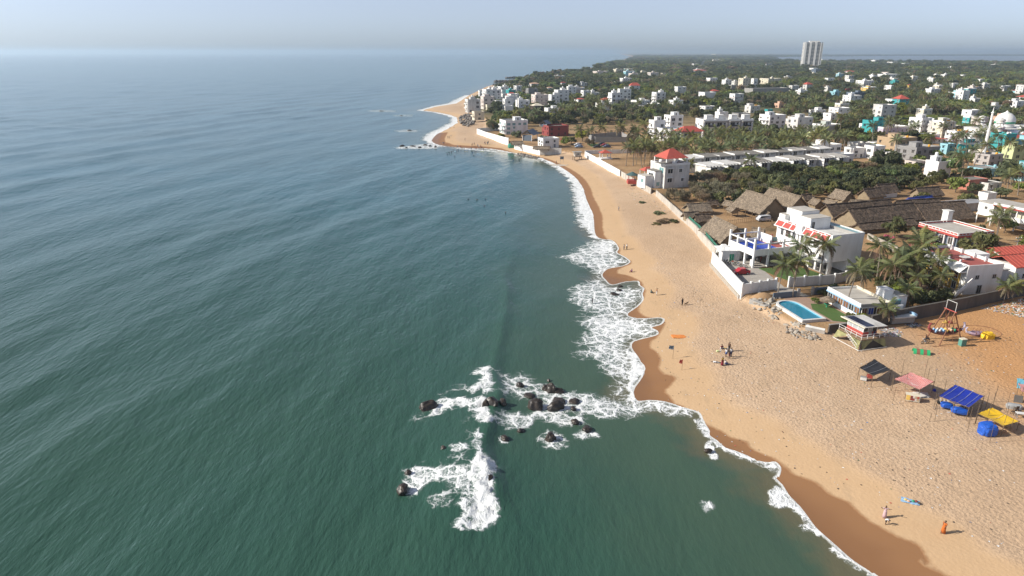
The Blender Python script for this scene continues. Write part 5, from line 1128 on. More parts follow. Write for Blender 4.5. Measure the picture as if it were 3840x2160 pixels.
# ------------------------------------------------------------------ the rest of the town, house by house
IR = random.Random(17); NV = len(VIEW)
WALLS = [(WHITE, 'white'), (WHITE, 'white'), (WHITE, 'white'), (WHITE2, 'stained white'), (WHITE2, 'stained white'), (CREAM, 'cream'), (PINKW, 'pinkish'), (SKYB, 'pale blue'), (TEAL, 'turquoise'), (PEACH, 'peach'), (LIME, 'pale lime'), (BLOCK, 'bare grey'), (YELL, 'yellow'), (LILAC, 'lilac')]
def infill(poly, n, gap, w0, w1, hs, where, tkp, whites=0):
    lo, hi = np.array(poly).min(0), np.array(poly).max(0); got = 0
    for _ in range(n * 60):
        if got >= n: break
        x, y = IR.uniform(lo[0], hi[0]), IR.uniform(lo[1], hi[1])
        if not inside(np.array([x]), np.array([y]), poly)[0] or any((x-a)**2 + (y-b)**2 < (c + gap)**2 for a, b, c in FOOT): continue
        wl_, nm = IR.choice(WALLS[:len(WALLS) - whites] + WALLS[:whites]); w, d = IR.uniform(w0, w1), IR.uniform(w0, w1) * .85; h = IR.choice(hs) + .4
        tp_ = px_up(x, y - w * .5, 3 + h + 2)
        if any(abs(x - a * y / b) < hw_ * y / b + w * .6 and b - 170 < y < b and tp_ < rb_ + (rt_ - rb_) * .35 for a, b, hw_, rb_, rt_ in VIEW[:NV]): continue
        st = IR.random(); sh = 'single-storey' if h < 5 else ('two-storey' if h < 8 else 'three-storey')
        hip = st < .12; tk = IR.choice([YTANK, BLACKP, WHITE]) if IR.random() < tkp else None
        lab = '%s %s %s %s' % (sh, nm, 'red-roofed house' if hip else ('house with a rooftop tank' if tk else ('house with a stair tower' if st > .5 else 'flat-roofed house')), where(x, y))
        FOOT.append((x, y, .55 * math.hypot(w, d))); VIEW.append((x, y, .5 * w, px_up(x, y, 3.0), px_up(x, y, 3.0 + h)))
        block_house(lab, x, y, w, d, h, IR.uniform(8, 26), IR, wl_, tk, 0 if hip else (2 if st > .75 else (1 if st > .5 else 0)), IR.choice([None, WHITE]), REDT if hip else None, IR.choice([None, None, None, wl_, wl_, BRICKR]) , True, roof='hip' if hip else 'flat', group='houses of the town'); got += 1
infill([(165, 222), (205, 226), (245, 250), (345, 325), (355, 470), (240, 455), (196, 420), (186, 350), (172, 300), (160, 262)], 72, .6, 6, 11, (3, 3.2, 6.2, 6.4, 6.4, 9.4), lambda x, y: 'in the near town, ' + ('by the salmon building' if y < 265 else ('by the grey block' if y < 310 and x < 220 else ('by the mosque' if x > 270 else ('by the tan building' if y < 370 else 'by the teal house')))), .5, 2)
infill([(10, 470), (60, 440), (190, 450), (360, 470), (620, 780), (640, 900), (60, 900), (-10, 640)], 26, 12, 7, 13, (3.2, 6.4, 6.4, 9.6, 12), lambda x, y: 'in the woods, ' + ('behind the headland' if x < 90 else ('above the palm grove' if y < 620 else ('beyond the villas' if x < 330 else 'towards the town edge'))), .2, 9)
infill([(420, 480), (560, 640), (900, 1150), (900, 1500), (480, 1300), (330, 800), (330, 560)], 40, 5, 8, 14, (3.2, 6.4, 6.4, 9.6), lambda x, y: 'far to the right, ' + ('behind the mosque' if y < 700 else ('among the palms' if y < 1000 else 'below the tower')), .3, 5)
infill([(60, 920), (480, 1320), (900, 1550), (1900, 2600), (1700, 3300), (500, 2400), (150, 1600)], 26, 30, 14, 26, (4, 7, 10), lambda x, y: 'far inland, ' + ('left of the tower' if x < .40 * y else 'right of the tower'), .1, 9)
infill([(-36, 600), (-6, 560), (20, 660), (10, 900), (-20, 880), (-40, 700)], 15, 1.5, 8, 12, (6.4, 9.4, 9.6, 9.6), lambda x, y: 'crowded on the headland, ' + ('seaward row' if x < -15 else 'inland row'), .4, 9)
# ------------------------------------------------------------------ the high-rise
TX, TY = 890, 2130
TWR = thing('apartment_tower', 'lone white high-rise tower with rows of balconies on the skyline', 'tower', (TX, TY, 3.0), R(-12))
TCON = mat('tower_concrete', (.80, .79, .75), .8, (.40, .33, .26), .45, .02, streak=True)
w1, d1, hh = 52, 26, 74
part('wall', TWR, TCON, 0, 0, 0, w1 - 8, d1 - 3, hh)
for i, (x, wd) in enumerate(((-23, 6), (-9, 5), (6, 5), (21.5, 7))): part('pier', TWR, TCON, x, -d1/2 + .5, 0, wd, 5, hh + (3 if i in (0, 2) else 0))
part('pier', TWR, TCON, -w1/2 + 2, 2, 0, 6, d1 * .7, hh + 2); part('crown', TWR, TCON, 2, 2, hh, w1 * .55, d1 * .5, 6)
for f in range(19):
    z = 4 + f * 3.85; part('floor_band', TWR, TCON, 0, -d1/2 + .9, z - 1.2, w1 - 9, 2.4, 1.1)
    for x, ww in ((-16, 7.5), (-1.5, 9), (13.5, 9)):
        part('window', TWR, GLASS, x, -d1/2 + 1.3, z - .4, ww, .5, 3.0); part('balcony', TWR, TCON, x, -d1/2 - .2, z - .9, ww * .5, 2.6, .9)
    part('window', TWR, GLASS, 21.5, -d1/2 - 2.1, z, 3.4, .3, 2.0); part('window', TWR, GLASS, -w1/2 - 1.1, -2, z, .3, 4, 2.0); part('window', TWR, GLASS, -w1/2 - 1.1, 6, z, .3, 4, 2.0)
# ------------------------------------------------------------------ mosque
mx, my = at(14, 2400, 640)
MQ = thing('mosque', 'white mosque with a green-banded onion dome and blue awning', 'mosque', (mx, my + 10, 3.0), R(12))
part('wall', MQ, WHITE, 0, 0, 0, 36, 18, 7.5); part('roof', MQ, WHITE2, 0, 0, 7.5, 36.4, 18.4, .5); part('awning', MQ, mat('blue_awning', (.03, .2, .55), .6), 2, -11, 4.6, 26, 4.5, .2)
MB().lathe([(4.9, 0), (4.9, 1.2), (4.75, 1.3), (4.75, 2.3), (5.05, 2.4), (5.15, 3.5), (4.85, 5.1), (3.9, 6.7), (2.4, 7.9), (.8, 8.6), (.12, 9.5)], 24).build('dome', WHITE, MQ, (0, 0, 8), smooth=True)
MB().lathe([(5.12, 0), (5.24, .4), (5.2, 1.0)], 24).build('dome_band', GREEN, MQ, (0, 0, 10.4)); MB().lathe([(2.2, 0), (1.0, .5), (.2, .9)], 16).build('dome_cap', GREEN, MQ, (0, 0, 16.0))
for t in (-12, -6, 0, 6, 12): window(MQ, 36, 18, 'F', t, 1.2, 2.2, 2.6, WHITE, GLASS)
for t in (-5, 0, 5): window(MQ, 36, 18, 'S', t, 2.0, 1.6, 2.6, WHITE, GLASS)
for (u, v, vt, lab) in ((2150, 660, 245, 'tall white round minaret with a ball cap, nearest the dome'), (1905, 470, 212, 'white round minaret with a ball cap furthest from the dome')):
    x, y = at(14, u, v); yr = (1080 - 380 - vt / 4.025) / FPX; h = CAM_H + y * (-SP + yr * CP) / (CP + yr * SP) - 3
    o = thing('minaret', lab, 'minaret', (x, y, 3.0)); r = 1.7
    MB().lathe([(r * 1.25, 0), (r * 1.25, h * .2), (r, h * .21), (r * .95, h * .62), (r * 1.5, h * .64), (r * 1.5, h * .67)], 12).build('shaft', WHITE, o, smooth=False)
    for k in range(6): MB().tube([(r * math.cos(k), r * math.sin(k), h * .67), (r * math.cos(k), r * math.sin(k), h * .8)], .22).build('column', WHITE, o)
    MB().lathe([(r * 1.4, 0), (r * 1.4, h * .03), (r * .8, h * .04), (r * 1.25, h * .08), (r * 1.2, h * .13), (r * .5, h * .17), (.1, h * .2)], 14).build('cap', WHITE2, o, (0, 0, h * .8), smooth=True)
    MB().lathe([(r * 1.02, 0), (r * 1.02, .5)], 12).build('blue_ring', LBLUE, o, (0, 0, h * .6))
x, y = at(14, 1935, 930); TM = thing('white_column_tower', 'slim white stepped column tower with a finial rising over the rooftops', 'tower', (x, y, 3.0))
MB().lathe([(.95, 0), (.85, 7), (.7, 7.2), (.62, 16)], 8).build('shaft', WHITE, TM); MB().lathe([(.5, 0), (.45, 6.5), (.7, 6.7), (.25, 7.4), (.06, 9.5)], 8).build('upper_shaft', WHITE, TM, (0, 0, 16)); MB().tube([(0, 0, 15), (-2.2, 0, 17.5), (-3.4, 0, 17.2)], .25).build('arm', WHITE, TM)
x, y = at(14, 1790, 730); o = thing('round_water_tower', 'big round white concrete water tank on columns', 'water tower', (x, y, 3.0))
MB().lathe([(3.5, 3), (3.8, 3.3), (3.8, 8.2), (4.1, 8.3), (4.1, 8.6), (1, 9.2)], 20).build('tank', WHITE2, o)
for k in range(6): part('column', o, WHITE2, 3.1 * math.cos(k * 1.047), 3.1 * math.sin(k * 1.047), 0, .5, .5, 3.2)
# the straight road inland, the lagoon and the two far groynes
g = MB(); q0, q1 = at(12, 1735, 290), at(12, 1820, 90)
g.add([(q0[0] - 6, q0[1], 3.4), (q0[0] + 6, q0[1], 3.4), (q1[0] + 14, q1[1], 3.4), (q1[0] - 14, q1[1], 3.4)], [(0, 1, 2, 3)]); g.build('road', mat('asphalt', (.06, .06, .062), .9), kind='structure')
g = MB(); lag = [(1450, 3600), (2300, 3350), (6000, 3500), (9000, 4200), (9500, 9000), (5200, 9500), (2600, 7200), (1900, 5200)]
g.add([(x, y, 3.6) for x, y in lag], [tuple(range(len(lag)))[::-1]]); lg_m, nt, b = new_mat('lagoon_water'); b.inputs['Base Color'].default_value = (.10, .13, .15, 1); b.inputs['Roughness'].default_value = .3
lago = g.build('lagoon', lg_m, kind='structure'); lago.data.flip_normals()
# ------------------------------------------------------------------ foliage
def leaf_mat(name, c1, c2, dry=None, trans=.18):
    m, nt, b = new_mat(name); p = world_pos(nt); L = nt.links
    oi = nd(nt, 'ShaderNodeObjectInfo')
    n1 = noise_tex(nt, .55, 3, .6, p); n2 = noise_tex(nt, 3.5, 2, .6, p)
    c = mixc(nt, ramp(nt, n1.outputs[0], [(.35, 0.0), (.68, 1.0)]).outputs[0], c1, c2)
    c = mixc(nt, ramp(nt, n2.outputs[0], [(.45, 0.0), (.8, .55)]).outputs[0], c, dry or c2)
    hs = nd(nt, 'ShaderNodeHueSaturation'); L.new(c, hs.inputs['Color'])
    L.new(mth(nt, 'MULTIPLY_ADD', oi.outputs['Random'], .7, .98), hs.inputs['Value'])
    r2 = mth(nt, 'FRACT', mth(nt, 'MULTIPLY', oi.outputs['Random'], 17.3)); L.new(mth(nt, 'MULTIPLY_ADD', r2, .07, .455), hs.inputs['Hue'])
    L.new(mth(nt, 'MULTIPLY_ADD', r2, -.35, 1.05), hs.inputs['Saturation'])
    L.new(hs.outputs[0], b.inputs['Base Color']); b.inputs['Roughness'].default_value = .7; b.inputs['Specular IOR Level'].default_value = .25
    t = nd(nt, 'ShaderNodeBsdfTranslucent'); L.new(hs.outputs[0], t.inputs[0]); mx = nd(nt, 'ShaderNodeMixShader'); mx.inputs[0].default_value = trans
    L.new(b.outputs[0], mx.inputs[1]); L.new(t.outputs[0], mx.inputs[2]); L.new(mx.outputs[0], nt.nodes['Material Output'].inputs[0])
    MATS[name] = m; return m
LEAF = leaf_mat('leaf_green', (.072, .096, .032), (.165, .168, .062), None, .45)
LEAFD = leaf_mat('leaf_dark', (.052, .074, .032), (.115, .135, .055), None, .45)
LEAFB = leaf_mat('leaf_bright', (.090, .155, .028), (.19, .23, .050), None, .42)
LEAFY = leaf_mat('leaf_dry', (.21, .17, .10), (.15, .14, .07), (.27, .22, .15), .42)
FROND = leaf_mat('palm_frond', (.085, .125, .034), (.165, .185, .065), (.22, .19, .10), .42)
FRONDY = leaf_mat('dry_palm_frond', (.24, .18, .10), (.17, .13, .07), (.30, .24, .15), .15)
BARK = mat('bark', (.16, .125, .095), .95, (.08, .065, .05), .5, 1.5, bmp=.5)
PBARK = mat('palm_bark', (.25, .21, .17), .95, (.13, .11, .09), .5, 1.5, bmp=.5)
FLOWER = leaf_mat('bougainvillea', (.40, .03, .07), (.50, .05, .10), (.06, .10, .03))
def np_mesh(name, co, quads, m):
    me = bpy.data.meshes.new(name); me.vertices.add(len(co)); me.vertices.foreach_set('co', np.asarray(co, np.float32).ravel())
    F = np.asarray(quads, np.int32); me.loops.add(F.size); me.loops.foreach_set('vertex_index', F.ravel()); me.polygons.add(len(F))
    me.polygons.foreach_set('loop_start', np.arange(0, F.size, 4, dtype=np.int32)); me.update(calc_edges=True); me.materials.append(m); return me
def crown_mesh(name, m, seed, lobes=16, per=70, rx=1.0, rz=.75, leaf=.10, base=.35, spiky=0.0):
    """unit crown (radius about 1) of leaf clumps spread through an uneven volume"""
    rg = np.random.RandomState(seed); co = []; 
    cs = []
    for i in range(lobes):
        a = rg.rand() * 6.283; r = rx * .72 * math.sqrt(rg.rand()); z = base + rz * (rg.rand() ** .8) * (1 - .45 * (r / rx) ** 2)
        cs.append((r * math.cos(a), r * math.sin(a), z, rg.uniform(.20, .40)))
    for (x, y, z, r) in cs:
        d = rg.randn(per, 3); d /= np.linalg.norm(d, axis=1)[:, None]; d[:, 2] = np.where(d[:, 2] < -.35, -d[:, 2], d[:, 2])
        rad = r * (.55 + .5 * rg.rand(per))[:, None]
        c = np.array([x, y, z]) + d * rad * np.array([1, 1, .8])
        nrm = d + .7 * rg.randn(per, 3); nrm /= np.linalg.norm(nrm, axis=1)[:, None]
        t = np.cross(nrm, rg.randn(per, 3)); t /= np.linalg.norm(t, axis=1)[:, None] + 1e-9
        if spiky: t = t * (1 - spiky) + np.array([0, 0, 1.0]) * spiky + d * spiky; t /= np.linalg.norm(t, axis=1)[:, None]
        bt = np.cross(nrm, t); s = leaf * (.6 + .8 * rg.rand(per))[:, None]; k = .35 if spiky else .7
        co.append(np.stack([c - t*s - bt*s*k*.4, c + bt*s*k, c + t*s*1.1 + bt*s*k*.1, c - bt*s*k], 1).reshape(-1, 3))
    co = np.concatenate(co); return np_mesh(name, co, np.arange(len(co)).reshape(-1, 4), m)
def trunk_mesh(name, seed, m=BARK):
    rg = random.Random(seed); b = MB(); pts = [(0, 0, -.05), (rg.uniform(-.02, .02), rg.uniform(-.02, .02), .25), (rg.uniform(-.06, .06), rg.uniform(-.06, .06), .55)]
    b.tube(pts, [.055, .042, .03], 7)
    for k in range(5):
        a = k * 1.256 + rg.uniform(-.3, .3); z0 = rg.uniform(.3, .5)
        b.tube([(0, 0, z0), (.22 * math.cos(a), .22 * math.sin(a), z0 + .18), (.48 * math.cos(a), .48 * math.sin(a), z0 + .38)], [.028, .018, .008], 5)
    return b.mesh(name, m)
CROWNS = {'green': [crown_mesh('crown', LEAF, s, 18, 70) for s in (1, 2, 3)], 'dark': [crown_mesh('crown', LEAFD, s, 18, 70) for s in (4, 5)],
          'bright': [crown_mesh('crown', LEAFB, s, 16, 70) for s in (6, 7)], 'dry': [crown_mesh('crown', LEAFY, s, 16, 75, leaf=.12, spiky=.55, rz=.8, base=.15) for s in (8, 9)],
          'bush': [crown_mesh('crown', LEAF, s, 14, 80, rz=.7, base=.12, leaf=.10) for s in (10, 11)], 'bushdark': [crown_mesh('crown', LEAFD, s, 14, 80, rz=.7, base=.12) for s in (12, 13)],
          'bushbright': [crown_mesh('crown', LEAFB, s, 12, 80, rz=.6, base=.1) for s in (14,)], 'flower': [crown_mesh('crown', FLOWER, 15, 8, 60, rz=.5, base=.15)]}
TRUNKS = [trunk_mesh('trunk', s) for s in (1, 2, 3)]
RG = random.Random(99)
def tree(label, x, y, r, kind='green', hs=1.0, group=None, name='tree', z=3.0, cat='tree'):
    o = thing(name, label, cat, (x, y, z), RG.uniform(0, 6.28), group)
    s = (r, r, r * hs * RG.uniform(.9, 1.1))
    link('trunk', RG.choice(TRUNKS), o, (0, 0, 0), 0, s); link('crown', RG.choice(CROWNS[kind]), o, (0, 0, 0), 0, s); return o
# palms
def frond_mesh(name, droop, seed, m, n=15, L=1.0, wid=.17):
    rg = random.Random(seed); co = []; q = []
    pts = []
    for i in range(n + 1):
        t = i / n; pts.append(Vector((L * t * (1 - .22 * droop * t), 0, .30 * t * (1.2 - droop) - droop * .62 * t * t)))
    for i in range(n):
        a, b_ = pts[i], pts[i + 1]; w = .008 * (1 - i / n) + .002; k = len(co)
        co += [(a.x, -w, a.z), (b_.x, -w, b_.z), (b_.x, w, b_.z), (a.x, w, a.z)]; q.append((k, k+1, k+2, k+3))
        if i < 2: continue
        t = i / n; ll = wid * (.35 + 1.0 * math.sin(math.pi * min(1, t * .8 + .15))) * rg.uniform(.8, 1.15)
        for sg in (-1, 1):
            for h in (0, .5):
                p = a.lerp(b_, h); fx = ll * .55; k = len(co); dz = -ll * rg.uniform(.35, .8)
                co += [(p.x - .012, sg * .004, p.z), (p.x + .018, sg * .004, p.z), (p.x + fx + .012, sg * ll, p.z + dz), (p.x + fx - .010, sg * ll * .96, p.z + dz)]
                q.append((k, k+1, k+2, k+3))
    return co, q
FR = [(frond_mesh('frond', d, s, None), m) for d, s, m in ((.25, 1, FROND), (.55, 2, FROND), (.85, 3, FROND), (1.15, 4, FRONDY))]
FRM = [np_mesh('frond', np.array(c), np.array(q), m) for (c, q), m in FR]
def palm_layout(rg, n=18):
    out = []
    for i in range(n):
        lay = 0 if i < 4 else (1 if i < 9 else (2 if i < 14 else 3)); out.append((lay, i * 2.4 + rg.uniform(-.25, .25), rg.uniform(.85, 1.1), (-.55, -.25, .05, .3)[lay] + rg.uniform(-.12, .12)))
    return out
def palm_crown(seed, n=18, dry=.2):
    rg = random.Random(seed); A = {0: ([], []), 1: ([], [])}
    for lay, a, s, tilt in palm_layout(rg, n):
        co, q = FR[lay][0]; mi = 1 if lay == 3 else 0; C, Q = A[mi]; off = len(C)
        M = Matrix.Rotation(a, 3, 'Z') @ Matrix.Rotation(tilt, 3, 'Y') * s
        C += [tuple(M @ Vector(p)) for p in co]; Q += [tuple(i + off for i in f) for f in q]
    n0 = len(A[0][0]); co = A[0][0] + A[1][0]; qs = A[0][1] + [tuple(i + n0 for i in f) for f in A[1][1]]
    me = np_mesh('crown', np.array(co), np.array(qs), FROND); me.materials.append(FRONDY)
    mi = np.zeros(len(qs), np.int32); mi[len(A[0][1]):] = 1; me.polygons.foreach_set('material_index', mi); return me
PCROWN = [palm_crown(s) for s in (1, 2, 3, 4)]
def palm_trunk(seed, lean):
    rg = random.Random(seed); b = MB(); pts = []; 
    for i in range(8): t = i / 7; pts.append((lean * t ** 1.6, .12 * lean * math.sin(t * 3), t))
    b.tube(pts, [.030, .020, .017, .016, .0155, .015, .0155, .022], 7); return b.mesh('trunk', PBARK), pts[-1]
PTR = [palm_trunk(s, l) for s, l in ((1, .05), (2, .16), (3, .30), (4, -.10))]
def palm(label, x, y, h, R_=3.4, fronds=False, group=None, lean=None, rz=None, z=3.0):
    o = thing('coconut_palm', label, 'palm', (x, y, z), RG.uniform(0, 6.28) if rz is None else rz, group)
    me, top = PTR[RG.randrange(4) if lean is None else lean]
    link('trunk', me, o, (0, 0, -.3), 0, (h, h, h + .3)); tp = (top[0] * h, top[1] * h, h)
    if fronds:
        for lay, a, s, tilt in palm_layout(RG, 19):
            f = link('frond', FRM[lay], o, tp); f.rotation_euler = (0, tilt, a); f.scale = (R_ * s,) * 3
    else:
        c = link('crown', RG.choice(PCROWN), o, tp, RG.uniform(0, 6.28), (R_,) * 3)
    return o
def scatter(poly, n, gap, rg, clear=True, pad=1.0, tries=40):
    P = np.array(poly); out = []
    lo, hi = P.min(0), P.max(0)
    for _ in range(n * tries):
        if len(out) >= n: break
        x, y = rg.uniform(lo[0], hi[0]), rg.uniform(lo[1], hi[1])
        if not inside(np.array([x]), np.array([y]), poly)[0]: continue
        if clear and any((x-a)**2 + (y-b)**2 < (c * .8 + pad)**2 for a, b, c in FOOT): continue
        if any((x-a)**2 + (y-b)**2 < gap * gap for a, b in out): continue
        out.append((x, y))
    return out
# --- palms of the compound and garden, one by one
for (x, y, h, lab, lean, rz) in (
    (56.4, 135.7, 7.0, 'leaning coconut palm outside the white compound wall, nearer the sea', 1, .5), (59.3, 134.9, 7.8, 'coconut palm by the compound gate beside the first leaning palm', 1, .9),
    (66.0, 150.4, 7.2, 'bushy coconut palm on the lawn against the terrace balcony', 0, 0), (71.3, 149.4, 7.6, 'coconut palm in front of the beach house pillars', 0, 1),
    (66.6, 126.6, 8.6, 'slender coconut palm on the pool lawn before the pool house', 1, .2), (76.4, 140.6, 5.2, 'low ragged palm behind the pool house wall', 0, 2),
    (82.4, 145.6, 8.2, 'full coconut palm at the blank corner of the beach house', 0, 3), (84.8, 141.8, 7.2, 'broad drooping palm in front of the garden palms', 3, 1.2), (80.4, 137.2, 6.6, 'low spreading palm above the pool house stairs', 0, .3),
    (88.4, 143.2, 7.6, 'palm in the middle of the garden clump', 0, 4), (87.0, 137.6, 6.6, 'palm with brown hanging fronds over the dark wall', 1, 2.6), (91.6, 146.8, 8.6, 'tall garden palm beside the leafy dark tree', 0, 5),
    (92.0, 139.4, 6.8, 'palm leaning over the yellow house stairs', 3, .4), (83.6, 132.4, 5.4, 'young palm directly behind the dark wall', 0, 1.9), (94.4, 152.4, 8.2, 'palm at the back corner of the yellow house', 0, .8),
    (79.2, 126.8, 4.6, 'ragged palm with dry fronds by the pool house porch', 1, 2.0), (70.6, 119.6, 3.4, 'small green palm in front of the pool house corner', 0, .6), (101.8, 131.9, 3.6, 'small palm at the yellow house wall, first of two', 0, .2), (104.2, 132.8, 3.8, 'small palm at the yellow house wall, second of two', 0, 1.0),
    (137, 186, 6.5, 'palm in front of the verandah house stilts', 0, .5), (131, 178, 6.8, 'palm right of the red-trim house', 0, 2.2), (146, 178, 8, 'yellowing palm below the verandah house', 0, 1.4),
    (89.6, 135.2, 5.2, 'short palm arching over the dark wall', 3, 2.0), (112, 152.5, 4, 'low palm between the red-roofed houses', 0, 2.4)):
    palm(lab, x, y, h, 3.6 if h > 6 else 2.7, True, None, lean, rz)
for (k, u, v, h, lab) in ((6, 190, 575, 8.5, 'lone slim palm at the beach end of the grove'), (6, 300, 570, 9.5, 'curved palm second from the beach in the grove'), (6, 460, 560, 9, 'palm third from the beach in the grove'), (6, 580, 545, 9, 'palm fourth from the beach with dry fronds'),
    (6, 1150, 800, 7.0, 'single palm beside the front terrace of row houses'), (6, 2080, 740, 7.5, 'palm against the front terrace of row houses'), (11, 815, 905, 8, 'single palm inside the curved white wall'), (11, 1375, 735, 11, 'tall thin palm beside the modern white villa'),
    (14, 1770, 1110, 13, 'tall coconut palm in the town left of the white column tower'), (14, 1510, 830, 11, 'coconut palm right of the grey unfinished house'), (14, 1620, 1180, 9, 'palm above the salmon-red building'), (14, 1470, 560, 13, 'coconut palm at the edge of the green scrub'),
    (13, 1385, 1400, 14, 'big dark palm standing among the town roofs'), (14, 1690, 590, 12, 'palm beside the round water tank'), (14, 2480, 1420, 9, 'palm at the right edge below the blue house'), (14, 2300, 1450, 8, 'bushy palm right of the white blank-walled house')):
    x, y = at(k, u, v); palm(lab, x, y, h, 4.0, True)
# --- trees of the gardens, one by one
for (x, y, r, kind, lab) in ((92.6, 150.6, 4.6, 'dark', 'dense dark leafy tree behind the garden palms'), (104.4, 146.2, 3.6, 'bright', 'bright green tree in front of the yellow wall'), (97.2, 160.2, 3.4, 'bright', 'yellow-green tree by the stone garden wall'),
    (117.2, 163.6, 5.2, 'green', 'wide flat shade tree behind the red-roofed terrace'), (106.6, 183.8, 3.8, 'green', 'dark rounded tree in the courtyard by the brown halls'), (112.6, 179.6, 2.4, 'dark', 'small dark tree at the steps of the red-trim house'),
    (110.4, 169.2, 1.9, 'bright', 'small bright bush on the red courtyard'), (141, 189, 3.4, 'bright', 'bright yellow-green tree under the verandah house'), (136, 172.6, 3.0, 'bright', 'yellow flowering tree at the right edge'), (129.5, 183, 2.8, 'green', 'green tree beside the roof tank tower'),
    (85.8, 147.0, 3.4, 'green', 'round green tree among the palms beside the blank house wall'), (88.0, 139.5, 3.2, 'dry', 'bare twiggy tree amid the garden palms'), (95.6, 143.5, 2.8, 'bright', 'light green tree against the yellow house'), (140, 228, 3.2, 'green', 'tree behind the blue tarpaulin hut'), (154, 226, 3.4, 'green', 'tree by the sheet-roof shed'),
    (67.2, 121.2, 1.7, 'bushbright', 'leafy shrub at the pool house corner'), (65.0, 121.6, 1.6, 'bush', 'shrub on the pool lawn edge'), (62.6, 131.8, 1.1, 'bushbright', 'small potted shrub by the pool'), (66.3, 136.8, 1.5, 'bushdark', 'dark shrub by the compound gate'), (69.6, 138.2, 1.7, 'bushdark', 'dark shrub below the long white wall'), (72.8, 139.2, 1.5, 'bush', 'grey-green shrub along the long white wall'),
    (103.2, 180.6, 2.0, 'flower', 'red bougainvillea bush in the courtyard'), (101, 178.6, 1.9, 'bushdark', 'dark bush beside the bougainvillea'), (100.8, 175.4, 1.4, 'bushbright', 'bright small bush at the stone garden wall'), (103.6, 167, 1.8, 'bush', 'bush on the sandy side of the red courtyard')):
    tree(lab, x, y, r, kind, 1.05, name='shrub' if 'bush' in kind or kind == 'flower' else 'tree', cat='shrub' if 'bush' in kind or kind == 'flower' else 'tree')
GARDEN = [(77, 127), (90, 132.5), (90.5, 147), (84, 152), (79, 140)]
for (x, y) in scatter(GARDEN, 26, 2.2, RG, True, -2.0):
    kd = RG.choice(['green', 'dry', 'bush', 'bright', 'dark']); tree('%s shrub filling the garden behind the dark wall, %s' % ({'green': 'leafy', 'dry': 'dry twiggy', 'bush': 'round green', 'bright': 'yellow-green', 'dark': 'dark'}[kd], 'pool house side' if x < 84 else ('middle' if x < 90 else 'yellow house side')), x, y, RG.uniform(1.6, 2.8), kd, 1.0, 'shrubs of the palm garden', 'shrub', 3.0, 'shrub')
# --- the palm grove
def grove_label(x, y):
    f = (y - (303 + (x - 72) * .42)); a = 'seaward' if x < 85 else ('middle' if x < 125 else ('inland' if x < 155 else 'town-side'))
    return 'coconut palm in the %s part of the grove, %s' % (a, 'front rows by the terraces' if f < 18 else ('middle rows' if f < 36 else 'back rows by the white villas'))
GROVE = [(56, 300), (72, 298), (146, 329), (186, 346), (176, 398), (122, 396), (100, 380), (76, 368), (60, 345)]
for (x, y) in scatter(GROVE, 135, 4.3, RG, True, .5): hg = RG.uniform(6.5, 9.5); palm(('tall ' if hg > 8.4 else ('short ' if hg < 7.3 else '')) + grove_label(x, y), x, y, hg, RG.uniform(3.3, 4.2), False, 'palms of the grove behind the row houses')
# --- scrub between the row houses and the thatched halls
SCRUB = [(57, 236), (63, 223), (73, 226), (92, 229), (105, 236), (122, 243), (140, 250), (160, 254), (166, 275), (168, 305), (150, 309), (112, 293), (80, 280), (70, 262), (66, 245)]
for (x, y) in scatter(SCRUB, 150, 3.7, RG, True, .2):
    dry = x < 96 - .3 * (y - 230) or RG.random() < .15; kind = RG.choice(['dry', 'dry', 'dry', 'bush']) if dry else RG.choice(['bush', 'bushdark', 'bushdark', 'green', 'dark', 'bush', 'bright' if y > 270 else 'dark'])
    tree(('brown dry bush in the scrub, ' + ('next to the red-roofed villa' if y > 250 and x < 85 else ('along the beach wall' if x < 66 else ('behind the paired halls' if x < 92 else 'amid the greener bushes')))) if kind == 'dry' else '%s bush in the %s scrub, %s' % ({'bush': 'mid-green', 'bushdark': 'dark green', 'green': 'leafy green', 'dark': 'dense dark', 'bright': 'bright green'}[kind], 'seaward' if x < 90 else ('central' if x < 125 else 'inland'), 'near the thatched halls' if y < 250 else ('between halls and terraces' if y < 275 else 'against the row houses')), x, y, RG.uniform(2.7, 4.2), kind, 1.15 if y < 280 else .9, 'dry bushes of the scrub' if kind == 'dry' else 'green bushes of the scrub', 'scrub_bush', cat='bush')
# --- belt of trees and palms behind the sandy lot, and trees among the villas
BELT = [at(12, -700, 1120), at(12, 0, 1150), at(12, 1000, 1130), at(12, 1550, 1060), at(12, 1500, 960), at(12, 900, 950), at(12, 100, 960), at(12, -400, 1000)]
for (x, y) in scatter(BELT, 95, 5.2, RG, True, .5):
    kd = RG.choice(['green', 'dark', 'dark', 'bright'])
    if RG.random() < .3: palm('coconut palm in the tree belt, %s' % ('behind the red brick villa' if x < 50 else ('behind the block enclosure' if x < 100 else 'behind the white villas')), x, y, RG.uniform(7, 10), 3.8, False, 'palms of the tree belt')
    else: tree('%s tree in the %s belt behind the sandy lots, %s' % (kd, 'seaward' if x < 40 else ('middle' if x < 80 else ('villa-side' if x < 120 else 'inland')), 'front row' if y < 470 else ('second rows' if y < 500 else 'back rows')), x, y, RG.uniform(3.6, 5.6), kd, 1.15, 'trees of the belt behind the sandy lots')
def town_lab(k, x, y): return '%s %s' % (k, 'below the salmon-red building' if y < 262 else ('near the sky-blue house' if y < 300 and x > 190 else ('beside the grey unfinished house' if y < 320 else ('by the tan building and lilac house' if x < 230 else ('near the mosque and minarets' if x > 275 else 'behind the round water tank')))))
TOWNZ = [(152, 244), (178, 226), (215, 232), (250, 256), (330, 330), (330, 430), (190, 420), (182, 345), (170, 300)]
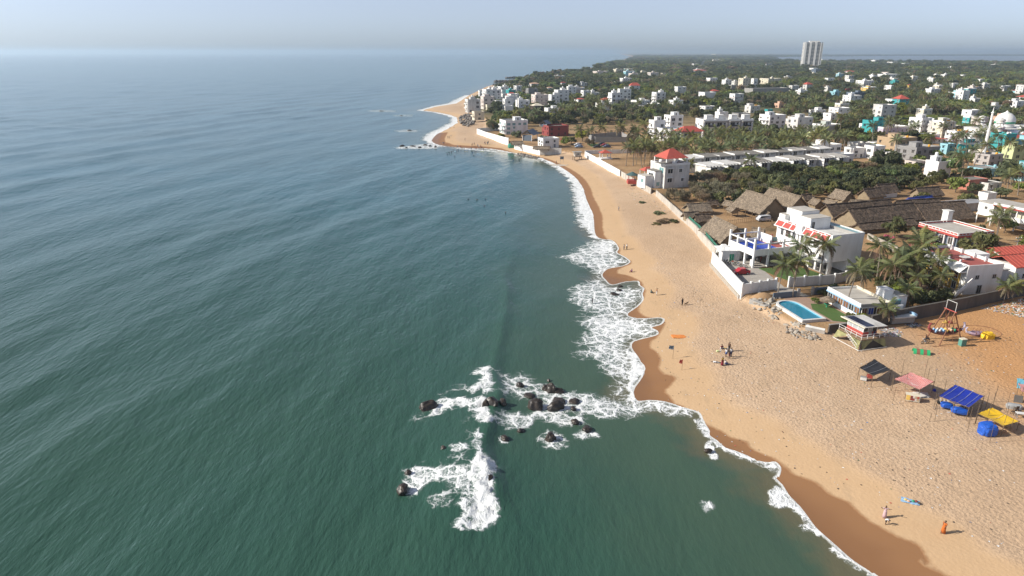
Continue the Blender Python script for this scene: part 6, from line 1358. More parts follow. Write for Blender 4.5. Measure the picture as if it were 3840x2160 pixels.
for (x, y) in scatter(TOWNZ, 95, 6, RG, True, 1.0):
    kd = RG.choice(['green', 'dark', 'bright'])
    if RG.random() < .35: palm(town_lab('coconut palm', x, y), x, y, RG.uniform(8, 11), 3.8, False, 'palms between the town houses')
    else: tree(town_lab({'green': 'mid-green tree', 'dark': 'dark tree', 'bright': 'bright green tree'}[kd], x, y), x, y, RG.uniform(2.6, 4.2), kd, 1.0, 'trees between the town houses')
for (k, u, v, r, kind, lab) in ((11, 2190, 1010, 4.5, 'bright', 'bright green tree beside the parked cars'), (11, 2020, 1040, 3.4, 'green', 'round dark tree at the parking lot'), (11, 2300, 1070, 3.4, 'dry', 'dry tree behind the parked cars'), (11, 1200, 945, 4, 'bush', 'hedge-like tree in front of the modern villa'), (11, 960, 960, 3, 'bushbright', 'low green planting inside the curved wall'),
    (11, 900, 560, 7, 'dark', 'dark casuarina in front of the headland houses'), (11, 880, 690, 4, 'bushdark', 'dark round tree under the flat canopy'), (14, 470, 1020, 8, 'bushdark', 'big rounded grey-green tree in the scrub'), (14, 1420, 1130, 6, 'bright', 'bright green tree beside the stepped white house'), (14, 1215, 880, 4, 'bright', 'green tree in front of the grey unfinished house'), (14, 350, 600, 4, 'green', 'tree left of the tan building'), (14, 2290, 1260, 6, 'green', 'green tree below the sky-blue house'), (14, 1540, 1370, 4, 'bright', 'tree beside the salmon-red building'), (14, 1800, 1400, 3.4, 'green', 'tree left of the blank white wall')):
    x, y = at(k, u, v); tree(lab, x, y, r, kind, 1.1)
# --- the woodland further inland, one mass of crowns
wc = bpy.data.collections.new('woodland_kit')
kit = [crown_mesh('crown_mass', LEAF, 31, 13, 26, leaf=.19, base=.3), crown_mesh('crown_mass', LEAFD, 32, 13, 26, leaf=.19, base=.3), crown_mesh('crown_mass', LEAFD, 33, 12, 26, leaf=.19, rz=.9), crown_mesh('crown_mass', LEAFB, 34, 12, 26, leaf=.18), crown_mesh('crown_mass', LEAFY, 35, 11, 26, leaf=.18)]
pk = MB(); pk.tube([(0, 0, 0), (.05, 0, 1.2), (.16, 0, 2.3)], [.05, .035, .03], 5)
pm = PCROWN[0].copy(); v = np.empty(len(pm.vertices) * 3, np.float32); pm.vertices.foreach_get('co', v); v = v.reshape(-1, 3) * 1.0 + np.array([.16, 0, 2.3], np.float32); pm.vertices.foreach_set('co', v.ravel()); kit.append(pm)
for i, me in enumerate(kit): ob = bpy.data.objects.new('k%d_crown' % i, me); wc.objects.link(ob)
pts, sc_, rot, idx = [], [], [], []
wr = np.random.RandomState(5)
CLEAR = [[at(12, -900, 1165), at(12, 980, 1150), at(12, 960, 1400), at(12, 700, 1440), at(12, -900, 1460)], GROVE, SCRUB, [at(12, 950, 1120), at(12, 1560, 1060), at(12, 2500, 1060), at(12, 2500, 1440), at(12, 950, 1440)], [at(13, 740, 905), at(13, 1500, 925), at(13, 1500, 860), at(13, 740, 840)], [at(14, 560, 260), at(14, 1700, 240), at(14, 1900, 450), at(14, 900, 450), at(14, 560, 330)]]
def fill(y0, y1, gap, smin, smax, keep, mass=1.0):
    nx_, ny_ = int(y1 * 1.05 / gap), int((y1 - y0) / gap)
    X, Y = np.meshgrid(np.arange(nx_) * gap - 120, y0 + np.arange(ny_) * gap); X = X.ravel() + wr.uniform(-.45, .45, X.size) * gap; Y = Y.ravel() + wr.uniform(-.45, .45, Y.size) * gap
    ok = (X < Y * .82 + 30) & (X > -Y * .2 - 30) & (sdf(X, Y, TOWN) > 6 + gap * .4)
    dens = vnoise(X, Y, 90 * mass, 21) * .6 + vnoise(X, Y, 28 * mass, 22) * .4
    ok &= dens > keep + wr.uniform(-.08, .08, X.size)
    if y0 > 1500: ok &= ~inside(X, Y, lag)
    ok &= np.abs((X - q0[0]) - (Y - q0[1]) * (q1[0] - q0[0]) / (q1[1] - q0[1])) > 13 * (Y > q0[1] * .9)
    X, Y = X[ok], Y[ok]
    for poly in CLEAR + [BELT]:
        if y0 < 900: k = ~inside(X, Y, poly); X, Y = X[k], Y[k]
    k = np.ones(len(X), bool)
    for a, b, c in FOOT:
        if b > y0 - 60: k &= ((X - a) ** 2 + (Y - b) ** 2 > (c * .85 + smax * .4) ** 2)
    X, Y = X[k], Y[k]; n = len(X)
    kind_n = vnoise(X, Y, 60 * mass, 33) + wr.uniform(-.25, .25, n)
    i_ = np.where(kind_n < .35, 1, np.where(kind_n < .55, 2, np.where(kind_n < .8, 0, 3))); i_ = np.where(wr.rand(n) < .06, 4, i_)
    palmz = (vnoise(X, Y, 70 * mass, 44) > .60) & (wr.rand(n) < .6) & (Y < 1500); i_ = np.where(palmz, 5, i_)
    s = wr.uniform(smin, smax, n); s = np.where(i_ == 5, wr.uniform(3.2, 4.2, n) * max(1, gap / 12), s)
    hz_ = np.where(i_ == 5, 2.9, 1.25) * s * (1 if mass == 1 else (.7 if mass < 5 else .3)); ty = px_up(X, Y, 2.8 + hz_); k = np.ones(n, bool)
    for a, b, hw_, rb_, rt_ in VIEW:
        k &= ~((np.abs(X - a * Y / b) < hw_ * Y / b + s * .5) & (Y < b) & (Y > b - 160) & (ty < rb_ + (rt_ - rb_) * wr.uniform(.1, .5, n)))
    X, Y, s, i_ = X[k], Y[k], s[k], i_[k]; n = len(X)
    pts.append(np.stack([X, Y, np.full(n, 2.8)], 1)); sc_.append(np.stack([s, s, s * wr.uniform(.85, 1.15, n) * (1 if mass == 1 else (.7 if mass < 5 else .3))], 1)); rot.append(wr.rand(n) * 6.28); idx.append(i_)
fill(385, 900, 6.6, 3.2, 5.8, .37); fill(900, 1800, 10.5, 5, 8.5, .34); fill(1800, 4000, 24, 9, 16, .36, 2.5); fill(4000, 11000, 70, 22, 40, .40, 7)
def shrubs(poly, n, r0, r1, k):
    P = np.array(poly); X = wr.uniform(P[:,0].min(), P[:,0].max(), n); Y = wr.uniform(P[:,1].min(), P[:,1].max(), n); o = inside(X, Y, poly); X, Y = X[o], Y[o]; n = len(X); s = wr.uniform(r0, r1, n)
    pts.append(np.stack([X, Y, np.full(n, 2.6)], 1)); sc_.append(np.stack([s, s, s * .7], 1)); rot.append(wr.rand(n) * 6.28); idx.append(np.where(wr.rand(n) < .75, k, 0))
shrubs(CLEAR[4], 700, 1.8, 3.2, 3); shrubs(CLEAR[5], 2600, 1.8, 3.4, 3)
shrubs([(55, 205), (60, 222), (90, 228), (100, 236), (60, 240), (54, 245)], 60, .5, 1.1, 4)
shrubs([(-15, 470), (80, 470), (80, 430), (140, 430), (140, 400), (60, 395), (20, 440)], 160, .4, 1.2, 4)
shrubs([at(12, -100, 1280), at(12, 950, 1170), at(12, 950, 1380), at(12, 300, 1300)], 220, .5, 1.5, 4)
shrubs([(150, 240), (330, 330), (330, 430), (180, 400)], 160, .8, 2.0, 0)
pts = np.concatenate(pts); sc_ = np.concatenate(sc_); rot = np.concatenate(rot); idx = np.concatenate(idx)
wm = bpy.data.meshes.new('woodland'); wm.vertices.add(len(pts)); wm.vertices.foreach_set('co', pts.astype(np.float32).ravel())
a = wm.attributes.new('tsize', 'FLOAT_VECTOR', 'POINT'); a.data.foreach_set('vector', sc_.astype(np.float32).ravel())
a = wm.attributes.new('tturn', 'FLOAT', 'POINT'); a.data.foreach_set('value', rot.astype(np.float32))
a = wm.attributes.new('tkind', 'INT', 'POINT'); a.data.foreach_set('value', idx.astype(np.int32))
wo = link('woodland', wm, kind='stuff', label='dense green woodland of trees and palms spreading inland', category='woodland')
print('woodland', len(pts))
ng = bpy.data.node_groups.new('scatter', 'GeometryNodeTree'); ng.interface.new_socket('Geometry', in_out='INPUT', socket_type='NodeSocketGeometry'); ng.interface.new_socket('Geometry', in_out='OUTPUT', socket_type='NodeSocketGeometry')
gi, go = ng.nodes.new('NodeGroupInput'), ng.nodes.new('NodeGroupOutput'); ip = ng.nodes.new('GeometryNodeInstanceOnPoints'); ci = ng.nodes.new('GeometryNodeCollectionInfo'); ci.inputs[0].default_value = wc; ci.inputs[1].default_value = True; ci.inputs[2].default_value = True
def na(n, t): k = ng.nodes.new('GeometryNodeInputNamedAttribute'); k.data_type = t; k.inputs[0].default_value = n; return k.outputs[0]
cx = ng.nodes.new('ShaderNodeCombineXYZ'); ng.links.new(na('tturn', 'FLOAT'), cx.inputs[2])
ng.links.new(gi.outputs[0], ip.inputs['Points']); ng.links.new(ci.outputs[0], ip.inputs['Instance']); ip.inputs['Pick Instance'].default_value = True
ng.links.new(na('tkind', 'INT'), ip.inputs['Instance Index']); ng.links.new(cx.outputs[0], ip.inputs['Rotation']); ng.links.new(na('tsize', 'FLOAT_VECTOR'), ip.inputs['Scale']); ng.links.new(ip.outputs[0], go.inputs[0])
md = wo.modifiers.new('scatter', 'NODES'); md.node_group = ng
# ------------------------------------------------------------------ rocks
ROCKM = mat('wet_black_rock', (.040, .033, .028), .42, (.09, .06, .04), .6, .9, bmp=.8, bscale=2.5, grain=.4)
BOULD = mat('grey_boulder', (.22, .20, .18), .9, (.12, .105, .09), .6, .8, bmp=.8, bscale=2, grain=.3)
ico = bmesh.new(); bmesh.ops.create_icosphere(ico, subdivisions=4, radius=1.0); ICO_V = np.array([v.co[:] for v in ico.verts]); ICO_F = [tuple(v.index for v in f.verts) for f in ico.faces]; ico.free()
ico = bmesh.new(); bmesh.ops.create_icosphere(ico, subdivisions=2, radius=1.0); ICO2_V = np.array([v.co[:] for v in ico.verts]); ICO2_F = [tuple(v.index for v in f.verts) for f in ico.faces]; ico.free()
def rock_verts(seed, V, rough=.35):
    rg = np.random.RandomState(seed); W = V.copy()
    for _ in range(7):                                # planes cut facets into the boulder
        n = rg.randn(3); n /= np.linalg.norm(n); d = rg.uniform(.55, .9); k = W @ n - d; W -= np.maximum(k, 0)[:, None] * n * .85
    off = Vector((seed * 3.1, seed * 1.7, 0))
    W *= np.array([1 + rough * (mnoise.noise(Vector(v) * 1.6 + off)) * .6 + rough * .25 * mnoise.noise(Vector(v) * 4 + off) for v in V])[:, None]
    return W
def rock(label, x, y, sx, sy, sz, zc, m=ROCKM, seed=1, name='sea_rock', cat='rock', group=None, low=False):
    V, F = (ICO2_V, ICO2_F) if low else (ICO_V, ICO_F)
    W = rock_verts(seed, V) * np.array([sx, sy, sz]); me = bpy.data.meshes.new(name); me.from_pydata(W.tolist(), [], F); me.materials.append(m)
    if not low: me.polygons.foreach_set('use_smooth', [True] * len(F))
    return link(name, me, None, (x, y, zc), seed * 1.3 % 6.28, label=label, category=cat, group=group)
for i, (u, v, w, h, lab) in enumerate((
    (262, 395, 140, 95, 'black rock at the seaward tip of the upper foam streak'), (748, 400, 125, 105, 'big black rock just behind the breaking crest'), (700, 405, 60, 90, 'narrow black rock pressed against the breaking crest'), (840, 380, 72, 62, 'mossy rock right behind the big crest rock'),
    (1100, 395, 135, 95, 'smooth black wedge-shaped rock among the lace foam'), (1250, 395, 145, 80, 'long brown-black flat-faced rock beside the wedge rock'), (1388, 402, 50, 40, 'small rock at the beach end of the flat-faced rock'), (1175, 245, 70, 66, 'mossy left rock of the upper rock cluster'), (1218, 262, 95, 80, 'tallest dark rock of the upper rock cluster'), (1272, 268, 85, 55, 'low right rock of the upper rock cluster'),
    (972, 222, 60, 56, 'lone dark rock in the upper lace foam'), (1045, 298, 90, 36, 'flat awash rock above the wedge rock'), (980, 570, 66, 44, 'small brown rock in green water below the crest rocks'), (852, 636, 78, 48, 'low domed rock ringed with thin foam'), (1212, 634, 92, 88, 'upright mossy green-brown rock with a foam ring'), (1496, 560, 92, 46, 'dark rock nearest the beach with a foam ring'),
    (380, 728, 84, 62, 'brown rock at the tip of the short foam streak'), (102, 896, 62, 40, 'small rock at the outer end of the lower foam'), (62, 1040, 118, 84, 'large half-sunk rock below the lower foam'), (742, 972, 46, 56, 'rock peeking from the lower white breaker'), (1195, 180, 30, 26, 'tiny rock above the upper rock cluster'), (1285, 338, 115, 30, 'flat awash rock inside the lace foam'), (1392, 342, 96, 34, 'long awash rock towards the beach'), (1400, 502, 76, 36, 'tan sandy rock below the long awash rock'))):
    x, y = at(15, u, v, .2); s = depth_of(x, y, 0) / FPX / 2.07; hz_ = max(.35, h * s * .62)
    if i in (4, 5, 8): hz_ *= 1.25
    rock(lab, x, y + h * s * .2, w * s * .52, max(w * .42, h * .55) * s, hz_, .12 + (.55 if i in (1, 2, 3, 19) else 0), ROCKM, 10 + i)
for i, (u, v, w, lab) in enumerate(((665, 440, 88, 'largest wet rock in the swash by the sitting bather'), (712, 376, 62, 'uppermost of the three wet swash rocks'), (705, 408, 58, 'middle of the three wet swash rocks'))):
    x, y = at(16, u, v, .2); s = depth_of(x, y, 0) / FPX / 2.195; rock(lab, x, y, w * s * .5, w * s * .4, w * s * .22, gz(x, y) + .15, ROCKM, 60 + i)
x, y = at(17, 112, 268, .1); rock('dark rock behind the small white wave near the sand', x, y, .6, .5, .35, .1, ROCKM, 70)
for i, (u, v, w, lab) in enumerate(((1012, 368, 1.6, 'outermost dark rock of the low reef by the bathers'), (1022, 373, 1.3, 'second dark rock of the low reef by the bathers'), (1038, 369, 1.9, 'broadest dark rock of the low reef by the bathers'), (1082, 368, 1.2, 'small dark rock just off the bathing beach'), (1096, 371, 1.0, 'smallest dark rock just off the bathing beach'), (960, 280, 2.0, 'low far reef rock with white water, outer one'), (1010, 292, 1.6, 'low far reef rock inside the outer one'), (1030, 329, 1.7, 'reef rock off the bathing beach'), (1055, 372, 1.6, 'reef rock beside the swimmers'), (1070, 366, 1.4, 'small reef rock right of the swimmers'))):
    x, y = at(0, u, v, 0); rock(lab, x, y, w, w * .8, .8, .1, ROCKM, 80 + i)
LOWROCK = []
for s in range(6):
    me = bpy.data.meshes.new('boulder'); me.from_pydata(rock_verts(100 + s, ICO2_V).tolist(), [], ICO2_F); me.materials.append(BOULD); LOWROCK.append(me)
bp = [at(11, u, v, 1.2) for u, v in ((320, 640), (430, 600), (500, 620), (520, 690), (580, 740), (470, 800), (380, 770), (330, 700))]
for i, (x, y) in enumerate(scatter(bp, 90, 1.5, RG, False)):
    r = RG.uniform(.9, 1.7); o = link('boulder', LOWROCK[i % 6], None, (x, y, gz(x, y) + RG.uniform(.1, 1.2)), RG.uniform(0, 6), (r, r * .8, r * .75), label='%s boulder in the pile %s' % ('big grey' if r > 1.4 else ('mid-sized grey' if r > 1.1 else 'small grey'), 'below the headland houses' if y > 575 else 'at the foot of the rounded-balcony house'), category='boulder', group='boulder pile of the headland')
bp = [at(11, u, v, 1.8) for u, v in ((1190, 1150), (1240, 1135), (1400, 1165), (1540, 1200), (1500, 1225), (1350, 1205), (1200, 1175))]
for i, (x, y) in enumerate(scatter(bp, 55, .9, RG, False)):
    r = RG.uniform(.5, .95); sz_ = 'large' if r > .78 else ('medium' if r > .62 else 'small'); link('boulder', LOWROCK[i % 6], None, (x, y, gz(x, y) + .1), RG.uniform(0, 6), (r, r * .8, r * .6), label='%s dark boulder below the low white wall, %s' % (sz_, 'at its seaward end' if x < 6 else ('midway along it' if x < 10 else 'nearest the thatched terrace')), category='boulder', group='boulders under the low white wall')
for lab, ends, n in (('long dark boulder groyne reaching into the sea, further one', ((1050, 52), (1700, 40)), 150), ('dark boulder groyne nearer the headland', ((870, 108), (1180, 100)), 110), ('dark boulder embankment behind the headland houses', ((860, 165), (1080, 130)), 130)):
    g = MB(); a, b = [Vector((*at(11, *e, .5), 0)) for e in ends]
    for i in range(n):
        p = a.lerp(b, RG.random()) + Vector((RG.uniform(-2, 2), RG.uniform(-9, 9), RG.uniform(-.3, 2.2))); W = rock_verts(200 + i % 9, ICO2_V[:], .3) if i < 9 else Wl[i % 9]
        if i == 0: Wl = []
        if i < 9: Wl.append(W)
        r = RG.uniform(1.4, 2.8); g.add([(q[0] * r + p.x, q[1] * r + p.y, q[2] * r * .8 + p.z) for q in W], ICO2_F)
    g.build('rock_groyne', ROCKM, kind='stuff', label=lab)

# broken concrete beside the pool
DEB = mat('broken_concrete', (.42, .37, .31), .95, (.24, .20, .16), .6, 1.5, bmp=.5, grain=.25)
LOWDEB = []
for s in range(5):
    me = LOWROCK[s].copy(); me.materials.clear(); me.materials.append(DEB if s % 2 else STONE); LOWDEB.append(me)
for poly, n, lab, grp in (([at(3, u, v, 2.2) for u, v in ((780, 860), (1000, 880), (1150, 890), (1110, 1000), (1180, 1170), (1080, 1200), (900, 1080), (740, 1040))], 75, 'broken concrete chunk in the rubble beside the pool end', 'rubble beside the rounded pool end'),
                          ([at(3, u, v, 2.4) for u, v in ((1230, 1260), (1400, 1260), (1560, 1330), (1700, 1440), (1750, 1520), (1500, 1500), (1260, 1420))], 55, 'broken concrete slab in the rubble below the pool corner', 'rubble below the pool corner')):
    for x, y in scatter(poly, n, .55, RG, False):
        s = RG.choice((.25, .35, .4, .5, .6, .9)); o = link('concrete_chunk', LOWDEB[RG.randrange(5)], None, (x, y, gz(x, y) + RG.uniform(0, .25)), RG.uniform(0, 6), (s, s * RG.uniform(.4, .8), s * RG.uniform(.2, .5)), label=('large ' if s > .55 else ('small ' if s < .38 else 'middling ')) + ('flat ' if s * 7 % 1 < .4 else 'lumpy ') + lab, category='rubble', group=grp)
        o.rotation_euler = (RG.uniform(-.6, .6), RG.uniform(-.6, .6), RG.uniform(0, 6))
CB = thing('concrete_block', 'long grey fallen concrete retaining block below the white wall corner', 'concrete block', (51.2, 131.6, 2.0), R(-62)); part('block', CB, GREYC, 0, 0, -.3, 4.6, 1.0, 1.5); part('cap', CB, DEB, .2, .75, .2, 3.8, .5, .9)
o = thing('concrete_slab', 'tilted white broken slab lying below the pool corner', 'slab', (56.6, 117.2, 2.5), R(-35)); MB().box(0, 0, 0, 3.4, .5, 1.1, 0, .5).build('slab', WHITE2, o)
g = MB(); rg_ = random.Random(3); g.lathe([(2.6, -.3), (2.0, .6), (1.0, 1.2), (.1, 1.5)], 12); g.v = [(x * rg_.uniform(.85, 1.1) * 1.2, y * rg_.uniform(.8, 1.0) * .7, z) for x, y, z in g.v]; g.build('sand_heap', mat('heap_sand', (.40, .25, .13), .95, bmp=.6), None, (53.2, 135.0, 2.6), label='brown sand heap against the white compound wall', category='sand heap', smooth=True)
o = thing('drive_wall', 'grey and blue low wall with black grille gate behind the leaning palms', 'wall', (55.4, 134.2, 2.6), R(13)); part('panel', o, SLATE, 2.2, 0, 0, 5.6, .2, 1.7); part('post', o, GREYC, 5.4, 0, 0, .5, .5, 2.2); part('post', o, GREYC, 9.0, .3, 0, .5, .5, 2.2); part('panel', o, SLATE, 12, .4, 0, 5.6, .25, 1.9)
for i in range(12): part('gate_bar', o, BLACKP, 5.8 + i * .27, .1, .2, .05, .05, 1.6)
part('gate_rail', o, BLACKP, 7.2, .1, 1.75, 3.2, .06, .08); part('gate_rail', o, BLACKP, 7.2, .1, .9, 3.2, .06, .08)
MB().prism([(57.0, 140.2), (60.8, 141.6), (63.5, 135.6), (58.5, 134.6)], 2.7, 3.02).build('gate_path', TILEFLOOR, kind='structure')
LD = thing('ladder', 'white ladder standing against the white wall corner on the beach', 'ladder', (48.4, 136.0, 2.0), R(20))
for x in (-.3, .3): MB().tube([(x, 0, 0), (x, .35, 3.4)], .05, 5).build('rail', WHITE, LD)
for i in range(9): MB().tube([(-.3, .04 + .035 * i, .35 + i * .34), (.3, .04 + .035 * i, .35 + i * .34)], .03, 5).build('rung', WHITE, LD)
# yard fence of stakes
FN = thing('stake_fence', 'rough wooden stake fence round the sandy yard of the thatched halls', 'fence', (0, 0, 0))
fp = [at(1, u, v, 3) for u, v in ((390, 660), (520, 650), (800, 610), (1000, 590), (1180, 640), (1210, 700), (1080, 760))]
for a, b in zip(fp[:-1], fp[1:]):
    a, b = Vector(a), Vector(b); n = int((b - a).length / .8)
    for i in range(n): p = a.lerp(b, i / n); part('stake', FN, WOOD, p.x, p.y, 2.7, .09, .09, RG.uniform(1.3, 1.9))
    c = (a + b) / 2; part('rail', FN, WOOD, c.x, c.y, 4.0, (b - a).length, .06, .08, math.atan2((b-a).y, (b-a).x))

# ------------------------------------------------------------------ cars, van and motorbikes
def car_mat(n, c): return mat('car_paint_' + n, c, .3, tuple(x * .8 for x in c), .2)
TYRE = mat('tyre_rubber', (.02, .02, .02), .8); LAMP = mat('lamp_glass', (.75, .75, .7), .2); TAIL = mat('tail_lamp', (.5, .02, .02), .3)
def car(label, x, y, rz, paint, L=3.9, W=1.7, Hh=1.5, van=False, z=3.05, group=None):
    o = thing('van' if van else 'car', label, 'van' if van else 'car', (x, y, z), rz, group)
    if van: prof = [(-L/2, .35), (-L/2, 1.0), (-L/2 + .25, 1.1), (-L/2 + .85, 1.75), (L/2 - .25, 1.85), (L/2, 1.5), (L/2, .35)]; gl = [(-L/2 + .5, 1.12), (-L/2 + .95, 1.66), (L/2 - .3, 1.72), (L/2 - .15, 1.15)]
    else: prof = [(-L/2, .30), (-L/2 + .02, .72), (-L/2 + .95, .92), (-L/2 + 1.55, Hh - .05), (L/2 - 1.1, Hh), (L/2 - .25, 1.05), (L/2, .85), (L/2, .30)]; gl = [(-L/2 + 1.1, .95), (-L/2 + 1.62, Hh - .12), (L/2 - 1.15, Hh - .08), (L/2 - .45, 1.0)]
    n = len(prof); secs = [(-W/2, .90), (-W/2 + .06, 1.0), (W/2 - .06, 1.0), (W/2, .90)]; b = MB(); vs = []
    for yy, k in secs:
        for (px_, pz) in prof:
            tin = .86 if pz > 1.0 else 1.0; vs.append((px_ * (k if abs(k - 1) < .01 else .985), yy * tin, pz * (1 if k == 1 else .985) ))
    fs = [(s*n+i, s*n+(i+1) % n, (s+1)*n+(i+1) % n, (s+1)*n+i) for s in range(3) for i in range(n)]; b.add(vs, fs + [tuple(range(n)), tuple(range(3*n, 4*n))[::-1]]); b.build('body', paint, o)
    for sg in (-1, 1):
        g = MB(); yy = sg * (W/2 * .87 + .0); g.add([(px_, yy * (1.02 if pz < 1.1 else .985), pz) for px_, pz in gl], [(0, 1, 2, 3)]); g.v += [(a_, b_ + sg * .015, c_) for a_, b_, c_ in g.v]; g.f.append((7, 6, 5, 4)); g.mi.append(0); g.build('side_window', GLASS, o)
    zt = 1.66 if van else Hh - .1; zb = 1.14 if van else .96; xf0, xf1 = gl[0][0] - .09, gl[1][0] - .09
    MB().add([(xf0, -W*.38, zb), (xf0, W*.38, zb), (xf1, W*.35, zt), (xf1, -W*.35, zt)], [(0, 3, 2, 1)]).build('windscreen', GLASS, o)
    xr0, xr1 = gl[3][0] + .18, gl[2][0] + .12; MB().add([(xr0, -W*.36, zb + .06), (xr0, W*.36, zb + .06), (xr1, W*.33, zt), (xr1, -W*.33, zt)], [(0, 1, 2, 3)]).build('rear_window', GLASS, o)
    for sx_ in (-L/2 + .7, L/2 - .7):
        for sg in (-1, 1):
            w = MB(); w.tube([(sx_, sg * (W/2 - .18), .3), (sx_, sg * (W/2 + .02), .3)], .3, 14).build('wheel', TYRE, o); ww = MB().tube([(sx_, sg * (W/2 + .0), .3), (sx_, sg * (W/2 + .035), .3)], .17, 10).build('rim', STEEL, o)
    for sg in (-1, 1): part('headlight', o, LAMP, -L/2 + .03, sg * W * .34, .6, .1, .32, .16); part('tail_light', o, TAIL, L/2 - .03, sg * W * .38, .75, .1, .2, .25)
    part('bumper', o, BLACKP, -L/2, 0, .3, .12, W * .8, .16); return o
car('red hatchback parked on the concrete driveway by the white wall', 53.4, 150.8, R(8), car_mat('red', (.42, .02, .03)), z=3.06)
car('silver van parked by the stake fence of the yard', 77.0, 203.4, R(12), car_mat('silver', (.55, .57, .60)), 4.2, 1.7, van=True)
for (u, v, c, lab, rz) in ((2120, 1072, (.6, .6, .62), 'white car in the lot beside the bright green tree', 15), (2135, 1102, (.25, .35, .5), 'blue-grey car beside the white car in the lot', 15), (2405, 1105, (.03, .03, .035), 'black car at the lot wall', 20), (2480, 1062, (.05, .05, .06), 'dark car in the far row of the lot', 10), (2520, 1082, (.3, .03, .03), 'dark red car in the far row of the lot', 10), (2555, 1100, (.1, .12, .2), 'navy car at the end of the far row', 10), (1885, 995, (.4, .03, .03), 'red car behind the white box villa', 80)):
    x, y = at(11, u, v); car(lab, x, y, R(rz), car_mat(lab[:9].replace(' ', '_'), c), 4.2, 1.75, 1.5)
def bike(label, x, y, rz, c, z=3.06):
    o = thing('motorbike', label, 'motorbike', (x, y, z), rz)
    for sx_ in (-.6, .6):
        w = MB(); pts = [(sx_ + .29 * math.cos(t), 0, .29 + .29 * math.sin(t)) for t in np.linspace(0, 2 * math.pi, 15)]; w.tube(pts, .05, 5).build('wheel', TYRE, o); MB().tube([(sx_, -.06, .29), (sx_, .06, .29)], .09, 8).build('hub', STEEL, o)
    MB().tube([(-.62, 0, .3), (-.45, 0, .95), (-.1, 0, .72), (.6, 0, .3)], .05, 5).build('frame', BLACKP, o); MB().tube([(-.35, 0, .82), (-.1, 0, .9), (.1, 0, .8)], [.1, .15, .1], 8).build('fuel_tank', c, o); MB().box(.38, 0, .76, .7, .24, .1).build('seat', BLACKP, o)
    MB().box(0, 0, .25, .45, .28, .35).build('engine', STEEL, o); MB().tube([(-.42, -.33, 1.05), (-.48, 0, .98), (-.42, .33, 1.05)], .025, 5).build('handlebar', STEEL, o); MB().lathe([(.02, 0), (.09, .05), (.07, .12)], 8).build('headlight', LAMP, o, (-.58, 0, .85)); return o
bike('black motorbike parked nearest the gatehouse', 52.6, 159.2, R(160), BLACKP); bike('red motorbike second in the row by the gatehouse', 53.6, 158.2, R(150), REDP); bike('dark motorbike third in the row on the driveway', 54.6, 157.0, R(155), SLATE); bike('white motorbike at the end of the driveway row', 55.7, 155.9, R(150), WHITE2)

# ------------------------------------------------------------------ power poles
def pole(label, k, u, v, vt, group=None, arm=True):
    x, y = at(k, u, v); oy, s = ORI[k][1], ORI[k][2]; yr = (1080 - oy - vt / s) / FPX; h = CAM_H + y * (-SP + yr * CP) / (CP + yr * SP) - 3
    o = thing('power_pole', label, 'pole', (x, y, 3.0), RG.uniform(-.4, .4), group); r = .13 if y < 400 else .3
    MB().tube([(0, 0, -.3), (0, 0, h)], [r, r * .7], 7).build('post', GREYC, o)
    if arm:
        for zz in (.3, 1.1): part('crossarm', o, GREYC, 0, 0, h - zz, 1.9, .12, .12)
        for xx in (-.8, 0, .8): MB().lathe([(.06, 0), (.08, .1), (.03, .24)], 6).build('insulator', WHITE, o, (xx, 0, h - .18))
for a in ((3, 2075, 445, 205, 'power pole with brackets at the blank corner of the beach house'), (14, 1190, 1200, 1040, 'power pole in front of the stepped white house'), (14, 1665, 1300, 1165, 'power pole beside the salmon-red building'), (2, 2030, 290, 100, 'leaning power pole by the blank white wall'), (2, 2455, 1030, 845, 'thin pole behind the red-roofed cottage'), (13, 300, 1380, 1180, 'pole in the trees below the round-holed house'), (13, 910, 1310, 1160, 'pole among the street houses'), (6, 2310, 180, 50, 'white pole above the palm grove'), (14, 2430, 1100, 1010, 'pole beside the sky-blue house'), (11, 1210, 560, 250, 'tall thin pole among the headland houses'), (12, 2100, 860, 750, 'pole beside the red-panelled white house')):
    pole(a[4], *a[:4])
pole('tall thin mast left of the far gabled house', 13, 1318, 395, 232, None, False); pole('tall thin mast right of the far red-roofed hall', 13, 1488, 418, 238, None, False)
# ------------------------------------------------------------------ lifeguard tower
LT = thing('lifeguard_tower', 'lifeguard tower with solar panels on a white ribbed roof', 'lifeguard tower', (61.9, 110.2, 2.62), R(16))
def lb(name, m, x0, x1, y0, y1, z0, z1, p=None): return part(name, p or LT, m, (x0+x1)/2, (y0+y1)/2, z0, x1-x0, y1-y0, z1-z0)
CAMO = mat('camouflage_sheet', (.33, .31, .14), .9, (.07, .08, .04), .95, 1.1)
lb('deck', WOOD, -.9, 4.2, -.6, 5.0, 1.55, 1.7); lb('cabin_wall', REDP, .3, 3.3, .5, 4.4, 1.7, 2.55); lb('cabin_wall', WHITE2, .34, 3.26, .54, 4.36, 2.55, 2.62)
for x0, x1, y0, y1 in ((.3, .4, .5, .6), (3.2, 3.3, .5, .6), (.3, .4, 4.3, 4.4), (3.2, 3.3, 4.3, 4.4), (.3, .4, 1.75, 1.85), (.3, .4, 3.05, 3.15), (1.3, 1.4, .5, .6), (2.2, 2.3, .5, .6)): lb('mullion', WHITE, x0, x1, y0, y1, 2.55, 3.75)
PALEG = mat('pale_window', (.45, .48, .48), .2, amt=.4)
lb('window', PALEG, .33, .37, .6, 4.3, 2.62, 3.7); lb('window', GLASS, .4, 3.2, .53, .57, 2.62, 3.7); lb('door', GREYC, 1.5, 2.2, .47, .53, 1.72, 3.55)
rf = MB(); 
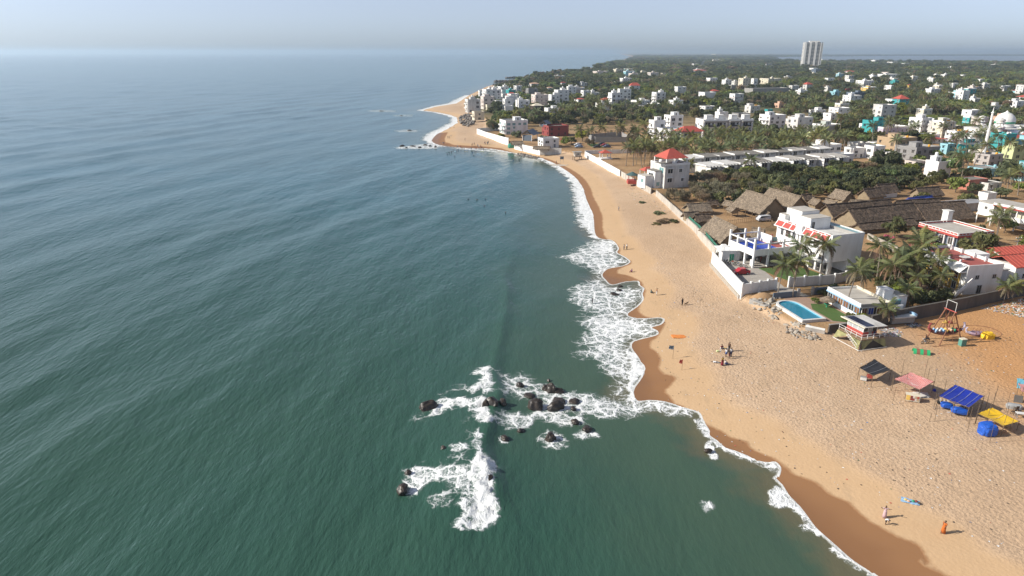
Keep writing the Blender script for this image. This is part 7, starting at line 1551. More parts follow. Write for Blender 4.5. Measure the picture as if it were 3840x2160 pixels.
for i in range(19):
    y0 = -.5 + i * .30; rf.add([(-.5, y0, 3.95), (-.5, y0 + .26, 3.95), (4.4, y0 + .26, 3.75), (4.4, y0, 3.75), (-.5, y0, 3.88), (-.5, y0 + .26, 3.88), (4.4, y0 + .26, 3.68), (4.4, y0, 3.68)], [(0,3,2,1), (4,5,6,7), (0,1,5,4), (1,2,6,5), (2,3,7,6), (3,0,4,7)])
rf.build('roof', WHITE2, LT); lb('roof_edge', CREAM, -.6, -.5, -.6, 5.3, 3.8, 4.0)
SOL = mat('solar_cell', (.012, .016, .05), .2, amt=.2)
for i in range(4): g = MB(); y0 = -.2 + i * 1.28; g.add([(.1, y0, 4.0), (.1, y0 + 1.22, 4.0), (1.9, y0 + 1.22, 3.93), (1.9, y0, 3.93), (.1, y0, 3.95), (.1, y0 + 1.22, 3.95), (1.9, y0 + 1.22, 3.88), (1.9, y0, 3.88)], [(0,3,2,1), (4,5,6,7), (0,1,5,4), (1,2,6,5), (2,3,7,6), (3,0,4,7)]); g.build('solar_panel', SOL, LT)
for x, y in ((-.8, -.5), (4.1, -.5), (4.1, 4.9), (-.8, 4.9), (1.6, -.5)): lb('leg', STEEL, x - .06, x + .06, y - .06, y + .06, -.4, 1.6)
for x in (-.85, .4, 1.7, 3.0, 4.15): lb('rail_post', WHITE, x - .03, x + .03, -.58, -.52, 1.7, 2.6)
for y in (.7, 2, 3.4, 4.9): lb('rail_post', WHITE, -.88, -.82, y - .03, y + .03, 1.7, 2.6)
for zz in (2.1, 2.55): lb('rail', WHITE, -.85, 4.15, -.58, -.53, zz, zz + .05); lb('rail', WHITE, -.88, -.83, -.5, 4.95, zz, zz + .05)
for p in (((-.9, -.65, 1.5), (1.6, -.65, 1.5), (-.9, -1.2, -.1)), ((1.6, -.65, 1.5), (4.2, -.65, 1.5), (4.2, -1.2, -.1)), ((-1.0, -.6, 1.5), (-1.0, 2.2, 1.5), (-1.7, -.9, -.1)), ((-1.0, 2.2, 1.5), (-1.0, 5.0, 1.5), (-1.7, 5.2, -.1))): MB().add([*p], [(0, 1, 2)]).build('skirt_sheet', CAMO, LT)
MB().add([(-.85, -.9, 0), (4.1, -.9, 0), (1.6, -.72, 1.45)], [(0, 1, 2)]).build('skirt_net', BLACKP, LT)
for i in range(7): lb('ramp_step', WHITE2, -1.5 - .02 * i, -.95, 2.0 - i * .42, 2.35 - i * .42, 1.5 - i * .2, 1.58 - i * .2)
MB().tube([(-1.6, 2.4, 2.3), (-1.6, -.6, .9)], .04, 5).build('ramp_rail', WHITE, LT)
for a_, b_ in (((-1.7, -1.2, .02), (4.3, -1.2, .02)), ((-1.7, -1.2, .02), (-1.7, 5.2, .02))): MB().tube([a_, b_], .06, 5).build('base_pipe', WHITE2, LT)

# ------------------------------------------------------------------ fairground ride: swinging boat
def rp(u, v, z): return Vector((*U3(3440 + u / 8.05, 1110 + v / 8.05, z), z))
def U3(px, py, z):
    xr = (px - 1920) / FPX; yr = (1080 - py) / FPX; t = (z - CAM_H) / (-SP + yr * CP); return (xr * t, (CP + yr * SP) * t)
ZG = 2.66
A1, A2 = rp(865, 375, 8.6), rp(1145, 490, 8.6); C0 = Vector((A1 + A2) / 2)
RD = thing('swing_boat_ride', 'rusty fairground swing boat ride with bird-headed coloured boat under an A-frame', 'fairground ride', (C0.x, C0.y, ZG))
def rl(p): return tuple(Vector(p) - Vector((C0.x, C0.y, ZG)))
ax_ = (A2 - A1).normalized(); cr = Vector((-ax_.y, ax_.x, 0)); 
MB().tube([rl(A1 - ax_ * .3), rl(A2 + ax_ * .3)], .09, 8).build('axle', REDP, RD)
for A_ in (A1, A2):
    for sg in (-1, 1):
        f = Vector((A_.x, A_.y, ZG - .1)) + cr * sg * 2.5 + ax_ * (.5 if A_ is A2 else -.5); MB().tube([rl(A_), rl(f)],   .11, 6).build('frame_leg', RUST, RD)
        for t in (.35, .7): MB().tube([rl(A_.lerp(f, t)), rl(A_.lerp(Vector((A_.x, A_.y, ZG - .1)) - cr * sg * 2.5, t))], .05, 5).build('brace', RUST, RD)
    m_ = Vector((A_.x, A_.y, ZG)); MB().tube([rl(A_), rl(m_ + cr * .9)], .04, 5).build('brace', RUST, RD)
S1, S2 = A1 + Vector((0, 0, 1.7)), A2 + Vector((0, 0, 1.7))
for a_, b_ in ((A1, S1), (A2, S2), (S1, S2)): MB().tube([rl(a_), rl(b_)], .05, 5).build('sign_frame', WHITE2, RD)
HULL = mat('boat_hull_paint', (.16, .06, .06), .6, (.10, .12, .25), .7, 1.6); 
bd = Vector((1, .06, 0)).normalized(); bn = Vector((-bd.y, bd.x, 0)); ctr = Vector((C0.x, C0.y, 0)); g = MB(); secs = []; N_ = 12; zk = 1.15
for i in range(N_ + 1):
    t = i / N_ * 2 - 1; Lh = 3.0; wv_ = .62 * (1 - abs(t) ** 2.4) + .06; zt_ = zk + .75 + .55 * t * t; zb_ = zk + .75 * abs(t) ** 2.2
    for yy, z in ((-wv_, zt_), (-wv_ * .8, (zt_ + zb_) / 2), (0, zb_), (wv_ * .8, (zt_ + zb_) / 2), (wv_, zt_)): p = bd * t * Lh + bn * yy; secs.append((p.x, p.y, z))
g.add(secs, [(i*5+k, i*5+k+1, (i+1)*5+k+1, (i+1)*5+k) for i in range(N_) for k in range(4)]); g.build('hull', HULL, RD)
for i, c in enumerate((LBLUE, PINKW, LBLUE, YELL, PEACH, GREEN, REDP)): p = bd * (-2.1 + i * .7); MB().box(p.x, p.y, zk + .75, .22, 1.0, .55, math.atan2(bd.y, bd.x), 0, .35).build('bench', c, RD)
for sg, c in ((-1, WHITE2), (1, LILAC)):
    e = bd * sg * 2.95; MB().tube([(e.x, e.y, zk + 1.0), (e.x + sg * .35, e.y, zk + 1.5), (e.x + sg * .3, e.y, zk + 2.1), (e.x + sg * .1, e.y, zk + 2.4), (e.x + sg * .4, e.y, zk + 2.42)], [.3, .24, .17, .2, .06], 8).build('bird_head', c if sg > 0 else BRICKR, RD)
    MB().tube([(0, 0, 8.6 - ZG), (bd.x * sg * 1.5, bd.y * sg * 1.5, zk + .9)], .05, 5).build('hanger', RUST, RD); MB().tube([(0, 0, 8.6 - ZG), (bd.x * sg * .6 + .3, bd.y + .5, zk + .9)], .05, 5).build('hanger', RUST, RD)
for c, dx in ((YELL, -.4), (REDP, .5)): MB().tube([(dx - .5, 0, 3.6), (dx, .1, 3.7), (dx + .4, 0, 3.4)], [.15, .3, .12], 7).build('pennant_bundle', c, RD)
for sg in (-1, 1): MB().tube([rl(Vector((C0.x - 3.4, C0.y + sg * 2.4, ZG + .05))), rl(Vector((C0.x + 3.4, C0.y + sg * 2.4, ZG + .05)))], .06, 5).build('base_beam', RUST, RD)
# child's swan boat, track ring, covered machine, box, tunnel
x, y = U3(3440 + 1800 / 8.05, 1110 + 1200 / 8.05, ZG); SB = thing('swan_ride', 'small purple swan-shaped ride with a hooped frame on the sand', 'fairground ride', (x, y, ZG), R(-8))
g = MB(); g.lathe([(.1, .1), (.75, .15), (.95, .5), (.8, .75), (.3, .6)], 12); g.v = [(a_ * 1.6, b_ * .9, c_) for a_, b_, c_ in g.v]; g.build('body', mat('mauve_paint', (.30, .20, .26), .6, (.2, .13, .2), .5), SB)
MB().tube([(-1.3, 0, .5), (-1.9, 0, .7), (-2.1, 0, 1.2), (-1.95, 0, 1.55), (-2.25, 0, 1.5)], [.28, .2, .13, .16, .05], 8).build('neck', LILAC, SB)
for xx in (-.6, 0, .6): MB().tube([(xx, -.75, .6), (xx, -.4, 1.3), (xx, .4, 1.3), (xx, .75, .6)], .04, 5).build('hoop', RUST, SB)
x2, y2 = U3(3440 + 1900 / 8.05, 1110 + 1080 / 8.05, ZG); RG_ = thing('track_ring', 'thin dark ring of track pipe lying round the swan ride', 'track', (x2, y2, ZG)); MB().tube([(3.4 * math.cos(t), 3.0 * math.sin(t), .12 + .05 * math.sin(3 * t)) for t in np.linspace(0, 2 * math.pi, 33)], .05, 5).build('pipe', RUST, RG_)
def lump(name, label, cat, x, y, z, sx, sy, sz, m, seed, amp=.22, rz=0):
    """something wrapped in a tied, wrinkled sheet"""
    W = ICO_V.copy(); s3 = Vector((seed * 2.3, seed, 1)); sq = np.sign(W) * np.abs(W) ** .55
    W = sq / np.abs(sq).max(axis=0); W *= np.array([1 + amp * mnoise.noise(Vector(v) * 2.2 + s3) + amp * .7 * abs(mnoise.noise(Vector(v) * 5.5 + s3)) for v in ICO_V])[:, None]
    W *= np.array([sx, sy, sz]) / 2; W[:, 2] += sz / 2 * .92; me = bpy.data.meshes.new(name); me.from_pydata(W.tolist(), [], ICO_F); me.materials.append(m); return link(name, me, None, (x, y, z), rz, label=label, category=cat)
TARPB = mat('bright_blue_tarp', (.012, .10, .50), .45, (.008, .06, .34), .5, 2.0, bmp=.6, bscale=5); TARPD = mat('royal_blue_tarp', (.012, .035, .36), .45, (.008, .02, .24), .5, 1.5, bmp=.6, bscale=4)
TARPY = mat('yellow_tarp', (.80, .50, .02), .5, (.62, .38, .02), .5, 1.2, bmp=.5, bscale=4); TARPK = mat('black_tarp', (.022, .022, .025), .5, (.05, .05, .055), .5, 1.2, bmp=.6, bscale=3)
x, y = U3(3440 + 2160 / 8.05, 1110 + 1330 / 8.05, ZG); lump('covered_machine', 'machine wrapped in a crumpled yellow sheet beside the swan ride', 'covered machine', x, y + .5, ZG, 1.9, 1.5, 1.35, TARPY, 3)
x, y = at(4, 1655, 1055, ZG); GB = thing('green_booth', 'narrow green ticket box with a yellow top beside the swing boat', 'ticket box', (x, y + .4, ZG), R(8)); part('body', GB, mat('sea_green_paint', (.10, .28, .23), .7), 0, 0, .15, .95, .8, 1.25); part('top', GB, CREAM, 0, 0, 1.4, 1.05, .9, .1)
for sx_ in (-.4, .4):
    for sy_ in (-.3, .3): part('leg', GB, RUST, sx_, sy_, -.1, .08, .08, .26)
x, y = at(4, 1020, 1150, 2.5); TN = thing('play_tunnel', 'green and brown half-round plastic play tunnel on the sand', 'play tunnel', (x, y, gz(x, y)), R(-20))
for i, c in enumerate((mat('bright_green_plastic', (.03, .42, .16), .5), mat('brown_plastic', (.26, .11, .07), .6), MATS['bright_green_plastic'], MATS['brown_plastic'], MATS['bright_green_plastic'])):
    g = MB(); t_ = np.linspace(0, math.pi, 10); x0 = -1.3 + i * .52; x1 = x0 + .5
    for rr in (.68, .60): g.v += [(xx, rr * math.cos(t), rr * 1.1 * math.sin(t)) for xx in (x0, x1) for t in t_]
    n = 10
    for k in range(n - 1): g.f += [(k, k+1, n+k+1, n+k), (2*n+k+1, 2*n+k, 3*n+k, 3*n+k+1), (k+1, k, 2*n+k, 2*n+k+1), (n+k, n+k+1, 3*n+k+1, 3*n+k)]
    g.mi = [0] * len(g.f); g.build('arch', c, TN)
x, y = at(4, 1080, 1000, ZG); bike('dark motorbike parked at the foot of the swing boat frame', x, y, R(15), BLACKP, gz(x, y))

# ------------------------------------------------------------------ market stalls under tarpaulins
POLEM = mat('bamboo_pole', (.17, .12, .075), .8)
def tarp_mesh(q, sag, m, seed, nu=14, nv=10, wr_=.05):
    q = [Vector(p) for p in q]; rg = random.Random(seed); top = []
    for j in range(nv + 1):
        for i in range(nu + 1):
            u, v = i / nu, j / nv; p = q[0].lerp(q[1], u).lerp(q[3].lerp(q[2], u), v)
            edge = 1 - (2*u-1)**4 * .6; k = math.sin(math.pi * u) * math.sin(math.pi * v)
            p = p + Vector((0, 0, -sag * k + wr_ * (mnoise.noise(Vector((u * 6, v * 6, seed))) + .6 * mnoise.noise(Vector((u * 14, v * 3, seed + 4))) )))
            if j in (0, nv) or i in (0, nu): p = p + Vector((rg.uniform(-.06, .06), rg.uniform(-.06, .06), rg.uniform(-.05, .03)))
            top.append(p)
    n = nu + 1; b = MB(); b.add(top, [(j*n+i, j*n+i+1, (j+1)*n+i+1, (j+1)*n+i) for j in range(nv) for i in range(nu)]); b.add([p - Vector((0, 0, .03)) for p in top], [((j+1)*n+i, (j+1)*n+i+1, j*n+i+1, j*n+i) for j in range(nv) for i in range(nu)]); return b
def stall(label, quad, zc, m, sag, seed, extra=(), lines=3, wr_=.10):
    """quad: four canopy corners sighted in order; poles stand under the corners"""
    P = [Vector((*at(5, u, v, zc + dz), zc + dz)) for (u, v, dz) in quad]; c = sum(P, Vector()) / 4
    z0 = gz(c.x, c.y); o = thing('market_stall', label, 'stall', (c.x, c.y, z0)); L = [p - Vector((c.x, c.y, z0)) for p in P]
    t = tarp_mesh(L, sag, m, seed, wr_=wr_).build('canopy', m, o, smooth=True)
    for k in range(lines):
        f = (k + .5) / lines; a_, b_ = L[0].lerp(L[3], f), L[1].lerp(L[2], f); MB().tube([a_ + Vector((0, 0, .05)), a_.lerp(b_, .5) + Vector((0, 0, .05 - sag * math.sin(math.pi * f))), b_ + Vector((0, 0, .05))], .025, 4).build('rope', WHITE2, t)
    for p in L: MB().tube([(p.x, p.y, -.3), (p.x + .05, p.y, p.z + .1)], .045, 5).build('pole', POLEM, o)
    for (u, v, h) in extra:
        x, y = at(5, u, v, z0); MB().tube([(x - c.x, y - c.y, -.3), (x - c.x + RG.uniform(-.15, .15), y - c.y, h)], .03, 5).build('pole', POLEM, o)
    for k in range(4): MB().tube([L[k], L[(k+1) % 4]], .035, 5).build('crossbar', POLEM, o)
    return o
st1 = stall('stall with a torn black tarpaulin canopy', ((90, 320, 0), (325, 190, .1), (570, 350, 0), (295, 435, -.1)), 4.2, TARPK, .12, 1, ((195, 500, 1.9),), 2, .14)
PRT = new_mat('red_printed_tarp'); m, nt, b = PRT; p = nd(nt, 'ShaderNodeTexCoord').outputs['Object']; br = nd(nt, 'ShaderNodeTexBrick', i_Scale=1.7); nt.links.new(p, br.inputs[0]); br.inputs[1].default_value = (.55, .045, .04, 1); br.inputs[2].default_value = (.58, .085, .075, 1); br.inputs[3].default_value = (.72, .62, .56, 1); br.inputs['Mortar Size'].default_value = .035
cc = mixc(nt, ramp(nt, noise_tex(nt, 1.1, 4, .6, p).outputs[0], [(.58, 0.0), (.62, .75)]).outputs[0], br.outputs[0], (.70, .55, .50)); nt.links.new(cc, b.inputs['Base Color']); b.inputs['Roughness'].default_value = .6
stall('stall with a faded red and white printed tarpaulin', ((610, 485, 0), (865, 390, .1), (1220, 525, .1), (1000, 650, -.1)), 4.3, m, .22, 2, ((550, 680, 2.9), (590, 845, 2.6), (730, 430, 2.8), (1065, 460, 3.2), (1100, 590, 3.0), (1225, 540, 2.6), (780, 650, 2.6)), 0)
stall('stall with a large royal blue tarpaulin tied with ropes', ((1285, 745, 0), (1540, 575, .1), (1970, 745, .1), (1745, 920, -.1)), 4.6, TARPD, .2, 3, ((1210, 940, 2.6), (1235, 1100, 2.4), (1475, 1045, 2.4), (1740, 1160, 2.6), (1825, 1180, 3.2), (1990, 950, 2.8), (1370, 690, 2.4), (1150, 1105, 1.2)), 4)
stall('stall with a sagging bright yellow tarpaulin', ((1880, 1005, 0), (2095, 915, .1), (2500, 1130, -.2), (2270, 1195, 0)), 4.1, TARPY, .25, 4, ((2005, 1170, 3.6), (2240, 1290, 4.0), (2355, 1320, 2.6), (2060, 1430, 3.0), (1720, 1265, 2.4), (2110, 880, 2.2), (2300, 990, 3.2)), 1, .1)
x, y = at(5, 2070, 1390, 2.2); lump('wrapped_cart', 'upright cart wrapped in bright blue plastic in front of the yellow stall', 'wrapped cart', x, y + .9, gz(x, y), 2.0, 1.8, 1.75, TARPB, 7, .16)
x, y = at(5, 1420, 990, 2.2); lump('wrapped_cart', 'low cart wrapped in blue plastic under the far end of the blue stall', 'wrapped cart', x, y + .5, gz(x, y) + .25, 1.5, 1.0, .8, TARPB, 8, .1, R(-18))
x, y = at(5, 1610, 1080, 2.2); lump('wrapped_cart', 'long cart wrapped in blue plastic under the near corner of the blue stall', 'wrapped cart', x, y + .5, gz(x, y) + .3, 2.1, 1.1, .85, TARPB, 9, .1, R(-22))
def table(label, x, y, rz, w, d, h, tm, lm, name='table', cat='table', solid=False):
    o = thing(name, label, cat, (x, y, gz(x, y)), rz); part('top', o, tm, 0, 0, h - .06, w, d, .06)
    for sx_ in (-1, 1):
        for sy_ in (-1, 1): part('leg', o, lm, sx_ * (w/2 - .06), sy_ * (d/2 - .06), -.1, .07, .07, h + .04)
    if solid: part('front_board', o, tm, 0, -d/2 + .03, .15, w * .96, .04, h - .25)
    return o
x, y = at(5, 1650, 985, 2.2); table('pale wooden table under the blue stall canopy', x, y + .6, R(-20), 2.0, .9, .85, CREAM, WOOD)
x, y = at(5, 1690, 950, 2.2); table('light blue counter at the back of the blue stall', x, y + 1.2, R(-20), 1.8, .5, .95, LBLUE, WOOD, 'counter', 'counter', True)
o = table('snack cart with a red and yellow picture board under the red stall', *at(5, 880, 830, 2.2), R(-22), 1.9, 1.0, 1.1, CREAM, WOOD, 'snack_cart', 'cart', True)
part('picture_board', o, YELL, -.65, -.52, .3, .5, .05, .8); 
for i in range(4):
    for j in range(2): part('picture', o, (REDP, BRICKR, PINKW, TAN)[(i + j) % 4], -.2 + i * .28, -.52, .32 + j * .38, .25, .05, .34)
lump('goods_heap', 'heap of sheets and goods on the sand behind the snack cart', 'goods', *at(5, 1000, 760, 2.2), 2.2, 2.4, 1.4, .6, WHITE2, 12, .3)
o = table('red table with a red crate under the black stall', *at(5, 235, 500, 2.2), R(-15), .9, .7, .55, REDP, WOOD); MB().box(0, 0, .5, .75, .6, .5).build('crate', REDP, o)
o = thing('ice_box', 'white ice box leaning under the black stall', 'box', (*at(5, 150, 500, 2.2), 2.2), R(-30)); part('body', o, WHITE2, 0, 0, 0, .9, .5, .5); part('lid', o, STEEL, 0, 0, .5, .94, .54, .06)
o = thing('water_drum', 'blue drum on the sand between the red and blue stalls', 'drum', (*at(5, 1215, 690, 2.2), 2.25)); MB().lathe([(.22, 0), (.24, .25), (.22, .5), (.18, .55)], 12).build('drum', TARPD, o)
rk = thing('bottle_rack', 'dark rack with rows of upright sticks beside the blue stall', 'rack', (*at(5, 1340, 890, 2.2), 2.25), R(-20)); part('tray', rk, BLACKP, 0, 0, .4, 1.5, .8, .12)
for i in range(6):
    for j in range(2): MB().tube([(-.6 + i * .24, -.2 + j * .4, .5), (-.6 + i * .24, -.2 + j * .4, 1.05)], .03, 5).build('stick', WHITE2 if i % 2 else BLACKP, rk)
for sx_ in (-.65, .65): part('leg', rk, WOOD, sx_, 0, -.1, .08, .5, .5)
# furniture at the right edge
def chair(label, x, y, rz, m):
    o = thing('plastic_chair', label, 'chair', (x, y, gz(x, y)), rz); part('seat', o, m, 0, 0, .42, .48, .46, .05); part('backrest', o, m, 0, .22, .45, .48, .05, .45)
    for sx_ in (-1, 1):
        part('armrest', o, m, sx_ * .24, 0, .64, .05, .46, .04)
        for sy_ in (-1, 1): part('leg', o, m, sx_ * .2, sy_ * .2, -.05, .05, .05, .48)
x, y = at(5, 2400, 1050, 2.2); chair('brown chair beside the pale table at the yellow stall', x, y, R(200), DKWOOD)
x, y = at(5, 2470, 1040, 2.2); chair('dark chair behind the pale table at the yellow stall', x + .2, y + .7, R(190), DKWOOD)
x, y = at(5, 2510, 1100, 2.2); table('pale white table at the end of the yellow stall', x, y, R(-15), 1.3, .7, .75, WHITE2, STEEL)
lump('covered_freezer', 'freezer under a translucent grey sheet behind the yellow stall', 'covered box', *at(5, 2410, 960, 2.2), 2.3, 2.0, 1.0, 1.0, mat('grey_plastic_sheet', (.38, .39, .39), .35), 21, .06, R(-20))
x, y = at(5, 2470, 870, 2.2); o = thing('canvas_windbreak', 'dark grey canvas panel leaning behind the covered freezer', 'windbreak', (x, y, gz(x, y)), R(-25)); MB().box(0, 0, 0, 1.1, .05, 1.1, 0, -.25).build('canvas', mat('grey_canvas', (.13, .12, .11), .9), o)
for sx_ in (-.5, .5): MB().tube([(sx_, 0, 0), (sx_, .28, 1.15)], .03, 5).build('pole', POLEM, o)
x, y = at(5, 2540, 800, 2.2); o = thing('market_stall', 'half-seen stall with pink and sky-blue cloths at the frame edge', 'stall', (x + .6, y, gz(x, y)), R(-20))
tarp_mesh([(-1.2, -1.4, 1.4), (1.8, -1.4, 1.5), (1.8, .6, 1.9), (-1.2, .6, 1.8)], .1, None, 5).build('pink_cloth', mat('pink_cloth', (.60, .28, .27), .8), o, smooth=True); tarp_mesh([(-1.2, .7, 1.0), (-.3, .7, 1.1), (-.1, 2.2, 2.0), (-1.0, 2.2, 2.0)], .05, None, 6).build('blue_cloth', mat('sky_cloth', (.13, .40, .52), .8), o, smooth=True)
for sx_, sy_ in ((-1.1, -1.3), (1.7, -1.3), (1.7, .5), (-1.1, .5), (-.2, 2.1)): MB().tube([(sx_, sy_, -.2), (sx_, sy_, 2.1)], .04, 5).build('pole', POLEM, o)
for i, (u, v, h) in enumerate(((2580, 1420, 3.2), (2330, 1330, 1.2), (2110, 860, 2.6))):
    x, y = at(5, u, v, 2.2); MB().tube([(0, 0, -.3), (.1, 0, h)], .04, 5).build('tent_pole', POLEM, None, (x, y, gz(x, y)), label=('bare pole at the right frame edge below the stalls', 'short pole in the shade of the yellow stall', 'bare pole behind the yellow stall')[i], category='pole')
# flags, cloths and mats on the sand
def flag(label, k, u, v, h, m, ww):
    x, y = at(k, u, v, 1.3); o = thing('beach_flag', label, 'flag', (x, y, gz(x, y)), R(160)); MB().tube([(0, 0, -.3), (0, 0, h)], .03, 5).build('pole', POLEM, o)
    b = tarp_mesh([(0, 0, h), (ww, .1, h - .1), (ww, .1, h - .7), (0, 0, h - .8)], 0, m, 3, 6, 4, .05); b.build('cloth', m, o)
flag('dark blue flag on a thin pole planted in the damp sand', 16, 1150, 952, 2.6, SLATE, .8); flag('small red flag on a stick nearer the lifeguard tower', 16, 1224, 1046, 2.0, REDP, .5)
x, y = at(16, 1200, 775, 1.4); lump('orange_cloth', 'crumpled orange cloth lying on the sand', 'cloth', x, y, gz(x, y) - .05, 2.4, 1.4, .22, mat('orange_fabric', (.72, .22, .05), .8, (.8, .45, .1), .5, 2), 31, .35)
o = thing('beach_blanket', 'patterned blanket with coloured toys on the damp sand', 'blanket', (*at(17, 1690, 660, 1.4), gz(*at(17, 1690, 660, 1.4)) + .03), R(-28)); tarp_mesh([(-1.0, -.5, .02), (1.0, -.5, .02), (1.0, .5, .03), (-1.0, .5, .03)], 0, None, 8, 8, 5, .04).build('cloth', LBLUE, o)
for c, dx, dy in ((YELL, -.5, -.1), (PEACH, -.2, -.25), (GREEN, .3, 0), (BRICKR, .6, .1), (DKWOOD, .95, -.15)): MB().lathe([(.16, 0), (.2, .08), (.1, .18)], 7).build('toy', c, o, (dx, dy, .05))
# litter and weed: far too many scraps to count
LITM = [mat('litter_white', (.75, .74, .72), .7), mat('litter_blue', (.15, .25, .45), .7), mat('litter_red', (.5, .1, .07), .7), mat('litter_dark', (.06, .05, .045), .9), mat('litter_green', (.1, .2, .1), .8)]
def litter(label, polys, name='litter'):
    g = MB(); lr = random.Random(5)
    for poly, n, s0, s1, wts in polys:
        for x, y in scatter(poly, n, .05, lr, False, tries=6):
            s = lr.uniform(s0, s1); z = gz(x, y) + .02; a = lr.uniform(0, 6.28); g.cur = lr.choices(range(5), wts)[0]; c_, s_ = math.cos(a) * s, math.sin(a) * s; t = lr.uniform(.02, .5) * s; k = lr.uniform(.3, .9)
            g.add([(x + c_, y + s_, z), (x - s_ * k, y + c_ * k, z + t), (x - c_, y - s_, z), (x + s_ * k, y - c_ * k, z + t * .4)], [(0, 1, 2, 3)])
    g.cur = 1; g.build(name, LITM, kind='stuff', label=label)
BEACH = [at(16, 1100, 1449, 1.6), at(17, 2700, 1100, 2), at(5, 2700, 1000, 2.4), at(4, 2576, 700, 2.7), at(4, 300, 1100, 2.7), at(3, 600, 1000, 2), at(16, 1000, 120, 1.6), at(16, 1000, 700, 1.4)]
litter('scraps of rubbish and weed strewn over the beach', [(BEACH, 1000, .06, .19, (6, 1, .6, 4, .5)), ([at(4, u, v, 2.7) for u, v in ((380, 760), (620, 760), (760, 860), (700, 900), (450, 880))], 420, .08, .24, (8, 2, 2, 2, 1)), ([at(4, u, v, 2.7) for u, v in ((760, 720), (960, 680), (1070, 730), (900, 760))], 200, .08, .25, (6, 2, 1, 6, 1)), ([at(4, u, v, 2.7) for u, v in ((1900, 470), (2576, 330), (2800, 700), (2300, 560))], 520, .1, .3, (9, 2, 1, 2, 3)), ([at(16, u, v, 1.6) for u, v in ((1050, 250), (1250, 380), (1405, 560), (1405, 420), (1150, 330))], 90, .06, .16, (1, 0, 0, 8, 0)), ([at(6, u, v, 2.4) for u, v in ((150, 860), (300, 880), (900, 1230), (820, 1290), (560, 1180), (340, 1110))], 160, .1, .3, (2, .5, .5, 6, 2))])
for i, (k, u, v, r) in enumerate(((6, 680, 1270, 2.4), (6, 760, 1400, 3.0), (6, 880, 1400, 2.4), (6, 640, 1420, 1.8), (6, 430, 1100, 1.6))):
    x, y = at(k, u, v, 2.3); tree('low scrubby weed clump at the foot of the stained beach wall', x, y, r, RG.choice(['dry', 'bush']), .35, 'weed clumps on the beach', 'weed_clump', gz(x, y), 'shrub')
# far lifeguard hut, sign board, sand heap, small white pavilion
x, y = at(11, 2110, 1262, 2); o = thing('lifeguard_hut', 'grey lifeguard hut on legs at the end of the white beach wall', 'hut', (x, y, gz(x, y)), R(12)); part('cabin', o, WTHR, 0, 0, 1.8, 3, 2.6, 2.0); part('roof', o, GREYC, 0, 0, 3.8, 4.4, 3.6, .2); part('deck', o, WOOD, 0, 0, 1.6, 4.2, 3.4, .2)
for sx_ in (-1.8, 1.8):
    for sy_ in (-1.5, 1.5): part('leg', o, WOOD, sx_, sy_, -.3, .25, .25, 1.9)
window(o, 3, 2.6, 'S', 0, 2.5, 1.6, .9); window(o, 3, 2.6, 'F', 0, 2.5, 1.6, .9); part('ramp', o, WOOD, -1.6, -3.0, .3, 1.4, 3.2, .12)
x, y = at(11, 1880, 1290, 1.8); o = thing('sign_board', 'square grey sign board on two posts near the waterline', 'sign', (x, y, gz(x, y)), R(5)); part('board', o, SLATE, 0, 0, 1.8, 1.8, .1, 1.4); part('post', o, STEEL, -.7, 0, -.2, .1, .1, 2.1); part('post', o, STEEL, .7, 0, -.2, .1, .1, 2.1)
x, y = at(12, 890, 1375); g = MB(); g.lathe([(9, -.3), (6, 1.6), (3, 2.6), (.2, 3.2)], 14); g.v = [(a_ * RG.uniform(.85, 1.1), b_ * RG.uniform(.5, .7), c_) for a_, b_, c_ in g.v]; g.build('sand_heap', MATS['heap_sand'], None, (x, y, 3.0), label='yellow sand heap on the building plot by the white villa', category='sand heap', smooth=True)
x, y = at(11, 2530, 1270, 3); o = thing('garden_pavilion', 'small white pavilion with a red roof inside the lot wall', 'pavilion', (x, y, 3.0), R(15)); part('base', o, WHITE, 0, 0, -.2, 6, 5, .7)
for sx_ in (-2, 2):
    for sy_ in (-1.6, 1.6): part('post', o, WHITE, sx_, sy_, .5, .3, .3, 2.5)
g = MB(); g.add([(-2.8, -2.4, 3), (2.8, -2.4, 3), (2.8, 2.4, 3), (-2.8, 2.4, 3), (0, 0, 4.4)], [(3,2,1,0), (0,1,4), (1,2,4), (2,3,4), (3,0,4)]).build('roof', REDT, o)
MB().prism([at(12, 0, 1450), at(12, 90, 1500), at(12, 360, 1500), at(12, 330, 1440)], 2.7, 3.05).build('lot_lawn', GRASSM, kind='structure')
x, y = at(11, 1120, 1075, 2); lump('tarp_corner', 'green tarpaulin wrapped over the gate corner of the low white wall', 'tarpaulin', x, y + 1, gz(x, y) - .2, 4.2, 2.5, 2.6, mat('sea_green_tarp', (.06, .35, .25), .6), 41, .12)
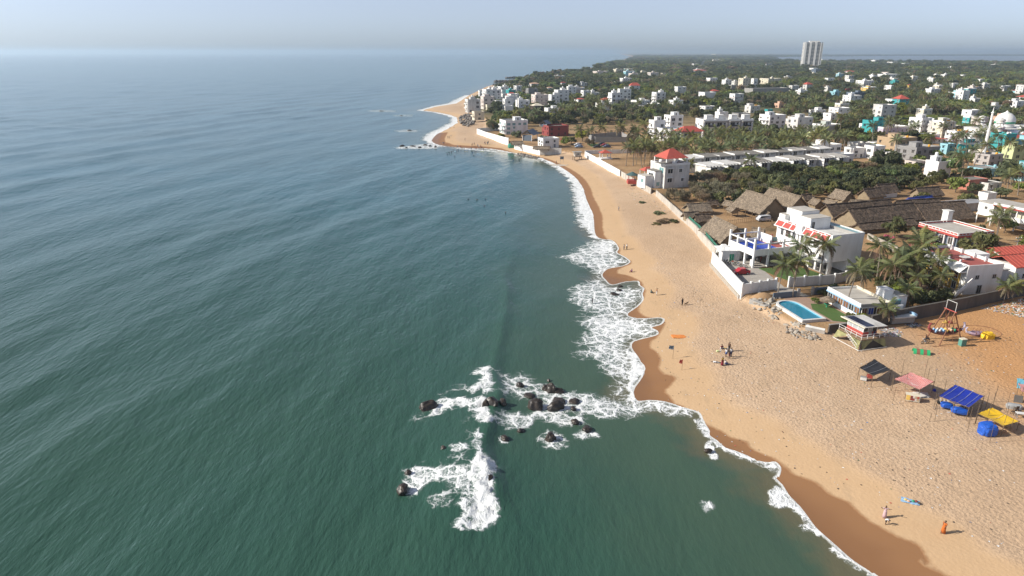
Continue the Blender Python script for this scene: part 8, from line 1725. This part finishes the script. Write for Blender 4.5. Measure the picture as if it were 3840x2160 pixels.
# ------------------------------------------------------------------ people
SKIN = mat('brown_skin', (.13, .065, .04), .6); HAIR = mat('black_hair', (.012, .01, .01), .6)
def cl(n, c): return mat('cloth_' + n, c, .85)
CL = {n: cl(n, c) for n, c in dict(orange=(.55, .14, .02), pink=(.58, .40, .42), white=(.72, .72, .72), maroon=(.20, .015, .03), teal=(.02, .22, .25), purple=(.16, .03, .22), black=(.02, .02, .025), navy=(.03, .04, .10), blue=(.05, .12, .35), grey=(.25, .25, .26), yellow=(.65, .42, .05), red=(.45, .03, .03), green=(.05, .2, .08), brown=(.12, .06, .035)).items()}
def joints(pose):
    J = dict(pelvis=(0, 0, .92), waist=(0, 0, 1.08), chest=(0, .01, 1.30), neck=(0, 0, 1.44), chin=(0, -.015, 1.50), head=(0, -.01, 1.58), crown=(0, .005, 1.66))
    for s, n in ((-1, 'l'), (1, 'r')):
        J.update({n+'hip': (s*.09, 0, .88), n+'knee': (s*.10, -.02, .48), n+'ankle': (s*.10, .02, .08), n+'toe': (s*.11, -.14, .035),
                  n+'sho': (s*.17, 0, 1.37), n+'elb': (s*.23, .02, 1.10), n+'wri': (s*.24, -.05, .86), n+'palm': (s*.245, -.07, .79)})
    if pose == 'walk':
        J.update(lknee=(-.10, -.16, .50), lankle=(-.10, -.22, .09), ltoe=(-.11, -.38, .06), rknee=(.10, .06, .48), rankle=(.10, .26, .12), rtoe=(.11, .13, .04), lelb=(-.22, .12, 1.12), lwri=(-.22, .12, .9), lpalm=(-.22, .10, .83), relb=(.22, -.10, 1.12), rwri=(.2, -.25, .98), rpalm=(.2, -.31, .95))
    if pose == 'sit':
        J = {k: (x, y, z - .78) for k, (x, y, z) in J.items()}
        for s, n in ((-1, 'l'), (1, 'r')): J.update({n+'hip': (s*.1, 0, .12), n+'knee': (s*.16, -.36, .34), n+'ankle': (s*.12, -.55, .06), n+'toe': (s*.13, -.7, .035), n+'elb': (s*.24, -.12, .36), n+'wri': (s*.17, -.30, .38), n+'palm': (s*.15, -.37, .38)})
    if pose == 'bend':
        J.update(waist=(0, -.10, 1.02), chest=(0, -.30, 1.10), neck=(0, -.42, 1.12), chin=(0, -.46, 1.08), head=(0, -.52, 1.08), crown=(0, -.60, 1.09))
        for s, n in ((-1, 'l'), (1, 'r')): J.update({n+'sho': (s*.17, -.36, 1.10), n+'elb': (s*.2, -.44, .84), n+'wri': (s*.14, -.48, .62), n+'palm': (s*.13, -.49, .55), n+'knee': (s*.1, -.06, .48)})
    if pose == 'arms':
        for s, n in ((-1, 'l'), (1, 'r')): J.update({n+'elb': (s*.40, -.06, 1.30), n+'wri': (s*.52, -.16, 1.42), n+'palm': (s*.55, -.19, 1.48)})
    if pose == 'lie':
        J = {k: (x, (z - .9), .12 - y * .8) for k, (x, y, z) in J.items()}
    return J
RADII = dict(pelvis=(.145, .10), waist=(.125, .09), chest=(.155, .10), neck=(.055, .055), chin=(.062, .07), head=(.078, .095), crown=(.05, .06), hip=(.085, .085), knee=(.058, .058), ankle=(.038, .045), toe=(.035, .025), sho=(.062, .055), elb=(.042, .042), wri=(.028, .028), palm=(.036, .022))
def body_mesh(pose):
    J = joints(pose); names = list(J); V = [J[n] for n in names]; E = [('pelvis', 'waist'), ('waist', 'chest'), ('chest', 'neck'), ('neck', 'chin'), ('chin', 'head'), ('head', 'crown')]
    for n in 'lr': E += [('pelvis', n+'hip'), (n+'hip', n+'knee'), (n+'knee', n+'ankle'), (n+'ankle', n+'toe'), ('chest', n+'sho'), (n+'sho', n+'elb'), (n+'elb', n+'wri'), (n+'wri', n+'palm')]
    E = [(names.index(a), names.index(b)) for a, b in E]; rad = []
    for n in names:
        k = n[1:] if n[0] in 'lr' and n[1:] in RADII else n; rad.append(RADII[k])
    h = Vector(J['head']); f = (Vector(J['chin']) - Vector(J['neck'])); fd = Vector((0, -1, 0)) if pose not in ('bend', 'lie') else (Vector((0, -.4, -.9)) if pose == 'bend' else Vector((0, 0, 1)))
    V.append(tuple(h + fd * .115 - Vector((0, 0, .02)))); rad.append((.018, .02)); E.append((names.index('head'), len(V) - 1))                 # nose
    for s in (-1, 1): V.append((h.x + s * .088, h.y + .01, h.z)); rad.append((.015, .022)); E.append((names.index('head'), len(V) - 1))       # ears
    for n in 'lr':
        p = Vector(J[n+'palm']); w = Vector(J[n+'wri']); d = (p - w).normalized(); sd = d.cross(Vector((1, 0, 0)));
        sd = Vector((0, 1, 0)) if sd.length < .1 else sd.normalized(); i0 = names.index(n+'palm')
        for q, (o_, l_) in enumerate(((-.030, .075), (-.010, .088), (.010, .082), (.030, .062))):
            V.append(tuple(p + sd * o_ + d * l_ * .55)); rad.append((.010, .010)); E.append((i0, len(V) - 1)); V.append(tuple(p + sd * o_ * 1.1 + d * l_ + Vector((0, -.012, 0)))); rad.append((.008, .008)); E.append((len(V) - 2, len(V) - 1))
        V.append(tuple(p - sd * .055 + d * .012)); rad.append((.010, .010)); E.append((i0, len(V) - 1))
    me = bpy.data.meshes.new('skel'); me.from_pydata(V, E, []); ob = bpy.data.objects.new('skel', me); COL.objects.link(ob)
    me.skin_vertices.new() if hasattr(me.skin_vertices, 'new') and not me.skin_vertices else None
    md = ob.modifiers.new('skin', 'SKIN'); 
    bm = bmesh.new(); bm.from_mesh(me); ly = bm.verts.layers.skin.verify(); bm.verts.ensure_lookup_table()
    for i, v in enumerate(bm.verts): v[ly].radius = rad[i]; v[ly].use_root = (i == 0)
    bm.to_mesh(me); bm.free()
    sb_ = ob.modifiers.new('sub', 'SUBSURF'); sb_.levels = 1; sb_.render_levels = 1
    dg = bpy.context.evaluated_depsgraph_get(); out = bpy.data.meshes.new_from_object(ob.evaluated_get(dg)); bpy.data.objects.remove(ob); out.name = 'body_' + pose
    out.materials.clear(); out.materials.append(SKIN); out.polygons.foreach_set('use_smooth', [True] * len(out.polygons)); return out
POSES = ('stand', 'walk', 'sit', 'bend', 'arms', 'lie'); BODY = {p: body_mesh(p) for p in POSES}
def cloth_mesh(pose, part_):
    J = {k: Vector(v) for k, v in joints(pose).items()}; b = MB()
    def el(pts, rad): 
        n0 = len(b.v); b.tube(pts, rad, 10)
    if part_ == 'shirt':
        pv_, w, c, nk = J['pelvis'], J['waist'], J['chest'], J['neck']; ax2 = (c - pv_).normalized()
        b.tube([pv_ - ax2 * .06, pv_, w, c, c.lerp(nk, .7)], [.165, .16, .148, .165, .085], 12)
        mid = (pv_ + c) / 2
        if pose != 'lie': b.v = [(x, mid.y + (y - mid.y) * .78 if pose not in ('bend',) else y, z) for x, y, z in b.v]
        for n in 'lr': b.tube([J['chest'].lerp(J[n+'sho'], .6), J[n+'sho'], J[n+'sho'].lerp(J[n+'elb'], .75)], [.075, .078, .058], 8)
    elif part_ == 'trousers':
        b.tube([J['waist'], J['pelvis'], J['pelvis'].lerp((J['lhip'] + J['rhip']) / 2, 1.2)], [.135, .158, .14], 10)
        for n in 'lr': b.tube([J['pelvis'].lerp(J[n+'hip'], .7), J[n+'hip'], J[n+'knee'], J[n+'knee'].lerp(J[n+'ankle'], .85)], [.10, .105, .078, .06], 8)
    elif part_ == 'shorts':
        b.tube([J['waist'], J['pelvis'], J['pelvis'].lerp((J['lhip'] + J['rhip']) / 2, 1.2)], [.132, .155, .14], 10)
        for n in 'lr': b.tube([J['pelvis'].lerp(J[n+'hip'], .7), J[n+'hip'], J[n+'hip'].lerp(J[n+'knee'], .8)], [.10, .105, .09], 8)
    elif part_ == 'skirt':
        m = (J['lknee'] + J['rknee']) / 2; a = (J['lankle'] + J['rankle']) / 2; b.tube([J['waist'], J['pelvis'], m, m.lerp(a, .92)], [.14, .185, .22, .25], 12)
    elif part_ == 'hair':
        h = J['head']; c = J['crown']; up = (c - h).normalized(); back = Vector((0, .03, 0)) if pose not in ('bend', 'lie') else Vector((0, 0, .02 if pose == 'bend' else -.03))
        b.tube([h - up * .02 + back * 1.6, h + up * .03 + back, c + back * .3, c + up * .035], [.085, .098, .075, .03], 10)
    return b.mesh(part_, SKIN, True)
CLM = {}
def wear(pose, part_, m):
    k = (pose, part_, m.name)
    if k not in CLM:
        b0 = (pose, part_)
        if b0 not in CLM: CLM[b0] = cloth_mesh(pose, part_)
        me = CLM[b0].copy(); me.materials.clear(); me.materials.append(m); CLM[k] = me
    return CLM[k]
def person(label, x, y, pose='stand', top='white', low=('trousers', 'navy'), rz=None, s=1.0, z=None, group=None):
    o = thing('person', label, 'person', (x, y, gz(x, y) if z is None else z), RG.uniform(0, 6.28) if rz is None else rz, group); o.scale = (s, s, s)
    link('body', BODY[pose], o)
    if top: link('shirt', wear(pose, 'shirt', CL[top]), o)
    if low: link(low[0], wear(pose, low[0], CL[low[1]]), o)
    link('hair', wear(pose, 'hair', HAIR), o); return o
def P_(k, u, v, z=1.5): return at(k, u, v, z)
person('person in a long orange sari walking on the damp sand', *P_(17, 1950, 888, 1.6), 'walk', 'orange', ('skirt', 'orange'), R(-60), 1.0)
person('person in a pale pink dress standing at the edge of the wet sand', *P_(17, 1490, 772, 1.2), 'arms', 'pink', ('skirt', 'pink'), R(-20), .98)
person('small person in a white shirt crouching beside the pink dress', *P_(17, 1500, 820, 1.2), 'bend', 'white', ('shorts', 'black'), R(40), .72)
person('person in a white shirt, nearer the sea of the pair on the sand', *P_(16, 747, 54, 1.3), 'stand', 'white', ('trousers', 'navy'), 1.0); person('person in a white shirt, nearer the wall of the pair on the sand', *P_(16, 770, 54, 1.3), 'stand', 'white', ('trousers', 'black'), 2.0)
person('person in purple sitting at the edge of the swash', *P_(16, 812, 240, .9), 'sit', 'purple', ('trousers', 'maroon'), R(-80)); person('person in teal sitting on the sand beside someone in orange', *P_(16, 970, 416, 1.1), 'sit', 'teal', ('trousers', 'black'), R(60)); person('person in an orange and white outfit standing by the seated bather', *P_(16, 1016, 434, 1.2), 'stand', 'orange', ('trousers', 'white'), 1.2)
person('person all in dark clothes standing with a dog', *P_(16, 1226, 518, 1.5), 'stand', 'black', ('trousers', 'black'), .5); person('person in dark clothes wading in the foam', *P_(16, 485, 522, .0), 'stand', 'navy', ('shorts', 'black'), 1.4, z=-.35)
E8 = lambda u, v, z=1.9: U3(2640 + u / 8.05, 1260 + v / 8.05, z)
person('person in maroon seated behind the white snack table', *E8(530, 440), 'sit', 'maroon', ('trousers', 'black'), .3, z=2.2); person('person in brown standing behind the snack table', *E8(758, 415), 'stand', 'brown', ('trousers', 'black'), 2.4, 1.05)
person('person in a white shirt and blue shorts at the snack table', *E8(668, 590), 'stand', 'white', ('shorts', 'blue'), 2.9); person('person in a long white shirt right of the snack table', *E8(812, 588), 'stand', 'white', ('trousers', 'navy'), 3.3, 1.06); person('smaller person in a red-brown shirt in front of the snack table', *E8(755, 632), 'stand', 'brown', ('shorts', 'maroon'), 1.0, .85)
person('person in a white shirt lying on the sand', *E8(370, 735), 'lie', 'white', ('trousers', 'grey'), 1.2); person('person in a maroon sari standing on the sand', *E8(552, 825), 'stand', 'yellow', ('skirt', 'maroon'), .6); person('person in pale blue seated behind the maroon sari', *E8(650, 800), 'sit', 'white', ('trousers', 'blue'), 1.8)
x, y = E8(560, 430); o = table('white snack table with the seated seller', x + .3, y + .1, R(0), 1.3, .6, .7, WHITE, WHITE2); part('tray', o, YELL, .2, 0, .7, .5, .3, .08)
x, y = E8(420, 420); lump('goods_sack', 'small yellow-green bag of goods beside the snack table', 'bag', x, y, gz(x, y), .5, .35, .35, LIME, 51, .2)
# the dog
x, y = P_(16, 1250, 517, 1.5); dg_ = joints('stand'); b = MB()
b.tube([(-.30, 0, .40), (-.18, 0, .42), (.05, 0, .40), (.25, 0, .43), (.36, 0, .52), (.45, 0, .62), (.55, 0, .60), (.66, 0, .56)], [.07, .10, .095, .12, .08, .085, .06, .035], 8)
for sx_, sy_ in ((-.25, .07), (-.25, -.07), (.24, .07), (.24, -.07)):
    if sx_ < 0: b.tube([(sx_, sy_, .42), (sx_ + .06, sy_, .26), (sx_ - .06, sy_, .14), (sx_ - .02, sy_, .0)], [.07, .045, .025, .025], 6)
    else: b.tube([(sx_, sy_, .42), (sx_ - .02, sy_, .22), (sx_ + .01, sy_, .0)], [.055, .035, .025], 6)
b.tube([(-.30, 0, .43), (-.45, 0, .55), (-.5, 0, .68)], [.03, .02, .01], 5)
for sy_ in (-.05, .05): b.tube([(.44, sy_, .67), (.42, sy_ * 1.6, .76)], [.03, .008], 5)
b.build('dog', cl('dogfur', (.16, .09, .05)), None, (x + .2, y, gz(x, y)), .4, smooth=True, label='small brown dog beside the person in dark clothes', category='dog')
# others
x, y = at(1, 952, 1240, 3.1); person('person in white on the ground floor of the pavilion', x, y, 'walk', 'white', ('trousers', 'white'), .4, z=3.15); x, y = at(1, 1012, 1225, 3.1); person('person in red on the ground floor of the pavilion', x, y, 'stand', 'red', ('trousers', 'maroon'), .8, z=3.15)
x, y = xy_of(LT, 2.4, .1); person('person standing on the lifeguard tower deck', x, y, 'stand', 'black', ('trousers', 'navy'), 0.2, z=2.62 + 1.7)
x, y = at(4, 1112, 985, ZG); person('person in a red cap beside the motorbike at the swing boat', x, y + .5, 'sit', 'black', ('trousers', 'black'), .9, z=gz(x, y) + .42)
x, y = at(6, 82, 1205, 2.2); person('person in white carrying a bundle below the villa wall', x, y, 'walk', 'white', ('trousers', 'grey'), 1.0)
x, y = at(11, 1797, 1312, 1.2); person('person standing near the grey sign board', x, y, 'stand', 'navy', ('shorts', 'black'), 2.0)
tops = ['navy', 'black', 'blue', 'white', 'red', 'maroon', 'grey', 'teal']
for i, (u, v) in enumerate(((158, 968), (178, 968), (100, 1042), (304, 1083), (352, 1088), (418, 1018), (408, 1116), (510, 1112), (522, 1078), (536, 1070), (610, 1082), (628, 1092), (655, 1088), (715, 1058), (728, 1062), (757, 1062), (769, 1056), (697, 1128), (190, 803), (253, 803), (585, 1112), (672, 1100), (560, 1065))):
    x, y = P_(11, u, v, .8); t = tops[i % 8]; person('bather in %s among the group on the far bathing beach' % t, x, y, ('stand', 'walk', 'arms')[i % 3], t, ('shorts', tops[(i + 3) % 8] if tops[(i + 3) % 8] in ('navy', 'black', 'blue', 'grey') else 'black'), None, 1.05, group='bathers on the far bathing beach')
for i, (u, v) in enumerate(((150, 1205), (212, 1172), (285, 1158), (238, 1145), (265, 1240), (530, 1178), (560, 1160), (550, 1228), (1146, 1292), (1240, 1290), (180, 1180), (320, 1140))):
    x, y = P_(11, u, v, .0); person('swimmer up to the shoulders off the far bathing beach', x, y, 'arms', tops[i % 3], ('shorts', 'black'), None, 1.05, z=-1.05, group='swimmers off the far bathing beach')
for i, (u, v) in enumerate(((1178, 503), (1200, 504), (1221, 503), (1218, 519), (1272, 536))):
    x, y = at(0, u, v, 0); person('swimmer far out in the bay beyond the breaker', x, y, 'arms', tops[i % 3], ('shorts', 'black'), None, 1.0, z=-1.1, group='swimmers in the middle of the bay')
bw = MB(); bw.v = [(x * .28 * (1 - abs(t) ** 2.5) + 0, t * 1.3, z + .12 * max(0, t) ** 3) for t in np.linspace(-1, 1, 9) for x, z in ((-1, 0), (0, .05), (1, 0), (0, -.04))]; bw.f = [(i*4+k, i*4+(k+1) % 4, (i+1)*4+(k+1) % 4, (i+1)*4+k) for i in range(8) for k in range(4)]; bw.mi = [0] * len(bw.f)
for i, (u, v, c, lab) in enumerate(((270, 1162, SKYB, 'pale blue surfboard among the swimmers'), (215, 1204, TEAL, 'teal surfboard at the swimmers\' outer edge'), (438, 1160, YELL, 'yellow surfboard floating near the shore'), (682, 1165, LIME, 'light green surfboard nearest the bathing beach'), (622, 1248, WHITE, 'white surfboard drifting behind the swimmers'), (625, 1200, LBLUE, 'blue surfboard drifting in the middle'), (150, 1170, GREEN, 'green surfboard at the reef side'), (1215, 1335, WHITE, 'white board far from the other swimmers'), (205, 950, SLATE, 'dark surfboard carried over the wet sand'), (80, 1040, SLATE, 'dark surfboard lying at the waterline'), (1100, 1296, WHITE, 'white board by the two lone swimmers'))):
    x, y = P_(11, u, v, 0); bw.build('surfboard', c, None, (x, y, max(.12, gz(x, y) + .15)), RG.uniform(0, 3), label=lab, category='surfboard', smooth=True)
# boat-like catamaran stacked by the sign, birds' litter etc.
x, y = at(11, 1830, 1335, 1.2); ct = thing('log_raft', 'grey log raft drawn up on the sand below the sign board', 'raft', (x, y, gz(x, y) + .1), R(-20))
for i in range(5): MB().tube([(-4.2, i * .5 - 1, 0), (3.5, i * .5 - 1, .05), (4.6, (i * .5 - 1) * .6, .5)], [.24, .26, .12], 7).build('log', WTHR, ct)
# ------------------------------------------------------------------ haze over everything
hz = MB().box(2500, 15000, -5.5, 60000, 32000, 105.5)
hm = bpy.data.materials.new('haze_air'); hm.use_nodes = True; hn = hm.node_tree; hn.nodes.remove(hn.nodes['Principled BSDF'])
pv = hn.nodes.new('ShaderNodeVolumePrincipled'); pv.inputs['Color'].default_value = (.72, .86, 1.0, 1); pv.inputs['Density'].default_value = 1.15e-4
pv.inputs['Anisotropy'].default_value = .45
hn.links.new(pv.outputs[0], hn.nodes['Material Output'].inputs['Volume'])
hz.build('haze', hm, kind='stuff', label='pale blue haze in the air over sea and town')
